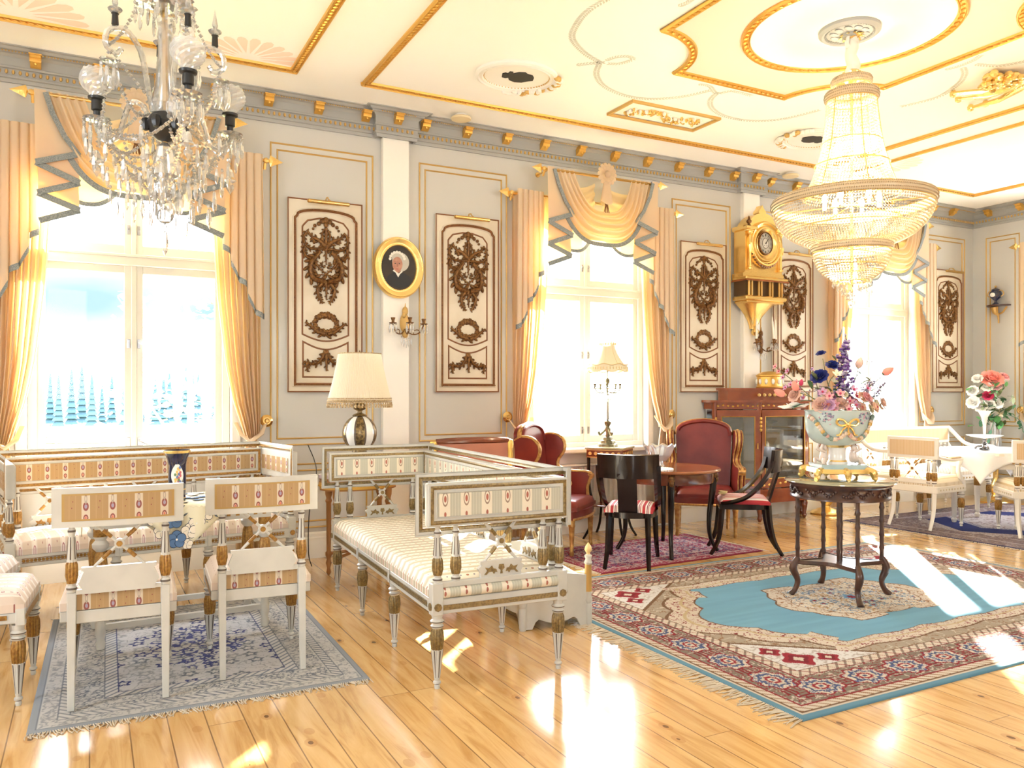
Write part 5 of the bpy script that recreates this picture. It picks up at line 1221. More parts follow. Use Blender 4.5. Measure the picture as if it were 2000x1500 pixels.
for x, y, r, k in ((-.10, -.36, .052, 0), (-.085, -.47, .050, 0), (-.02, -.43, .045, 1), (.02, -.39, .045, 1), (-.16, -.42, .042, 1), (.07, -.34, .04, 1), (-.03, -.50, .03, 1), (-.20, -.35, .04, 1)): pansy(m, x+.02, y, r, (3, 4) if k == 0 else (3, 5))
for i in range(26): pansy(m, rnd.uniform(-.34, .34), rnd.uniform(-.24, .24), .032, (3, 4) if rnd.random() < .6 else (3, 5))
m.build('pansy_embroidery', [PCL, PCL, PORC, mat('dark_outline', (.03, .04, .08), .8), mat('pansy_blue', (.10, .19, .36), .8), mat('pansy_cream', (.82, .74, .60), .8)], parent=t, smooth=0)
m = Mesh()
for i in range(40):
    x, y = rnd.uniform(-.12, .16), rnd.uniform(-.62, -.31)
    if abs(x+.02) > (.52+y)*1.1: continue
    a = rnd.uniform(0, 6); r = .02; z = .742-(-.292-y); m.add([(x, -.3115, z), (x+r*math.cos(a)-r*.3*math.sin(a), -.312, z+r*math.sin(a)+r*.3*math.cos(a)), (x+2*r*math.cos(a), -.3115, z+2*r*math.sin(a)), (x+r*math.cos(a)+r*.3*math.sin(a), -.312, z+r*math.sin(a)-r*.3*math.cos(a))], [(0, 1, 2, 3)])
m.build('leaf_embroidery', mat('dark_leaf', (.10, .12, .13), .8), parent=t, smooth=0)
# ---- cobalt vase
t = thing('trumpet_vase', 'cobalt blue trumpet vase with gold rim and flower medallion on the table', 'vase', (.445, 4.98, .7625))
m = Mesh(); m.lathe([(0, 0, 0), (.046, 0, 0), (.047, .012, 1), (.046, .016, 0), (.047, .06, 1), (.048, .066, 0), (.048, .20, 0), (.054, .235, 0), (.068, .270, 1), (.076, .285, 1), (.074, .286, 0), (.05, .24, 0), (.043, .20, 0), (.042, .02, 0)], 36, caps=False); m.build('body', [COBALT, GOLDB], parent=t, smooth=60)
def onv(a, z, w=0): return ((.0485+w)*math.cos(a), (.0485+w)*math.sin(a), z)
ca = math.atan2(-4.98, -.445)-math.radians(0)
m = Mesh()
def disc(m, a, z, ra, rz, w, mi, n=18): 
    P = [onv(a, z, w)]+[onv(a+ra*math.cos(2*PI*i/n), z+rz*math.sin(2*PI*i/n), w) for i in range(n)]; m.add(P, [(0, 1+i, 1+(i+1) % n) for i in range(n)], mi)
for k in range(6): pass
m.loft([[onv(ca-.72*math.sin(PI*j/12)+1.44*math.sin(PI*j/12)*i/12, .07+.15*j/12, .0006) for i in range(13)] for j in range(13)], False, 0)
rnd = random.Random(3)
for k in range(22): disc(m, ca+rnd.uniform(-.42, .42), .145+rnd.uniform(-.045, .045), .13, .009, .0012+k*.00005, rnd.choice([1, 2, 3, 4]), 8)
m.build('flower_medallion', [PORC, mat('pt_rose', (.55, .12, .14), .4), mat('pt_blue', (.12, .2, .45), .4), mat('pt_green', (.15, .26, .12), .4), mat('pt_yellow', (.75, .5, .15), .4)], parent=t, smooth=0)
# ---- lamp table and striped urn lamp
def onion_leg(m, x, y, z1, T=None): m.lathe([(.008, 0), (.018, .02), (.012, .05), (.022, .09), (.014, .12), (.024, .15), (.024, .17), (.016, .18), (.019, z1-.12), (.026, z1-.10), (.018, z1-.08), (.026, z1-.05), (.028, z1)], 10, at=(x, y, 0), T=T, flute=(8, .1, .18, z1-.12))
t = thing('lamp_table', 'small oval marble topped table with gilt brown legs behind the centre sofa end', 'table', (1.80, 5.93, 0))
Mesh().prism(circ(0, 0, .30, 40, ry=.20), .745, .77).build('marble_top', mat('violet_marble', (.55, .42, .42), .15, noise=(14, (.72, .62, .6))), parent=t)
m = Mesh(); m.mould(circ(0, 0, .285, 40, ry=.185), [(0, .655, 0), (-.005, .655, 0), (-.005, .665, 1), (-.012, .70, 1), (-.012, .715, 0), (-.006, .73, 0), (-.014, .745, 0)], lambda u, v, w: (u, v, w), 0, closed=True); lumps(m, circ(0, 0, .295, 40, ry=.195), .03, 0, .010, .69, lambda u, v, w: (u, v, w), mi=1)
LB = mat('light_brown_gilt', (.40, .18, .06), .35, metal=.25); m.build('apron', [LB, GOLD], parent=t)
for a in (.7, 2.44, 3.84, 5.58): m = Mesh(); onion_leg(m, .26*math.cos(a), .165*math.sin(a), .66); m.build('leg', LB, parent=t, smooth=40)
m = Mesh()
for a, b in ((.7, 3.84), (2.44, 5.58)): m.tube([(.26*math.cos(a), .165*math.sin(a), .16), (0, 0, .19), (.26*math.cos(b), .165*math.sin(b), .16)], .012, 7)
m.build('stretcher', LB, parent=t)
t = thing('table_lamp', 'table lamp with striped globe body and large cream pleated fringed shade', 'lamp', (1.785, 5.85, .77))
LK = mat('lamp_bronze', (.10, .07, .04), .3, metal=.7, noise=(50, (.35, .24, .10)))
m = Mesh(); m.lathe([(0, 0, 0), (.06, 0, 0), (.07, .02, 0), (.05, .05, 0), (.03, .08, 0), (.03, .12, 0), (.05, .15, 0), (.055, .165, 0), (.05, .18, 0)], 28); m.build('foot', [LK], parent=t, smooth=60)
m = Mesh(); n = 60; rg = []
for j in range(19): b = PI*(.10+.80*j/18); rg.append([(.128*math.sin(b)*math.cos(2*PI*i/n), .128*math.sin(b)*math.sin(2*PI*i/n), .305-.135*math.cos(b)) for i in range(n)])
m.loft(rg, True, lambda r, i: 1 if (i % 12) in (4, 5, 6, 7, 8) else (2 if (i % 12) in (3, 9) else 0)); m.build('globe', [PORC, LK, DARKLINE], parent=t, smooth=60)
m = Mesh(); m.lathe([(.045, .425), (.055, .435), (.045, .445), (.02, .455), (.018, .47), (.045, .485), (.05, .51), (.035, .53), (.015, .54), (.012, .88)], 24); m.lathe([(0, .88), (.01, .89), (.006, .915), (0, .925)], 10); m.build('neck', LK, parent=t, smooth=60)
SH = fabric_translucent('cream_pleats', (.93, .87, .73), (.97, .88, .68), .42)
m = Mesh(); n = 180; rg = []
for j in range(9):
    k = j/8; r = lerp(.232, .155, k)-.004*math.sin(PI*k); rg.append([((r*(1+.018*(i % 2)))*math.cos(2*PI*i/n), (r*(1+.018*(i % 2)))*math.sin(2*PI*i/n), lerp(.545, .895, k)) for i in range(n)])
m.loft(rg, True); m.build('lamp_shade', SH, parent=t, smooth=20)
m = Mesh(); 
for r, z, q in ((.234, .55, .006), (.236, .565, .004), (.236, .537, .004), (.158, .897, .004)): m.tube([(r*math.cos(2*PI*i/48), r*math.sin(2*PI*i/48), z) for i in range(48)], q, 5, closed=True)
m.build('shade_braid', mat('brown_braid', (.30, .19, .08), .7, noise=(120, (.6, .48, .3))), parent=t)
m = Mesh()
for i in range(60): a = 2*PI*i/60; c, s_ = math.cos(a)*.237, math.sin(a)*.237; m.tube([(c, s_, .536), (c, s_, .522)], .003, 4); m.ell((c, s_, .513), (.0085, .0085, .011), n=6, m=4); m.tube([(c, s_, .508), (c, s_, .496)], [.004, .007], 5)
m.build('shade_fringe', mat('brown_fringe', (.36, .22, .09), .7, noise=(60, (.62, .5, .32))), parent=t)
# ---- low white boxed bench with finials behind the centre sofa
t = thing('doll_bed', 'low white and gilt wooden doll bed with turned corner posts behind the centre sofa', 'doll bed', (2.42, 4.06, 0), math.radians(-10))
def scallop(hw, z0, z1, n=16): return [(-hw, z1)]+[(-hw, z0-.03), (-hw+.05, z0-.03), (-hw+.07, z0+.01)]+[(lerp(-hw+.09, hw-.09, i/n), z0+.025-.03*math.cos(2*PI*i/n)**2*0-.028*math.sin(PI*i/n)) for i in range(n+1)]+[(hw-.07, z0+.01), (hw-.05, z0-.03), (hw, z0-.03), (hw, z1)]
m = Mesh(); m.prism([(u, v if v < .2 else (v+.05*(.5-u/.4))) for u, v in scallop(.20, .035, .30)], -.012, .012, lambda u, v, w: (u, w, v)); m.build('footboard', WHITE, parent=t, smooth=20)
for s in (-1, 1):
    m = Mesh(); m.prism(scallop(.40, .045, .27, 24), s*.195-.01, s*.195+.01, lambda u, v, w: (w, u+.43, v)); m.build('side_board', WHITE, parent=t, smooth=20)
m = Mesh(); m.prism(scallop(.20, .045, .36), .83, .85, lambda u, v, w: (u, w, v)); m.build('headboard', WHITE, parent=t, smooth=20)
Mesh().box((-.19, .015, .10), (.19, .83, .13)).build('bed_base', WHITE, parent=t)
for x, y in ((-.205, 0), (.205, 0), (-.205, .84), (.205, .84)):
    m = Mesh(); m.lathe([(.018, 0, 0), (.022, .02, 0), (.024, .12, 0), (.018, .13, 0), (.026, .15, 0), (.018, .17, 0), (.022, .20, 1), (.020, .36, 0), (.025, .37, 0), (.016, .39, 0), (.024, .41, 0), (.012, .42, 2), (.010, .425, 2), (.023, .445, 2), (.018, .465, 2), (.004, .485, 2), (0, .49, 2)], 16, at=(x, y, 0), flute=(8, .12, .19, .36)); m.build('corner_post', [WHITE, GOLDP, mat('pale_gold_finial', (.80, .58, .28), .35, metal=.3)], parent=t, smooth=50)
# ================================================================ red seating group
def sway_leg(m, x, y, z1, dx, dy, r=.022, mi=0):
    """sabre leg flaring outwards at the foot"""
    m.tube(cubic([(x, y, z1), (x+dx*.05, y+dy*.05, z1*.7), (x+dx*.35, y+dy*.35, z1*.35), (x+dx, y+dy, 0)], 6), [r, r*.95, r*.85, r*.7], 4, mi, caps=True)
def wing_chair(label, loc, rz):
    t = thing('wing_chair', label, 'armchair', loc, rz, 'red leather wing armchairs')
    G = mat('dark_gold_wood', (.34, .16, .05), .3, metal=.4, noise=(30, (.55, .33, .10)))
    # inner back
    pw = [(-.25, .40), (.25, .40), (.27, .95), (.26, 1.0)]+[(.26*math.cos(PI*i/14), 1.0+.10*math.sin(PI*i/14)) for i in range(1, 14)]+[(-.26, 1.0), (-.27, .95)]
    def bk(u, v, w): return (u, .20+.10*(v-.4)-w, v)
    m = Mesh(); m.prism(pw, -.05, .035, bk); m.mould(pw[2:-1], [(-.01, .03), (0, .05), (.015, .052), (.03, .035)], bk, 0, closed=False); m.build('backrest', RED, parent=t, smooth=50)
    m = Mesh(); m.tube([bk(u, v, 0) for u, v in pw[2:]+[]], .017, 7); lumps(m, pw[3:-1], .045, 0, .014, .02, bk, closed=False); m.build('crest_frame', G, parent=t)
    wing = cubic([(.27, .97, 0), (.20, 1.0, 0), (.10, .985, 0), (.045, .92, 0), (.05, .84, 0), (.10, .76, 0), (.09, .70, 0), (-.02, .665, 0), (-.16, .66, 0), (-.21, .64, 0), (-.20, .60, 0), (-.175, .52, 0), (-.18, .42, 0)], 4)
    P = [(p.x, p.y) for p in wing]+[(.26, .40)]
    for s in (-1, 1):
        def wp(u, v, w, s=s): f = max(0, (v-.62)/.4); return (s*(.285+w+.035*f+(.26-u)*.10), u, v)
        m = Mesh(); m.prism(P, -.03, .03, wp); m.build('wing', RED, parent=t, smooth=50)
        m = Mesh(); m.tube([wp(p.x, p.y, 0) for p in wing], .014, 7); 
        for k in (0, 1): m.tube([wp(p.x, p.y, (.03 if k else -.03)) for p in wing], .006, 5)
        lumps(m, [(p.x, p.y) for p in wing[:30]], .04, 0, .012, .0, lambda u, v, w: wp(u, v, w), closed=False)
        m.tube([wp(-.205, .62, -.03), wp(-.205, .62, .03)], .028, 12); m.build('wing_frame', G, parent=t, smooth=50)
    m = Mesh(); m.prism([(-.30, -.24)]+[(-.30+.6*i/12, -.24-.05*math.sin(PI*i/12)) for i in range(1, 12)]+[(.30, -.24), (.27, .27), (-.27, .27)], .31, .38, lambda u, v, w: (u, v, w)); m.build('seat_base', RED, parent=t, smooth=40)
    m = Mesh(); E_ = [(-.30, -.24)]+[(-.30+.6*i/12, -.24-.05*math.sin(PI*i/12)) for i in range(1, 12)]+[(.30, -.24)]
    m.tube([(u, v-.004, .315) for u, v in E_], .012, 6); lumps(m, E_, .03, -.008, .010, .315, lambda u, v, w: (u, v, w), closed=False); m.build('seat_rail', G, parent=t)
    m = Mesh(); cushion(m, -.27, .27, -.27, .18, .38, .47, n=16, pw=6); m.build('seat_cushion', RED, parent=t, smooth=60)
    for s in (-1, 1):
        m = Mesh(); m.lathe([(.014, 0), (.02, .02), (.016, .05), (.026, .25), (.03, .26), (.026, .28), (.032, .31)], 10, at=(s*.27, -.22, 0), flute=(8, .12, .05, .25)); m.build('leg', G, parent=t, smooth=40)
        m = Mesh(); sway_leg(m, s*.24, .22, .31, 0, .07); m.build('leg', G, parent=t, smooth=40)
    return t
wing_chair('red leather wing chair facing us, between round mahogany table and glazed cabinet', (5.33, 6.10, 0), math.radians(-38))
wing_chair('dark red wing chair turned sideways by the left curtain of the middle window', (3.64, 6.08, 0), math.radians(40))
# settee with its back to us
t = thing('tub_armchair', 'rose velvet armchair with gilt posts, its back to us behind the centre sofa', 'armchair', (2.68, 6.02, 0), math.radians(176))
bkc = lambda x: .27+.05*(1-(x/.31)**2)
m = Mesh(); N = 20; m.loft([[(x, bkc(x)-.03, .40), (x, bkc(x)+.02, .40), (x, bkc(x)+.035, .75), (x, bkc(x)+.03, .98), (x, bkc(x)-.02, .98), (x, bkc(x)-.03, .75)] for x in [-.29+.58*i/N for i in range(N+1)]], True, caps=True); m.build('backrest', ROSE, parent=t, smooth=50)
m = Mesh(); m.tube([(x, bkc(x)+.005, .995+.012*(1-(x/.3)**2)) for x in [-.30+.6*i/N for i in range(N+1)]], .026, 10); m.build('top_rail', MAHOG, parent=t)
for s in (-1, 1):
    m = Mesh(); m.lathe([(.02, .40), (.028, .44), (.018, .48), (.024, .60), (.018, .74), (.030, .78), (.022, .82), (.034, .87), (.028, .92), (.036, .96), (.03, 1.0), (.0, 1.01)], 12, at=(s*.315, .275, 0), flute=(10, .14, .48, .95)); m.build('gilt_post', GOLD, parent=t)
    m = Mesh(); m.box((s*.26, -.27, .42), (s*.325, .27, .62), bev=.03); m.build('arm_pad', ROSE, parent=t, smooth=60)
    for y in (-.24, .26): m = Mesh(); m.lathe([(.012, 0), (.018, .02), (.014, .05), (.024, .28), (.03, .3)], 10, at=(s*.27, y, 0)); m.build('leg', MAHOGL, parent=t)
Mesh().box((-.31, -.30, .30), (.31, .29, .38), bev=.01).build('seat_frame', MAHOGL, parent=t)
m = Mesh(); cushion(m, -.26, .26, -.29, .26, .38, .47); m.build('seat_cushion', ROSE, parent=t, smooth=60)
# ---- round mahogany table
t = thing('round_table', 'round mahogany table with dark curved legs between black chairs and red wing chair', 'table', (4.45, 5.58, .010), .2)
m = Mesh(); m.lathe([(0, .69), (.44, .69), (.455, .70), (.455, .71), (.445, .72), (0, .72)], 48, caps=False); m.build('table_top', MAHOGL, parent=t)
m = Mesh(); m.lathe([(.39, .62), (.395, .60), (.40, .62), (.40, .69), (.39, .69)], 40, caps=False)
m.build('apron', MAHOG, parent=t)
for k in range(4):
    a = PI/4+PI/2*k; c, s_ = math.cos(a), math.sin(a); m = Mesh()
    m.tube(cubic([(c*.37, s_*.37, .70), (c*.395, s_*.395, .58), (c*.36, s_*.36, .30), (c*.37, s_*.37, .12), (c*.43, s_*.43, 0)], 6), [.032, .030, .022, .018, .018], 8); m.build('leg', EBONY, parent=t, smooth=50)
    m = Mesh(); m.ell((c*.41, s_*.41, .655), (.03, .03, .04)); m.ell((c*.42, s_*.42, .62), (.02, .02, .03)); m.build('gilt_mount', BRONZE, parent=t)
m = Mesh(); m.prism(circ(0, 0, .17, 36, ry=.15), 0, .003); lumps(m, circ(0, 0, .17, 36, ry=.15), .03, .0, .013, .002, lambda u, v, w: (u, v, w)); tag(m.build('doily', LACE, loc=(4.19, 5.44, .7305)), 'white lace doily on the left of the round mahogany table', 'doily')
t = thing('glass_bowl', 'wide scalloped crystal bowl on the round mahogany table', 'bowl', (4.43, 5.66, .7305))
m = Mesh(); n = 36; rg = []
for r, z in ((0, .0), (.05, 0), (.04, .015), (.03, .03), (.06, .05), (.10, .10), (.13, .17), (.14, .185), (.128, .17), (.095, .105), (.05, .06), (0, .05)):
    rg.append([((r*(1+.03*(i % 2)))*math.cos(2*PI*i/n), r*(1+.03*(i % 2))*math.sin(2*PI*i/n), z+(.012*math.cos(9*2*PI*i/n) if z > .15 else 0)) for i in range(n)])
m.loft(rg, True); m.build('bowl', CUTG, parent=t, smooth=0)
# ---- ebonised chairs
REDSTR = striped('red_white_stripe', 0, .062, [(0, (.45, .03, .04)), (.22, (.80, .72, .66)), (.42, (.45, .03, .04)), (.50, (.80, .72, .66)), (.58, (.20, .02, .05)), (.68, (.80, .72, .66)), (.86, (.45, .03, .04))])
def klismos(label, loc, rz, wood):
    t = thing('ebonised_chair', label, 'chair', loc, rz)
    arc = lambda x, k=.235: .26-.09*(x/k)**2*1.0
    N = 18; m = Mesh(); m.loft([[(x, arc(x)-.012+.03, .70), (x, arc(x)+.014+.03, .70), (x, arc(x)+.02+.045, .885), (x, arc(x)-.008+.045, .89)] for x in [-.24+.48*i/N for i in range(N+1)]], True, caps=True); m.build('crest_rail', wood, parent=t, smooth=50)
    m = Mesh(); m.loft([[(x, y-.01, z), (x, y+.012, z)] for x, y, z in [(0, 0, 0)]*2] if False else [[(-.075, y-.010, z), (.075, y-.010, z), (.075, y+.010, z), (-.075, y+.010, z)] for y, z in ((.20, .43), (.235, .55), (.27, .66), (.295, .74))], True, caps=True); m.build('back_splat', wood, parent=t, smooth=30)
    for s in (-1, 1):
        m = Mesh(); P = cubic([(s*.225, .215, .80), (s*.225, .185, .70), (s*.222, .10, .58), (s*.215, .0, .49), (s*.205, -.12, .445), (s*.19, -.20, .43)], 6)
        m.tube(P, [.022, .022, .02, .018, .016], 4, 0, up=(1, 0, 0), flat=1.3); m.build('side_stile', wood, parent=t, smooth=40)
        m = Mesh(); m.tube(cubic([(s*.18, -.19, .42), (s*.182, -.20, .28), (s*.188, -.225, .12), (s*.195, -.285, 0)], 6), [.024, .022, .019, .015], 4, 0, up=(1, 0, 0)); m.build('leg', wood, parent=t, smooth=40)
        m = Mesh(); m.tube(cubic([(s*.15, .19, .42), (s*.155, .20, .28), (s*.16, .235, .12), (s*.17, .30, 0)], 6), [.024, .022, .019, .015], 4, 0, up=(1, 0, 0)); m.build('leg', wood, parent=t, smooth=40)
    fr = [(-.20, -.215), (.20, -.215), (.215, -.05)]+[(.205*math.cos(PI*i/12), .05+.18*math.sin(PI*i/12)) for i in range(0, 13)]+[(-.215, -.05)]
    m = Mesh(); m.prism(fr, .385, .43); m.build('seat_frame', wood, parent=t, smooth=30)
    m = Mesh(); cushion(m, -.19, .19, -.205, .20, .425, .485, n=14, pw=4); m.build('seat_cushion', REDSTR, parent=t, smooth=60)
    return t
klismos('black tablet-back chair seen from behind with striped red seat, left of the round table', (3.86, 5.30, .010), math.radians(-50+180+8), EBONY)
klismos('dark sabre-leg chair in side view with striped red seat, right of the round table', (4.99, 5.22, .010), math.radians(180+52), EBONY)
tag(Mesh().box((-.05, -.03, 0), (.05, .03, .02), bev=.008).add([(-.06, -.032, .02), (.06, -.03, .018), (.055, .03, .022), (-.05, .028, .03)], [(0, 1, 2, 3)]).build('folded_cloth', mat('gold_cloth', (.70, .58, .28), .7), loc=(4.86, 5.33, .500), rot=.6), 'small folded gold cloth on the front of the side-view dark chair seat', 'cloth')
# ---- candelabra lamp on marquetry stand
t = thing('lamp_stand', 'square marquetry stand with thin dark legs before the middle window sill', 'table', (4.39, 6.36, 0), math.radians(38))
m = Mesh(); m.box((-.19, -.19, .845), (.19, .19, .865), bev=.005); m.build('table_top', mat('green_marble_top', (.42, .38, .24), .15), parent=t)
m = Mesh(); m.box((-.175, -.175, .765), (.175, .175, .845))
for k in range(4):
    T = Matrix.Rotation(k*PI/2, 4, 'Z')
    for i in range(6): m.tube([(-.14+.056*i, -.1755, .805), (-.14+.056*i, -.179, .805)], .017, 10, 1, T=T)
    m.box((-.17, -.178, .768), (.17, -.175, .774), 1, T=T); m.box((-.17, -.178, .836), (.17, -.175, .842), 1, T=T)
m.build('inlaid_frieze', [MAHOG, GOLDP], parent=t)
for a in (0, 1, 2, 3):
    c, s_ = (1, 1, -1, -1)[a], (1, -1, -1, 1)[a]; m = Mesh(); m.tube(cubic([(c*.16, s_*.16, .77), (c*.155, s_*.155, .5), (c*.13, s_*.13, .32), (c*.15, s_*.15, .12), (c*.20, s_*.20, 0)], 6), [.018, .015, .013, .013, .012], 6); m.build('leg', EBONY, parent=t)
Mesh().box((-.14, -.14, .30), (.14, .14, .315), bev=.004).build('shelf', MAHOG, parent=t)
t = thing('candelabra_lamp', 'tall candelabra lamp with cream scalloped shade and crystal drops in front of the middle window', 'lamp', (4.37, 6.37, .866))
AB = mat('aged_bronze', (.24, .21, .12), .35, metal=.8, noise=(40, (.12, .11, .07)))
m = Mesh(); m.lathe([(0, 0), (.10, 0), (.095, .02), (.075, .03), (.07, .055), (.05, .06), (.045, .085), (.02, .09), (.018, .13), (.03, .16), (.02, .19), (.035, .22), (.035, .235), (.015, .25)], 8)
for k in range(3): a = 2*PI*k/3+.4; m.tube(cubic([(.02*math.cos(a), .02*math.sin(a), .16), (.07*math.cos(a), .07*math.sin(a), .11), (.085*math.cos(a), .085*math.sin(a), .14)], 5), [.014, .010, .014], 7)
m.build('base', AB, parent=t, smooth=40)
Mesh().lathe([(.013, .24), (.012, .46), (.013, .47)], 14).build('candle_tube', mat('grey_candle_tube', (.36, .35, .32), .5), parent=t)
m = Mesh(); m.tube([(0, 0, .47), (0, 0, .80)], .006, 6); m.ell((0, 0, .62), (.022, .022, .03)); m.ell((0, 0, .50), (.02, .02, .015)); m.build('stem', AB, parent=t)
cr = Mesh()
for k in range(5):
    a = 2*PI*k/5+.3; c, s_ = math.cos(a), math.sin(a); m = Mesh()
    m.tube(cubic([(0, 0, .53), (.05*c, .05*s_, .505), (.10*c, .10*s_, .515), (.125*c, .125*s_, .545)], 5), .005, 6); m.lathe([(.006, 0), (.022, .004), (.024, .01), (.008, .014), (.008, .03), (.015, .045), (.016, .05)], 10, at=(.125*c, .125*s_, .545)); m.build('candle_arm', AB, parent=t, smooth=50)
    for j in range(5): b = 2*PI*j/5; prism_drop(cr, .125*c+.022*math.cos(b), .125*s_+.022*math.sin(b), .545, .9)
for j in range(6): b = 2*PI*j/6; prism_drop(cr, .03*math.cos(b), .03*math.sin(b), .50, .9)
cr.build('crystal_drops', CRYST, parent=t, smooth=0)
SH2 = fabric_translucent('cream_silk', (.62, .56, .43), (.7, .62, .45), .12)
m = Mesh(); n = 64; rg = []
for j in range(11): k = j/10; r = .065+.115*k**1.9; rg.append([(r*(1-.035*abs(math.cos(i*PI/8)))*math.cos(2*PI*i/n), r*(1-.035*abs(math.cos(i*PI/8)))*math.sin(2*PI*i/n), 1.005-.245*k) for i in range(n)])
m.loft(rg, True)
for j, (r0, z0) in enumerate(((.175, .775), (.185, .74))): pass
m.loft([[(.185*math.cos(2*PI*i/n), .185*math.sin(2*PI*i/n), .775) for i in range(n)], [(.193*math.cos(2*PI*i/n), .193*math.sin(2*PI*i/n), .715+.012*math.cos(i*PI/4)) for i in range(n)]], True)
m.build('lamp_shade', SH2, parent=t, smooth=60)
m = Mesh()
for z, r, w in ((.775, .188, .008), (.715, .195, .012)): m.tube([(r*math.cos(2*PI*i/n), r*math.sin(2*PI*i/n), z+w*math.cos(i*PI/4)) for i in range(n)], .005, 5, closed=True)
for i in range(8): a = 2*PI*i/8; m.tube([( (.065+.115*k**1.9+.002)*math.cos(a), (.065+.115*k**1.9+.002)*math.sin(a), 1.005-.245*k) for k in [j/10 for j in range(11)]], .0018, 4)
for i in range(40): a = 2*PI*i/40; m.ell((.19*math.cos(a), .19*math.sin(a), .742), (.006, .006, .014), n=5, m=4)
for i in range(18): a = 2*PI*i/18; m.ell((.078*math.cos(a), .078*math.sin(a), .972), (.007, .007, .012), n=5, m=4)
m.build('scalloped_trim', mat('cream_trim', (.66, .52, .30), .6), parent=t)
# ---- radiator
t = thing('radiator', 'white ribbed panel radiator under the middle window', 'radiator', (4.40, YW-.05, 0))
m = Mesh()
for i in range(23): x = -.60+1.2*i/22; m.box((x-.017, -.06, .17), (x+.017, -.02, .66), bev=.012)
m.box((-.62, -.045, .15), (.62, -.005, .68), bev=.008); m.box((-.62, -.065, .655), (.62, -.01, .68), bev=.008)
m.build('panel', WHITE, parent=t, smooth=40)
for s in (-1, 1): m = Mesh(); m.tube([(s*.60, -.03, .2), (s*.65, -.03, .2), (s*.65, -.03, 0)], .010, 8); m.build('pipe', WHITE, parent=t)
# ---- glazed cabinet
t = thing('display_cabinet', 'mahogany glazed display cabinet with gilt mounts behind the dark side-view chair', 'cabinet', (6.55, YW-.03, 0))
plan = [(-.72, 0), (-.66, -.12), (-.26, -.36), (.44, -.36), (.68, -.10), (.70, 0)]
def ring(off): 
    c = (0, -.1); return [(x+(off if x > 0 else -off), y-(off if y < 0 else 0)) for x, y in plan]
CABM = mat('cabinet_mahogany', (.30, .075, .028), .15, coat=.7, noise=(4, (.20, .045, .018)))
m = Mesh(); m.prism(ring(.01)[::-1], .20, .34); m.prism(ring(.0)[::-1], 1.20, 1.27); m.prism(ring(.03)[::-1], 1.27, 1.295); m.prism(ring(.02)[::-1], .325, .35)
m.prism([(x*.78+.04, y*.85) for x, y in plan][::-1], 1.295, 1.40); m.prism([(x*.82+.04, y*.9) for x, y in plan][::-1], 1.40, 1.425)
for i, (x, y) in enumerate(plan[1:5]): m.tube([(x, y+.02, .20), (x, y+.02, 1.27)], .028, 8)
m.build('carcass', CABM, parent=t, smooth=18)
Mesh().box((-.69, -.015, .35), (.67, 0, 1.2)).build('mirror_back', mat('old_mirror', (.75, .75, .73), .08, metal=1), parent=t)
m = Mesh()
for z in (.62, .92): m.prism([(x*.93, y*.93-.01) for x, y in plan][::-1], z, z+.006)
m.build('glass_shelf', GLASS, parent=t, smooth=0)
for i in range(1, 4):
    a, b = Vector(plan[i]), Vector(plan[i+1]); L = (b-a).length; d = (b-a)/L; nn = Vector((d.y, -d.x))
    def dp(u, v, w, a=a, d=d, nn=nn): return (a.x+d.x*u+nn.x*w, a.y+d.y*u+nn.y*w, v)
    m = Mesh(); fw = .06 if L > .3 else .03
    def fbar(u0, u1, v0, v1, m=m, dp=dp): m.prism([(u0, v0), (u1, v0), (u1, v1), (u0, v1)], -.012, .014, dp)
    fbar(.01, fw, .36, 1.19); fbar(L-fw, L-.01, .36, 1.19); fbar(fw, L-fw, 1.12, 1.19); fbar(fw, L-fw, .36, .46)
    do = m.build('cabinet_door', CABM, parent=t, smooth=30)
    m = Mesh(); m.prism([(fw-.005, .455), (L-fw+.005, .455), (L-fw+.005, 1.125), (fw-.005, 1.125)], -.002, .002, dp); m.build('pane', clear_mat('cabinet_glass', (.80, .82, .82), gloss=.06), parent=do, smooth=0)
    m = Mesh(); m.mould([(fw, .46), (L-fw, .46), (L-fw, 1.12), (fw, 1.12)], [(-.006, .012), (0, .02), (.006, .012)], dp)
    for k in range(9): 
        u = L*(k+.5)/9; m.ell(dp(u, 1.235+.006*math.sin(k*1.6), .0), (.018, .012, .012), n=6, m=4); m.ell(dp(u, .41-.02*abs(k-4)/4, .014), (.02, .010, .014), n=6, m=4)
    for u in (.0, L): 
        for z in (1.10, 1.06, 1.02, .98): m.ell(dp(u, z, .012), (.012, .012, .018), n=6, m=4)
    m.tube([dp(L-fw*.5, .78, .014), dp(L-fw*.5, .84, .02)], [.007, .004], 6); m.build('gilt_mount', GOLD, parent=do, smooth=50)
m = Mesh()
for k in range(10): m.ell((-.25+.075*k, -.335, 1.35), (.026, .012, .018), n=7, m=5)
m.build('gilt_frieze', GOLDP, parent=t)
for x, y in ((-.60, -.12), (-.24, -.33), (.42, -.33), (.62, -.10)): m = Mesh(); m.lathe([(.014, 0), (.028, .03), (.020, .06), (.036, .14), (.04, .17), (.03, .2)], 10, at=(x, y, 0)); m.build('foot', MAHOG, parent=t)
def lathed(name, lab, cat, loc, prof, mt, group=None, **k):
    return tag(Mesh().lathe(prof, 24, caps=False, **k).build(name, mt, loc=loc, smooth=50), lab, cat, group)
cz = YW-.03
lathed('cake_stand', 'white stemmed porcelain dish on the top shelf of the glazed cabinet, right door', 'dish', (6.63, cz-.18, .927), [(0, 0), (.04, 0), (.01, .02), (.008, .10), (.07, .13), (.075, .14), (0, .135)], PORC)
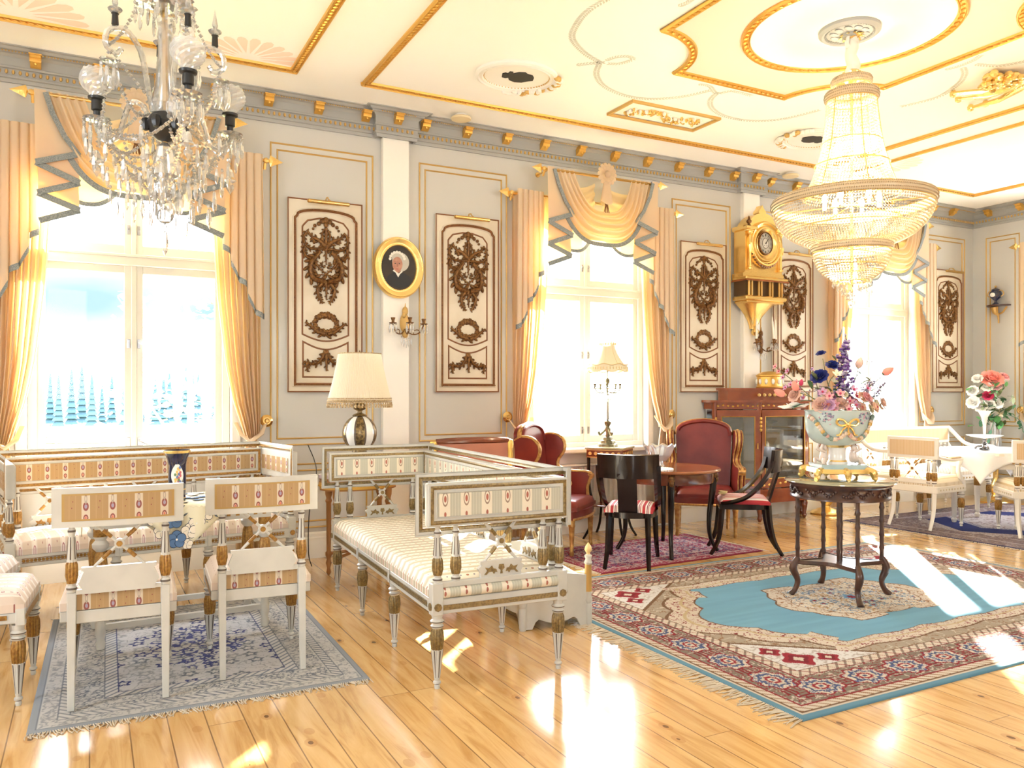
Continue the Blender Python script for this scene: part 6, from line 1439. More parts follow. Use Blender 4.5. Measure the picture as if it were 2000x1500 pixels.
lathed('trumpet_glass', 'white trumpet glass in the glazed cabinet, middle shelf behind the right door', 'glass', (6.66, cz-.16, .627), [(0, 0), (.05, 0), (.012, .02), (.012, .10), (.03, .18), (.06, .25), (.058, .25), (0, .12)], PORC)
lathed('porcelain_bowl', 'white porcelain bowl at the bottom of the glazed cabinet, right door', 'bowl', (6.72, cz-.18, .351), [(0, 0), (.05, 0), (.04, .02), (.10, .09), (.105, .10), (.09, .09), (0, .03)], PORC)
lathed('porcelain_plate', 'large white plate at the bottom of the glazed cabinet behind the left door', 'plate', (6.17, cz-.16, .351), [(0, .0), (.06, 0), (.05, .02), (.13, .04), (.12, .045), (0, .03)], PORC)
lathed('glass_goblet', 'glass goblet on the middle shelf behind the left cabinet door', 'glass', (6.16, cz-.14, .627), [(0, 0), (.04, 0), (.008, .015), (.008, .10), (.04, .15), (.045, .22), (.042, .22), (0, .12)], CUTG)
t = thing('jewel_casket', 'oval gilt casket with porcelain cameos on top of the glazed cabinet', 'casket', (6.62, YW-.20, 1.426))
m = Mesh(); m.lathe([(0, 0, 0), (.175, 0, 0), (.18, .01, 0), (.165, .02, 0), (.165, .12, 0), (.178, .13, 0), (.178, .14, 0), (.15, .155, 0), (.10, .175, 0), (.02, .185, 0), (0, .185, 0)], 36, sy=.62, caps=False); m.build('body', GOLD, parent=t)
for i in range(12): a = 2*PI*i/12+.2; m = Mesh(); m.ell((.166*math.cos(a), .166*.62*math.sin(a), .07), (.020, .014, .032), n=10, m=6); m.build('cameo', PORC, parent=t, smooth=60)
# ================================================================ bamboo side table with flower bowl
t = thing('bamboo_table', 'round carved dark side table with bamboo legs and glass top holding the flower bowl', 'table', (4.50, 3.80, .012))
Mesh().lathe([(0, .765), (.35, .765), (.357, .770), (.35, .777), (0, .777)], 56, caps=False).build('glass_top', mat('glass_top', (.30, .30, .20), .03, spec=1, coat=1), parent=t, smooth=50)
m = Mesh(); m.lathe([(0, .75), (.33, .75), (.335, .765), (0, .765)], 48, caps=False); m.lathe([(.30, .665), (.318, .66), (.318, .672), (.31, .68), (.31, .735), (.32, .745), (.325, .755)], 48, caps=False)
rnd = random.Random(2)
for i in range(130):
    a = 2*PI*i/130; k = i % 16
    if k in (0, 15): continue
    z = .708+.016*math.sin(i*.9); m.ell((.314*math.cos(a), .314*math.sin(a), z), (.009, .009, .012), n=6, m=4)
for k in range(8):
    a0 = 2*PI*k/8+.15
    for j in range(10): b = 2*PI*j/10; a = a0+.05*math.cos(b); m.ell((.316*math.cos(a), .316*math.sin(a), .708+.018*math.sin(b)), .005, n=5, m=4)
m.build('carved_apron', DARKW, parent=t, smooth=60)
LA = [math.atan2(-(RT*1).y*-1, 0)]*0 or [math.radians(-27.7), math.radians(62.3), math.radians(152.3), math.radians(242.3)]
for a in LA:
    c, s_ = math.cos(a), math.sin(a)
    for dz in ((0,),):
        m = Mesh(); pts = []; R = []
        for z in np.linspace(.22, .665, 30): pts.append((c*.285, s_*.285, z)); k = (z*11) % 1; R.append(.0135+.006*math.exp(-((k-.5)/.10)**2))
        m.tube(pts, R, 9); m.tube(cubic([(c*.285, s_*.285, .25), (c*.315, s_*.315, .18), (c*.285, s_*.285, .10), (c*.30, s_*.30, .04), (c*.335, s_*.335, 0)], 5), [.018, .028, .020, .018, .024], 8); m.build('leg', DARKW, parent=t, smooth=50)
cen = Mesh()
for dx in (-.03, .03):
    pts = []; R = []
    for z in np.linspace(.22, .665, 30): pts.append((dx, dx*.5, z)); k = (z*11+.3) % 1; R.append(.011+.005*math.exp(-((k-.5)/.10)**2))
    cen.tube(pts, R, 8)
cen.build('centre_canes', DARKW, parent=t, smooth=50)
m = Mesh(); P = []
for k in range(4):
    a0, a1 = LA[k], LA[k]+PI/2; p0 = Vector((math.cos(a0), math.sin(a0)))*.30; p1 = Vector((math.cos(a1), math.sin(a1)))*.30
    for i in range(10):
        f = i/10; q = p0.lerp(p1, f); q *= (1-.42*math.sin(PI*f)); P.append((q.x, q.y))
m.prism(P, .205, .228); m.mould(P, [(-.006, .205), (-.012, .212), (-.006, .232), (.004, .232)], lambda u, v, w: (u, v, w)); m.build('low_shelf', DARKW, parent=t, smooth=30)
# ---- bowl
BX, BY, BZ = 4.51, 3.83, .790
t = thing('flower_bowl', 'pale blue porcelain centrepiece bowl with gilt bow and cherubs on the bamboo table', 'bowl', (BX, BY, BZ), math.radians(-27.7))
m = Mesh(); m.prism([(-.17, -.13), (-.10, -.16), (.10, -.16), (.17, -.13), (.17, .13), (.10, .16), (-.10, .16), (-.17, .13)], .05, .075); m.prism([(-.15, -.12), (.15, -.12), (.15, .12), (-.15, .12)], .075, .105)
m.mould([(-.17, -.13), (-.10, -.16), (.10, -.16), (.17, -.13), (.17, .13), (.10, .16), (-.10, .16), (-.17, .13)], [(0, .045, 1), (-.012, .05, 1), (-.008, .065, 1), (0, .078, 1)], ident, 1)
for x, y in ((-.17, -.13), (.17, -.13), (0, -.165), (-.17, .13), (.17, .13), (0, .165)): m.tube(cubic([(x*.85, y*.85, .07), (x*1.08, y*1.08, .055), (x*1.12, y*1.12, .02), (x*1.2, y*1.2, .012)], 4), [.02, .026, .018, .014], 8, 1)
for i in range(22): m.ell((-.16+.32*i/21, -.163+.03*abs(i-10.5)/10.5, .062), .008, 1, n=5, m=4)
m.build('plinth', [CELADON, GOLDB], parent=t, smooth=40)
m = Mesh(); m.lathe([(.07, .105, 0), (.065, .12, 1), (.058, .13, 0), (.055, .20, 0), (.062, .215, 1), (.075, .225, 1)], 24, caps=False); m.build('pedestal', [PORC, GOLDB], parent=t, smooth=50)
sk = mat('porcelain_skin', (.78, .66, .58), .25, coat=.4)
for s in (-1, 1):   # crouching cherubs that carry the bowl
    m = Mesh(); q = lambda x, y, z: (s*x, y, z)
    m.tube(cubic([q(.105, -.02, .125), q(.10, -.02, .155), q(.10, -.02, .185)], 5), [.026, .028, .022], 9)
    m.ell(q(.103, -.028, .215), (.021, .021, .024), n=12, m=8); m.ell(q(.106, -.047, .212), .0045, n=6, m=4)
    for e in (-.02, .022): m.tube(cubic([q(.10, e-.02, .19), q(.128, e*1.7-.02, .205), q(.118, e*1.5-.02, .238)], 4), [.011, .009, .008], 7)
    m.tube(cubic([q(.105, -.035, .125), q(.12, -.085, .14), q(.13, -.09, .11)], 4), [.018, .014, .010], 8); m.tube(cubic([q(.10, -.0, .125), q(.14, .02, .135), q(.15, -.01, .108)], 4), [.018, .014, .010], 8)
    m.build('cherub', sk, parent=t, smooth=80); b = Mesh(); b.ell(q(.106, -.02, .225), (.024, .022, .019), n=10, m=6); b.build('cherub_hair', MAHOGL, parent=t)
m = Mesh(); m.lathe([(.05, .215, 1), (.085, .222, 1), (.10, .232, 0), (.15, .25, 0), (.188, .285, 0), (.207, .335, 0), (.213, .39, 0), (.212, .455, 0), (.218, .465, 0), (.212, .468, 0), (.20, .455, 0), (.19, .36, 0), (.0, .30, 0)], 48, sy=.80, caps=False); m.build('bowl_body', [CELADON, GOLDB], parent=t, smooth=60)
m = Mesh(); yb = lambda x, z, o=.012: -(math.sqrt(max(0, 1-(x/(.213))**2))*.80*interp([.23, .25, .285, .335, .39, .46], [.10, .15, .188, .207, .213, .213], z)+o)
def bow(pts, r): m.tube(cubic([(x, yb(x, z), z) for x, z in pts], 5), r, 7)
for s in (-1, 1): bow([(0, .375), (s*.03, .405), (s*.065, .41), (s*.07, .385), (s*.045, .37), (0, .378)], .0075); bow([(0, .37), (s*.03, .345), (s*.05, .31), (s*.07, .305)], [.007, .005])
m.ell((0, yb(0, .375, .018), .375), (.014, .012, .012)); bow([(0, .37), (.003, .34), (0, .325)], .006); m.build('gilt_bow', GOLDB, parent=t)
m = Mesh(); rnd = random.Random(6)
for i in range(44):
    f = i/43; a = PI+PI*f; x = .205*math.cos(a); z = .325+.10*abs(math.cos(f*PI))**3-.055*math.sin(PI*min(1, abs(math.cos(f*PI))*1.15))
    m.ell((x*(.98 if z < .30 else 1.03), yb(x*.97, z, .006), z), rnd.uniform(.011, .018), rnd.choice([0, 1, 1, 2, 3]), n=7, m=5)
m.build('rose_garland', [mat('garland_rose', (.62, .36, .30), .3), mat('garland_cream', (.72, .56, .42), .3), mat('garland_green', (.22, .30, .26), .4), GOLDP], parent=t)
m = Mesh(); rnd = random.Random(16)
for s in (-1, 1):
    for i in range(34):
        x = s*(.12+rnd.gauss(0, .025)); z = .425+rnd.gauss(0, .022)
        if z > .452: z = .45
        m.ell((x, yb(x, z, .0015), z), (rnd.uniform(.004, .008), .003, rnd.uniform(.004, .008)), rnd.choice([0, 1, 2, 2]), n=6, m=4)
m.build('painted_sprigs', [mat('sprig_pink', (.60, .34, .42), .3), mat('sprig_violet', (.30, .24, .40), .3), mat('sprig_slate', (.16, .20, .26), .3)], parent=t)
# ---- flowers
def petal(m, c, d, up, L, w, curl, mi=0):
    d = Vector(d).normalized(); s_ = d.cross(Vector(up)); s_ = s_.normalized() if s_.length > 1e-4 else d.orthogonal().normalized(); u = s_.cross(d); c = Vector(c); rows = []
    for k, wd, h in ((0, .15, 0), (.35, .85, .12), (.7, 1, .42), (1, .35, 1)): rows.append([c+d*L*k*(1-.25*abs(curl)*k)-s_*w*wd+u*curl*L*h*.6+u*w*.15, c+d*L*k*(1-.25*abs(curl)*k)+u*curl*L*h*.6, c+d*L*k*(1-.25*abs(curl)*k)+s_*w*wd+u*curl*L*h*.6+u*w*.15])
    m.loft(rows, False, mi)
def rose(m, c, r, ax, mi=0, layers=4, mi2=None):
    ax = Vector(ax).normalized(); e1 = ax.orthogonal().normalized(); e2 = ax.cross(e1)
    for l in range(layers):
        n = 3+l*2; k = (l+1)/layers
        for i in range(n):
            a = 2*PI*(i+.37*l)/n; rad = e1*math.cos(a)+e2*math.sin(a); d = rad*(.25+.85*k)+ax*(1.15-.75*k)
            petal(m, Vector(c)-ax*r*.3+rad*r*.08*l, d, ax, r*(.65+.35*k), r*(.30+.18*k), .35*(1 if l < layers-1 else -.5), mi if (l > 0 or mi2 is None) else mi2)
def orchid(m, c, r, ax, mi, mic):
    ax = Vector(ax).normalized(); e1 = ax.orthogonal().normalized(); e2 = ax.cross(e1)
    for i in range(5): a = 2*PI*i/5; petal(m, c, e1*math.cos(a)+e2*math.sin(a)+ax*.35, ax, r, r*.30, .2, mi)
    m.ell(Vector(c)+ax*r*.25, r*.22, mic, n=6, m=4)
def leaf(m, c, d, L, w, mi): petal(m, c, d, (0, 0, 1), L, w, -.4, mi)
FM = {k: mat('petal_'+k, v, .55) for k, v in dict(pink=(.82, .42, .45), blush=(.85, .58, .48), mauve=(.66, .40, .60), purple=(.16, .07, .30), blue=(.02, .035, .22), cream=(.88, .82, .62), white=(.9, .88, .84), crimson=(.55, .04, .12), coral=(.88, .32, .26), peach=(.88, .60, .46), lavender=(.38, .34, .50)).items()}
LEAFM = mat('leaf_green', (.05, .14, .05), .4); LEAF2 = mat('leaf_olive', (.16, .19, .08), .5); LEAF3 = mat('leaf_bright', (.14, .42, .14), .45)
t = thing('flower_arrangement', 'large silk flower arrangement with blue roses, purple spire and pink buds in the bowl', 'flowers', (BX, BY, BZ+.44), math.radians(-27.7))
# local x = to the right in the photograph, z up; 1 px is about 3.45 mm here
def F(px, py, y=0): return Vector(((px-1648)*.00345, y, (800-py)*.00345))
def stem(pts, r=.003, mi=LEAF2):
    m = Mesh(); m.tube(cubic(pts, 5), r, 5); return m.build('stem', mi, parent=t)
def head(name, mats): m = Mesh(); return m
rnd = random.Random(21)
def put(kind, px, py, y, r, colr, c2=None, ax=None):
    c = F(px, py, y); ax = ax or Vector((c.x*1.2, -.16+y, .12+c.z*.4)); m = Mesh()
    if kind == 'rose': rose(m, c, r, ax, 0, 4, 1)
    elif kind == 'orchid': orchid(m, c, r, ax, 0, 1)
    elif kind == 'bud':
        a = Vector(ax).normalized(); m.add([p for p in []], [])
        m.tube([c-a*r, c-a*r*.5, c+a*r*.1, c+a*r*.7, c+a*r*1.25], [r*.4, r*.72, r*.74, r*.55, r*.15], 10, 0); m.tube([c-a*r*1.2, c-a*r*.6], [r*.15, r*.45], 7, 1)
    m.build('blossom', [FM[colr], FM[c2] if c2 in FM else LEAF2], parent=t, smooth=40)
put('rose', 1607, 725, -.05, .055, 'blue', 'blue'); put('rose', 1637, 702, -.02, .042, 'blue', 'blue'); put('rose', 1618, 679, .02, .032, 'blue', 'blue', (-.4, -.3, 1))
put('orchid', 1640, 722, -.07, .040, 'cream', 'cream'); put('orchid', 1636, 735, -.06, .03, 'cream', 'cream')
for px, py, r, c, c2 in ((1605, 780, .052, 'blush', 'blush'), (1645, 778, .042, 'blush', 'peach'), (1683, 787, .045, 'peach', 'coral'), (1686, 765, .036, 'peach', 'coral'), (1712, 790, .035, 'cream', 'blush'), (1722, 779, .040, 'cream', 'peach'), (1735, 777, .046, 'blush', 'blush'), (1560, 762, .046, 'blush', 'blush'), (1650, 760, .026, 'cream', 'peach')): put('rose', px, py, -.10 if abs(px-1650) < 60 else -.03, r, c, c2)
for px, py in ((1620, 765), (1632, 781), (1668, 752), (1676, 765), (1662, 775), (1657, 790), (1693, 750), (1640, 760), (1672, 782), (1610, 757), (1700, 770), (1628, 792)): put('orchid', px, py, -.12+rnd.uniform(0, .04), .036, rnd.choice(['mauve', 'pink', 'pink']), 'crimson')
for k in range(16): put('rose' if k % 3 else 'orchid', 1600+k*8.5, 772+rnd.uniform(-12, 16), -.06+rnd.uniform(-.08, .10), rnd.uniform(.030, .042), rnd.choice(['mauve', 'peach', 'pink', 'blush']), rnd.choice(['crimson', 'coral']))
for px, py in ((1525, 707), (1532, 716), (1540, 728), (1549, 716), (1555, 742), (1545, 748), (1566, 738), (1572, 752), (1580, 768)): put('orchid', px, py, -.02, .026, 'mauve' if rnd.random() < .6 else 'pink', 'crimson')
put('bud', 1533, 758, -.02, .034, 'coral', None, (-1, 0, .5)); put('bud', 1561, 745, -.04, .032, 'coral', None, (-.5, -.3, 1)); put('bud', 1692, 699, 0, .034, 'blush', None, (.3, 0, 1)); put('bud', 1748, 715, 0, .036, 'coral', None, (1, 0, .6)); put('bud', 1574, 738, -.03, .02, 'crimson', None, (.2, 0, 1))
def spire(px0, py0, px1, py1, n, w, mats_, y=0, r=(.009, .016)):
    m = Mesh(); a, b = F(px0, py0, y), F(px1, py1, y); m.tube([a, b], .003, 5, len(mats_)-1)
    for i in range(n):
        f = rnd.random(); c = a.lerp(b, f)+Vector((rnd.gauss(0, 1), rnd.gauss(0, 1), rnd.gauss(0, .6)))*w*(1.1-f*.75); m.ell(c, (rnd.uniform(*r), rnd.uniform(*r), rnd.uniform(*r)*.7), rnd.randrange(len(mats_)-1), n=6, m=4)
    o = m.build('flower_spire', mats_, parent=t, smooth=50); return o
spire(1650, 760, 1660, 696, 190, .034, [FM['purple'], FM['lavender'], LEAFM], -.05); spire(1655, 712, 1668, 655, 115, .024, [FM['purple'], FM['lavender'], FM['purple'], LEAFM])
spire(1668, 660, 1664, 642, 10, .007, [FM['lavender'], LEAFM], r=(.005, .008)); spire(1615, 770, 1598, 705, 55, .018, [FM['lavender'], FM['mauve'], LEAF2], 0, (.006, .010)); spire(1700, 765, 1716, 700 if 0 else 735, 50, .022, [FM['lavender'], LEAFM], 0, (.006, .011)); spire(1712, 775, 1742, 738, 50, .014, [FM['lavender'], LEAF2], 0, (.005, .010)); spire(1680, 700, 1652, 672, 16, .012, [FM['lavender'], LEAF2], 0, (.005, .008))
for pts in ([F(1640, 790), F(1600, 770, -.02), F(1560, 735, -.02), F(1524, 706, -.02)], [F(1640, 790), F(1590, 765, -.04), F(1560, 755, -.03)], [F(1650, 790), F(1680, 740), F(1690, 710)], [F(1655, 790), F(1700, 755), F(1740, 722)], [F(1650, 790), F(1630, 740), F(1622, 690, .02)], [F(1650, 790), F(1720, 770), F(1742, 740)]): stem(pts)
for px, py, dx, dz, L, k in ((1592, 750, -.2, 1, .07, 0), (1598, 752, .6, .5, .06, 0), (1580, 780, -1, -.1, .10, 0), (1570, 775, .8, .2, .09, 0), (1690, 722, -.8, .8, .05, 1), (1693, 725, 1, -.4, .06, 1), (1602, 735, -.3, .9, .08, 1), (1625, 745, .2, .9, .09, 0), (1612, 755, -.7, .5, .08, 0), (1675, 735, .4, .9, .08, 1), (1685, 745, .7, .7, .09, 0), (1700, 745, .2, 1, .07, 1), (1645, 770, -.2, .8, .09, 0), (1662, 770, .4, .7, .09, 0), (1728, 730, 1, .5, .05, 1), (1718, 738, .5, .8, .05, 1), (1640, 745, .2, 1, .08, 0), (1650, 752, -.5, .7, .08, 0), (1665, 742, .7, .5, .07, 0), (1630, 700, -.9, .3, .06, 1), (1650, 700, .3, 1, .06, 1), (1640, 695, -.4, .8, .05, 1), (1708, 755, .8, .5, .09, 0), (1720, 750, .3, .9, .08, 0), (1632, 755, -.6, .5, .08, 1)):
    m = Mesh(); leaf(m, F(px, py, -.05), (dx, -.1, dz), L, L*.30, 0); m.build('leaf', LEAFM if k == 0 else LEAF2, parent=t)
m = Mesh(); rose(m, F(1560, 783, -.02), .11, (-.3, -.2, 1), 0, 2); m.v = [(x, y, F(0, 783).z+(z-F(0, 783).z)*.45) for x, y, z in m.v]; m.build('white_magnolia', [FM['white']], parent=t)
m = Mesh(); m.ell((0, 0, -.03), (.17, .13, .06), n=20, m=8); m.build('foliage_bed', LEAFM, parent=t)
# ================================================================ white set at the right
W4 = [IVORY, OCHRE, DARKLINE]; W5 = [IVORY, GOLDP, DARKLINE]
def far_chair(name, lab, loc, rz, arms):
    t = thing(name, lab, 'armchair' if arms else 'chair', loc, rz)
    m = Mesh(); m.box((-.26, -.26, .36), (.26, .26, .43), bev=.006)
    for i in range(9):
        for s in (-1, 1): m.tube([(s*.26, -.2+.05*i, .395), (s*.264, -.2+.05*i, .395)], .010, 6, 2)
        m.tube([(-.2+.05*i, -.26, .395), (-.2+.05*i, -.264, .395)], .010, 6, 2)
    m.build('seat_frame', [IVORY, GOLDP, mat('pale_gilt_pattern', (.62, .55, .40), .5)], parent=t, smooth=30)
    m = Mesh(); cushion(m, -.25, .25, -.26, .25, .43, .53, pw=5); m.build('seat_cushion', PALES, parent=t, smooth=60)
    for s in (-1, 1):
        m = Mesh(); turned_leg(m, s*.22, -.235, .36, 1.1); m.build('leg', W4, parent=t, smooth=40)
        m = Mesh(); m.tube(cubic([(s*.215, .235, .45), (s*.215, .24, .30), (s*.215, .255, .15), (s*.22, .32, 0)], 5), [.026, .026, .022, .018], 4, up=(1, 0, 0)); m.build('leg', W4, parent=t, smooth=30)
        for d in (0, .055): m = Mesh(); baluster(m, s*(.225-d), .25, .45, .72, 1.1); m.build('back_post', W4, parent=t, smooth=40)
    m = Mesh(); m.box((-.27, .235, .70), (.27, .27, .915), bev=.006); m.box((-.22, .24, .45), (.22, .262, .50), bev=.004); c_ = m.build('crest', IVORY, parent=t, smooth=30)
    m = Mesh(); m.box((-.235, .228, .735), (.235, .277, .885)); m.build('back_cloth', FINEX, parent=c_, smooth=0)
    m = Mesh(); lattice(m, (0, .25), .09, .50, .70, 0); m.build('lattice', W4, parent=t, smooth=50)
    if arms:
        for s in (-1, 1):
            m = Mesh(); m.tube(cubic([(s*.245, .25, .73), (s*.25, .10, .70), (s*.25, -.05, .685), (s*.25, -.19, .69), (s*.25, -.235, .675), (s*.25, -.215, .655)], 5), [.02, .017, .018, .022, .014], 8, up=(0, 0, 1))
            m.tube(cubic([(s*.25, -.20, .68), (s*.25, -.13, .62), (s*.25, -.145, .53), (s*.25, -.22, .45), (s*.25, -.235, .40)], 5), [.018, .022, .022, .020], 8); m.build('arm', W4, parent=t, smooth=50)
            m = Mesh(); m.box((s*.232, -.16, .70), (s*.268, .02, .718), bev=.006); m.build('arm_pad', FINEY, parent=t)
    return t
far_chair('white_armchair', 'ivory armchair with fine striped back, left of the cloth-covered table on the right', (7.64, 5.36, .012), math.radians(90+4), True)
far_chair('white_chair', 'ivory chair cut by the right picture edge, standing on the navy rug', (8.08, 4.56, .012), math.radians(180-40), False)
t = thing('white_sofa', 'ivory sofa with swept arms along the window wall at the right', 'sofa', (8.62, 6.10, .008))
hx, hy = .86, .30
m = Mesh(); m.box((-hx, -hy, .35), (hx, hy, .42), bev=.006); 
for i in range(30): m.tube([(-.80+.055*i, -hy-.001, .385), (-.80+.055*i, -hy-.005, .385)], .010, 6, 1)
m.build('seat_frame', W5, parent=t, smooth=30)
m = Mesh(); cushion(m, -hx+.02, hx-.02, -hy, hy-.05, .42, .52, n=20, pw=8); m.build('seat_cushion', PALES, parent=t, smooth=60)
m = Mesh(); m.box((-hx, hy-.05, .75), (hx, hy, .955), bev=.005); b_ = m.build('back_rail', IVORY, parent=t); m = Mesh(); m.box((-hx+.04, hy-.056, .785), (hx-.04, hy-.048, .925)); m.build('back_cloth', FINEX, parent=b_, smooth=0)
for s in (-1, 1):
    m = Mesh(); m.tube(cubic([(s*hx, hy-.03, .94), (s*hx, hy-.12, .86), (s*hx, hy-.24, .76), (s*hx, hy-.38, .725), (s*hx, -hy+.02, .73), (s*hx, -hy-.02, .70), (s*hx, -hy+.02, .685)], 5), [.026, .024, .022, .022, .024, .014], 8, up=(1, 0, 0)); m.tube([(s*hx, -hy+.03, .70), (s*hx, -hy+.05, .55), (s*hx, -hy+.03, .42)], .02, 8); m.build('arm', W5, parent=t, smooth=50)
    m = Mesh(); m.prism([(hy-.04, .49), (hy-.04, .75), (hy-.10, .66), (hy-.22, .55), (-.10, .49)], s*hx-.01, s*hx+.01, lambda u, v, w: (w, u, v)); m.build('arm_panel', W5, parent=t)
for k in range(3):
    x = -.57+.57*k
    m = Mesh(); lattice(m, (x, hy-.03), .09, .56, .755, 0); m.build('lattice', W4, parent=t, smooth=50); m = Mesh(); plate(m, (x, hy-.03), .12, .49, .565, 0); m.build('painted_plate', [IVORY, GOLDP], parent=t)
for x in (-.80, -.73, -.32, -.25, .25, .32, .73, .80): m = Mesh(); baluster(m, x, hy-.03, .42, .755, 1.0); m.build('baluster', W4, parent=t, smooth=40)
for x in (-.82, -.27, .27, .82):
    for y in (-hy+.03, hy-.03): m = Mesh(); turned_leg(m, x, y, .35, 1.0); m.build('leg', W4, parent=t, smooth=40)
# ---- octagonal table, cloth, silver epergne
t = thing('octagonal_table', 'white octagonal table under a lace cloth on the navy rug', 'table', (8.42, 5.12, .012), .2)
oc = [(.58*math.cos(PI/8+PI/4*i), .58*math.sin(PI/8+PI/4*i)) for i in range(8)]
m = Mesh(); m.prism(oc, .735, .76); m.prism([(x*.88, y*.88) for x, y in oc], .60, .735)
m.build('table_top', IVORY, parent=t, smooth=20); m = Mesh()
for k in range(8):
    a, b = Vector(oc[k])*.885, Vector(oc[(k+1) % 8])*.885
    for i in range(7): p = a.lerp(b, (i+.5)/7); m.ell((p.x, p.y, .665), (.018 if i != 3 else .026, .018 if i != 3 else .026, .014 if i != 3 else .024), n=6, m=4)
m.build('apron_ornament', GOLDP, parent=t)
for k in range(4): a = PI/4+PI/2*k; m = Mesh(); m.lathe([(.02, 0, 0), (.03, .03, 0), (.018, .05, 0), (.022, .07, 0), (.030, .34, 0), (.034, .345, 1), (.036, .44, 1), (.028, .46, 0), (.04, .49, 0), (.03, .52, 0), (.042, .60, 0)], 16, at=(.42*math.cos(a), .42*math.sin(a), 0), flute=(12, .1, .07, .44)); m.build('leg', W4, parent=t, smooth=40)
def cl2(a, b):
    u, v = 2*a-1, 2*b-1; x = (u-v)*.44; y = (u+v)*.44; r = math.hypot(x, y); z = .765
    if r > .56: e = r-.56; k = (.565+.02*math.sin(math.atan2(y, x)*14)*min(1, e*8))/r; x, y = x*k, y*k; z = .763-e
    return (x, y, z)
m = Mesh(); m.sheet(cl2, 60, 60); o = m.build('tablecloth', LACE, loc=(8.42, 5.12, .012), rot=math.radians(-27.7+45), solid=.003, smooth=60); tag(o, 'white lace cloth with hanging points on the octagonal table', 'tablecloth')
t = thing('epergne', 'white glass trumpet epergne with dish and dark metal stem on the lace cloth', 'vase', (8.22, 5.12, .783))
m = Mesh(); m.lathe([(.05, 0), (.055, .01), (.02, .025), (.012, .05), (.028, .065), (.012, .08), (.02, .10), (.008, .115)], 14)
for k in range(3): a = 2*PI*k/3; m.tube(cubic([(.02*math.cos(a), .02*math.sin(a), .04), (.07*math.cos(a), .07*math.sin(a), .03), (.085*math.cos(a), .085*math.sin(a), .008)], 4), [.012, .009, .012], 7)
m.build('metal_foot', mat('tarnished_silver', (.25, .24, .24), .25, metal=.9), parent=t)
MILK = fabric_translucent('milk_glass', (.88, .88, .86), (.9, .9, .88), .4)
Mesh().lathe([(0, .115), (.03, .118), (.13, .135), (.17, .15), (.172, .153), (.13, .142), (.02, .125)], 32, caps=False).build('dish', MILK, parent=t, smooth=60)
Mesh().lathe([(.008, .125), (.012, .18), (.016, .26), (.03, .34), (.06, .395), (.085, .405), (.06, .398), (.028, .34), (.012, .26)], 24, caps=False).build('trumpet', MILK, parent=t, smooth=60)
# ---- gilt pedestals
def pedestal(lab, loc, h, r0):
    t = thing('gilt_pedestal', lab, 'pedestal', loc)
    m = Mesh(); m.lathe([(0, 0), (r0, 0), (r0+.01, .012), (r0-.01, .03), (r0*.72, .04), (r0*.6, .055), (.05, .07), (.04, .09), (.07, .13), (.085, .18), (.06, .24), (.035, .27), (.03, .30), (.035, h-.06), (.06, h-.04), (.09, h-.02), (.09, h)], 28); m.build('column', GOLDB, parent=t, smooth=50); return t
pedestal('gilt turned pedestal standing between glazed cabinet and right sofa', (7.42, 6.45, 0), .62, .17)
t = pedestal('gilt column stand with black top in the room corner under the flower vase', (10.12, 6.16, 0), .60, .20)
Mesh().lathe([(0, .60), (.27, .60), (.28, .61), (.28, .635), (0, .64)], 36, caps=False).build('black_top', EBONY, parent=t)
# ---- corner flowers in a glass vase
t = thing('flower_vase', 'tall clear glass vase holding coral and white flowers in the corner', 'vase', (10.10, 6.16, .641))
Mesh().lathe([(0, 0), (.07, 0), (.08, .02), (.07, .20), (.085, .36), (.08, .36), (.064, .20), (0, .03)], 24, caps=False).build('glass', CUTG, parent=t, smooth=50)
t = thing('flower_bunch', 'bunch of coral, white and crimson silk flowers with trailing green ivy in the corner vase', 'flowers', (10.10, 6.16, .95), math.radians(-27.7))
G = lambda px, py, y=0: Vector(((px-1945)*.0065, y, (825-py)*.0065))
def put2(kind, px, py, y, r, c1, c2=None, ax=None):
    c = G(px, py, y); ax = ax or Vector((c.x, -.25, c.z*.4)); m = Mesh(); (rose if kind == 'rose' else orchid)(m, c, r, ax, 0, *( (4, 1) if kind == 'rose' else (1,))); m.build('blossom', [FM[c1], FM[c2 or c1]], parent=t, smooth=40)
for a in (('rose', 1935, 732, -.05, .125, 'coral', 'coral'), ('rose', 1938, 745, -.08, .075, 'pink', 'coral'), ('rose', 1965, 728, 0, .06, 'pink', 'coral'), ('rose', 1921, 765, -.12, .06, 'crimson', 'crimson'), ('rose', 1911, 732, 0, .06, 'white'), ('rose', 1899, 756, -.03, .065, 'white'), ('rose', 1923, 748, -.08, .065, 'white'), ('rose', 1898, 778, -.05, .075, 'white'), ('rose', 1909, 786, -.1, .07, 'white'), ('rose', 1924, 782, -.12, .06, 'white'), ('rose', 1939, 780, -.12, .065, 'white'), ('rose', 1947, 798, -.12, .045, 'cream')): put2(*a)
rnd = random.Random(31)
for i in range(90):
    px = rnd.gauss(1940, 17); py = rnd.uniform(735, 825); m = Mesh(); a = rnd.uniform(0, 2*PI)
    L = rnd.uniform(.06, .13); leaf(m, G(px, py, rnd.uniform(-.15, .06)), (math.cos(a), -.3, math.sin(a)), L, L*.34, 0); m.build('leaf', rnd.choice([LEAFM, LEAFM, LEAF2, LEAF3]), parent=t)
for pts in ([(1950, 800), (1970, 805), (1985, 815), (1990, 835)], [(1935, 800), (1915, 812), (1905, 820)], [(1935, 810), (1928, 835), (1925, 850)]):
    P = cubic([G(x, y, -.1) for x, y in pts], 6); m = Mesh(); m.tube(P, .004, 5)
    for i in range(1, len(P), 2): a = rnd.uniform(0, 6); leaf(m, P[i], (math.cos(a), -.2, math.sin(a)), .06, .022, 0)
    m.build('ivy_trail', mat('ivy', (.07, .22, .12), .5), parent=t)
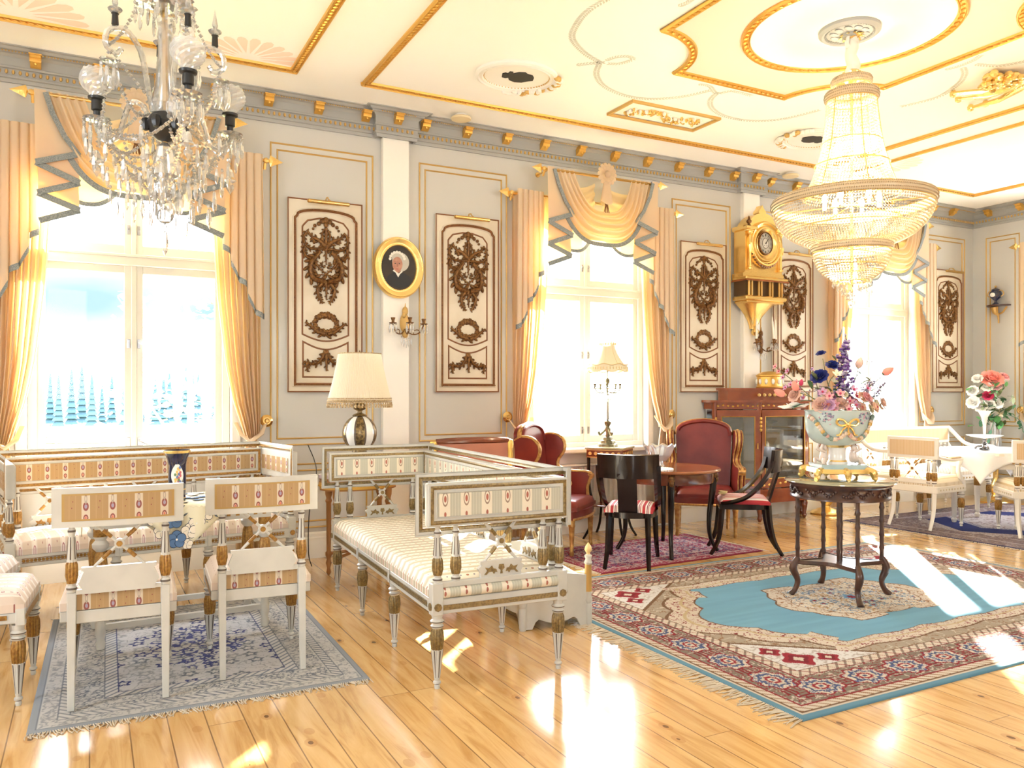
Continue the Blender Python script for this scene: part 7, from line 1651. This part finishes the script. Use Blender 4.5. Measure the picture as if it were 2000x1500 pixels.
# ================================================================ rugs: fine meshes coloured by drawn patterns
def hashn(i, j, s=0):
    v = np.sin(i*127.1+j*311.7+s*74.7)*43758.5453; return v-np.floor(v)
def vnoise(x, y, s=0):
    i, j = np.floor(x), np.floor(y); f, g = x-i, y-j; f = f*f*(3-2*f); g = g*g*(3-2*g)
    return (hashn(i, j, s)*(1-f)+hashn(i+1, j, s)*f)*(1-g)+(hashn(i, j+1, s)*(1-f)+hashn(i+1, j+1, s)*f)*g
def paint(C, mask, col): C[mask] = col
def make_rug(name, label, cx, cy, L, Wd, rz, step, th, paintf, fringe=None, mt=None):
    """L along local x, Wd along local y"""
    nx, ny = int(L/step), int(Wd/step); xs = np.linspace(-L/2, L/2, nx+1); ys = np.linspace(-Wd/2, Wd/2, ny+1); X, Y = np.meshgrid(xs, ys)
    C = paintf(X, Y, L, Wd); Z = th-.004*(np.maximum(np.abs(X)/(L/2), np.abs(Y)/(Wd/2)) > .998)+.0012*vnoise(X*9, Y*9, 3)
    n = (nx+1)*(ny+1); V = np.stack([X.ravel(), Y.ravel(), Z.ravel()], 1)
    per = [(0, i) for i in range(nx)]+[(j, nx) for j in range(ny)]+[(ny, nx-i) for i in range(nx)]+[(ny-j, 0) for j in range(ny)]
    pidx = np.array([a*(nx+1)+b for a, b in per]); low = V[pidx].copy(); low[:, 2] = .0005; V = np.vstack([V, low]); P = len(pidx)
    a = (np.arange(ny)[:, None]*(nx+1)+np.arange(nx)[None]).ravel(); Q = np.stack([a, a+1, a+nx+2, a+nx+1], 1)
    k = np.arange(P); k2 = (k+1) % P; S_ = np.stack([n+k, n+k2, pidx[k2], pidx[k]], 1); FQ = np.vstack([Q, S_])
    me = bpy.data.meshes.new(name); me.vertices.add(len(V)); me.vertices.foreach_set('co', V.astype('f').ravel()); me.loops.add(FQ.size); me.loops.foreach_set('vertex_index', FQ.astype('i').ravel()); me.polygons.add(len(FQ)); me.polygons.foreach_set('loop_start', (np.arange(len(FQ))*4).astype('i')); me.update(calc_edges=True); me.validate()
    at = me.color_attributes.new('pattern', 'FLOAT_COLOR', 'POINT'); col = np.ones((len(V), 4)); col[:n, :3] = C.reshape(-1, 3); col[n:, :3] = C.reshape(-1, 3)[pidx]*1.0; at.data.foreach_set('color', col.astype('f').ravel())
    me.materials.append(mt); o = bpy.data.objects.new('pile', me); COL.objects.link(o)
    t = thing(name, label, 'rug', (cx, cy, 0), rz); o.parent = t
    if fringe:
        for side, ln, ox, colm in fringe:
            m = Mesh(); rnd = random.Random(int(side)+5)
            if abs(side) == 1:
                nn = int(Wd/.009)
                for i in range(nn):
                    y = -Wd/2+Wd*(i+.5)/nn; x0 = side*L/2; d1 = rnd.uniform(-.02, .02); d2 = d1+rnd.uniform(-.025, .025); ll = ln*rnd.uniform(.7, 1.15)
                    m.tube([(x0, y, .006), (x0+side*ll*.5, y+d1, .004), (x0+side*ll, y+d2, .002)], [.003, .0028, .0018], 4)
            else:
                s_ = side/2; nn = int(L/.009)
                for i in range(nn):
                    x = -L/2+L*(i+.5)/nn; y0 = s_*Wd/2; d1 = rnd.uniform(-.015, .015); d2 = d1+rnd.uniform(-.02, .02); ll = ln*rnd.uniform(.7, 1.15)
                    m.tube([(x, y0, .006), (x+d1, y0+s_*ll*.5, .004), (x+d2, y0+s_*ll, .002)], [.003, .0028, .0018], 4)
            f = m.build('fringe', colm, parent=t, smooth=0); f['kind'] = 'stuff'
    return t
RUGM = vcol_mat('wool_pile', .95)
FRG = mat('fringe_thread', (.62, .54, .42), .9)
A = np.array
def blank(X, c): return np.ones(X.shape+(3,))*A(c)
def flower(X, Y, C, cx, cy, r, cols, n=6, rot=0):
    dx, dy = X-cx, Y-cy; d = np.hypot(dx, dy); a = np.arctan2(dy, dx)+rot; k = d/r*(1.12-.22*np.cos(n*a))
    for lim, c in cols: C[k < lim] = c
def vine(X, Y, s, sc, th=.10):
    v = vnoise(X*sc, Y*sc, s)*2-1+.5*(vnoise(X*sc*2.1, Y*sc*2.1, s+1)*2-1); return np.abs(v) < th
def sprigs(X, Y, C, cell, cols, r=.33, seed=0, mask=None, prob=1):
    i, j = np.floor(X/cell), np.floor(Y/cell); fx, fy = X/cell-i-.5+(hashn(i, j, seed)-.5)*.3, Y/cell-j-.5+(hashn(i, j, seed+1)-.5)*.3
    d = np.hypot(fx, fy); a = np.arctan2(fy, fx)+hashn(i, j, seed+2)*6; k = d/r*(1.15-.3*np.cos(5*a)); on = hashn(i, j, seed+3) < prob; pick = (hashn(i, j, seed+4)*len(cols)).astype(int)
    for q, (c1, c2) in enumerate(cols):
        mk = on & (pick == q)
        if mask is not None: mk = mk & mask
        C[mk & (k < 1)] = c1; C[mk & (k < .5)] = c2
RR, IV, TP, BL, DB, BN = A((.22, .018, .028)), A((.56, .50, .42)), A((.22, .18, .145)), A((.15, .33, .46)), A((.05, .07, .15)), A((.16, .09, .05))
def rug_blue(X, Y, L, Wd):
    e = np.minimum(L/2-np.abs(X), Wd/2-np.abs(Y)); C = blank(X, BL*.75)
    C[e > .035] = IV; vn = vine(X, Y, 3, 28, .14)
    g = (e > .055) & (e < .105); C[g] = IV; C[g & (((X+Y)*18 % 1) < .3)] = BN*1.6
    C[(e > .048) & (e < .056)] = BN; C[(e > .105) & (e < .112)] = RR
    # main border with flower cartouches
    b = (e > .112) & (e < .36); C[b] = TP*.85; C[b & vn] = IV*.85; C[b & vine(X, Y, 8, 34, .07)] = RR
    alongx = (Wd/2-np.abs(Y)) < (L/2-np.abs(X)); s_ = np.where(alongx, X, Y); w_ = np.where(alongx, Wd/2-np.abs(Y), L/2-np.abs(X))-.236
    per = .30; f = ((s_/per+.5) % 1-.5)*per; kk = np.hypot(f/1.25, w_)*(1+.10*np.cos(4*np.arctan2(w_, f)*2))
    for lim, c in ((.098, RR), (.086, IV), (.066, DB), (.052, IV*.9), (.036, RR*1.1), (.022, IV), (.011, DB)): C[b & (kk < lim)] = c
    C[b & (kk < .086) & (kk > .04) & vine(X, Y, 11, 60, .22)] = DB*1.5
    tri = b & (np.abs(f) > .118) & (np.abs(w_) < .085); C[tri & (((w_*40) % 1) < .35)] = RR*.8
    C[(e > .36) & (e < .367)] = RR*.8; g = (e > .367) & (e < .43); C[g] = IV; C[g & (((X-Y)*16 % 1) < .28)] = TP; C[g & (((X+Y)*13 % 1) < .12)] = RR; C[(e > .43) & (e < .44)] = BN
    # field
    inn = e > .44; C[inn] = A((.33, .28, .22)); C[inn & vine(X, Y, 21, 15, .09)] = IV*.95; C[inn & vine(X, Y, 25, 24, .07)] = BN*1.5
    hx, hy = L/2-.44, Wd/2-.44
    # red and white corner squares
    cs = inn & (np.abs(X) > hx-.44) & (np.abs(Y) > hy-.36) & ((hx-np.abs(X))/.44+(hy-np.abs(Y))/.36 < 1.0)
    U, V_ = (hx-np.abs(X)), (hy-np.abs(Y))
    cs = inn & ((U/.62+V_/.50) < 1); C[cs] = A((.60, .60, .60)); C[cs & ((U/.62+V_/.50) > .94)] = BN; C[cs & vine(X, Y, 31, 30, .2) & ((U/.62+V_/.50) < .9)] = A((.40, .36, .34))
    for cu, cv, r in ((.14, .12, .075), (.30, .07, .05), (.09, .27, .05)): flower(U, V_, C, cu, cv, r, [(1.25, RR*1.2), (.8, RR*.8), (.4, IV)], 4)
    # blue medallion field: scalloped lobed outline
    a = np.arctan2(Y/(hy), X/(hx)); d = np.maximum(np.abs(Y/hy)/.90, (np.abs(X/hx)+.42*np.abs(Y/hy))/1.06)
    saw = .87+.035*np.abs(np.sin(a*9))-.05*(np.abs(np.cos(2*a)) < .18)
    k = d/saw
    for lim, c in ((1.13, BN), (1.11, IV), (1.03, A((.45, .36, .22))), (1.01, IV*.95), (.945, BN), (.935, BL)): C[inn & (k < lim) & ~(cs & (k > .935) & (k > 1.11))] = c
    m1 = inn & (k < 1.11) & (k > .945) & ~((k < 1.03) & (k > 1.01)); C[m1 & vine(X, Y, 41, 38, .10)] = RR*.9
    bl = inn & (k < .935); C[bl] = (BL*(0.94+.12*vnoise(X*3, Y*30, 5))[..., None])[bl]
    # central medallion
    d2 = np.maximum(np.abs(Y)/.40, (np.abs(X)+.55*np.abs(Y))/.62); s2 = 1+.05*np.abs(np.sin(a*7))-.10*(np.abs(np.abs(a)-PI/2) < .22)*1.0; k2 = d2/s2
    for lim, c in ((1.0, BN), (.975, IV), (.80, BN*1.3), (.785, A((.66, .60, .50)))): C[k2 < lim] = c
    C[(k2 < .97) & vine(X, Y, 51, 30, .13)] = BN*1.8; C[(k2 < .78) & vine(X, Y, 57, 34, .10)] = A((.14, .24, .36)); sprigs(X, Y, C, .085, [(A((.16, .24, .34)), IV), (A((.45, .28, .12)), IV), (A((.20, .30, .38)), RR)], .36, 7, k2 < .74, .8)
    flower(X, Y, C, 0, 0, .10, [(1, BN), (.9, IV), (.7, A((.14, .28, .42))), (.35, RR)], 8)
    return C
make_rug('patterned_rug', 'large cream and red bordered rug with sky blue centre under the bamboo table', 4.52, 3.72, 3.75, 2.60, 0, .0062, .010, rug_blue, [(-1, .11, 0, FRG), (1, .09, 0, FRG)], RUGM)
def rug_grey(X, Y, L, Wd):
    e = np.minimum(L/2-np.abs(X), Wd/2-np.abs(Y)); G0, G1, G2, NV = A((.50, .50, .50)), A((.30, .31, .33)), A((.16, .18, .22)), A((.05, .06, .17))
    C = blank(X, A((.28, .31, .35))); C[e > .03] = G0
    def band(a, b, sc, th, c): g = (e > a) & (e < b); C[g & vine(X, Y, int(a*100), sc, th)] = c
    C[(e > .03) & (e < .036)] = G2; band(.04, .10, 46, .25, G1); C[(e > .10) & (e < .106)] = G2; g = (e > .106) & (e < .15); C[g] = G0*1.05; C[g & (((X+Y)*24 % 1) < .35)] = G2; C[(e > .15) & (e < .156)] = G2
    band(.16, .28, 30, .16, G1); band(.16, .28, 42, .10, G2); sprigs(X, Y, C, .07, [(G2, G0), (G1, G0)], .34, 3, (e > .16) & (e < .28), .8)
    C[(e > .28) & (e < .286)] = G2; g = (e > .286) & (e < .335); C[g] = G0*1.1; C[g & (((X-Y)*22 % 1) < .35)] = G2*1.3; C[(e > .335) & (e < .342)] = NV
    i = e > .342; C[i] = A((.52, .52, .54)); C[i & vine(X, Y, 4, 20, .08)] = G1; C[i & vine(X, Y, 14, 33, .08)] = G1*1.2
    sprigs(X, Y, C, .105, [(NV, G0), (G1, G0), (G2, G0*1.1)], .36, 9, i, .7); d = (np.abs(X/.28)**1.2+np.abs(Y/.42)**1.2); C[i & (d < 1) & vine(X, Y, 24, 26, .22)] = NV*1.3
    return C
make_rug('patterned_rug', 'grey and navy faded rug with cream fringe under the two near chairs', .50, 4.66, 1.42, 1.82, math.radians(-1), .0052, .008, rug_grey, [(-2, .05, 0, FRG), (2, .05, 0, FRG)], RUGM)
def rug_red(X, Y, L, Wd):
    e = np.minimum(L/2-np.abs(X), Wd/2-np.abs(Y)); C = blank(X, A((.20, .02, .04))); M1, M2 = A((.30, .04, .08)), A((.46, .34, .34))
    C[e > .02] = M1; C[(e > .03) & vine(X, Y, 2, 40, .25)] = M2; C[(e > .10) & (e < .115)] = A((.5, .38, .34)); C[(e > .115) & vine(X, Y, 5, 34, .22)] = A((.08, .05, .12)); C[(e > .24) & (e < .25)] = A((.5, .38, .34))
    i = e > .25; C[i] = A((.50, .36, .36)); C[i & vine(X, Y, 12, 26, .22)] = M1; C[i & vine(X, Y, 15, 40, .18)] = A((.10, .08, .18)); sprigs(X, Y, C, .12, [(M1, M2), (A((.12, .08, .16)), M2)], .3, 4, i, .8); return C
make_rug('patterned_rug', 'small crimson patterned rug under the round mahogany table and dark chairs', 4.28, 5.62, 1.75, .98, math.radians(3), .0075, .007, rug_red, [(-1, .05, 0, FRG), (1, .05, 0, FRG)], RUGM)
def rug_navy(X, Y, L, Wd):
    e = np.minimum(L/2-np.abs(X), Wd/2-np.abs(Y)); MV, NV, LG = A((.21, .155, .155)), A((.012, .02, .11)), A((.42, .38, .38)); C = blank(X, NV*.7)
    C[e > .03] = MV; C[(e > .03) & vine(X, Y, 2, 22, .12)] = LG*.75; C[(e > .03) & vine(X, Y, 6, 36, .12)] = A((.12, .09, .13)); C[(e > .22) & (e < .235)] = LG; 
    d = np.abs(X)/(L/2-.5)+np.abs(Y)/(Wd/2-.10)*.62; i = (e > .40)
    for q in (1.08, 1.12, 1.16): C[i & (np.abs(d-q) < .012)] = LG
    k = i & (d < 1.05); C[k] = NV; k = i & (d < .62); C[k] = LG*.9; C[k & vine(X, Y, 9, 18, .16)] = MV; 
    for q in (.64, .67): C[i & (np.abs(d-q) < .008)] = LG
    C[(i & (d > 1.18)) & vine(X, Y, 19, 16, .16)] = LG; return C
make_rug('patterned_rug', 'mauve and navy rug under the white furniture at the right', 8.62, 5.02, 2.90, 2.05, math.radians(2), .011, .010, rug_navy, [(-1, .03, 0, FRG)], RUGM)
# ---- cable behind the lamp table and by the curtain
tag(Mesh().tube(cubic([(1.58, 6.60, .95), (1.60, 6.4, .75), (1.52, 6.3, .45), (1.5, 6.25, .15), (1.55, 6.35, .01)], 8), .004, 6).build('lamp_cable', BLACK), 'thin black cable hanging by the wall left of the lamp table', 'cable')
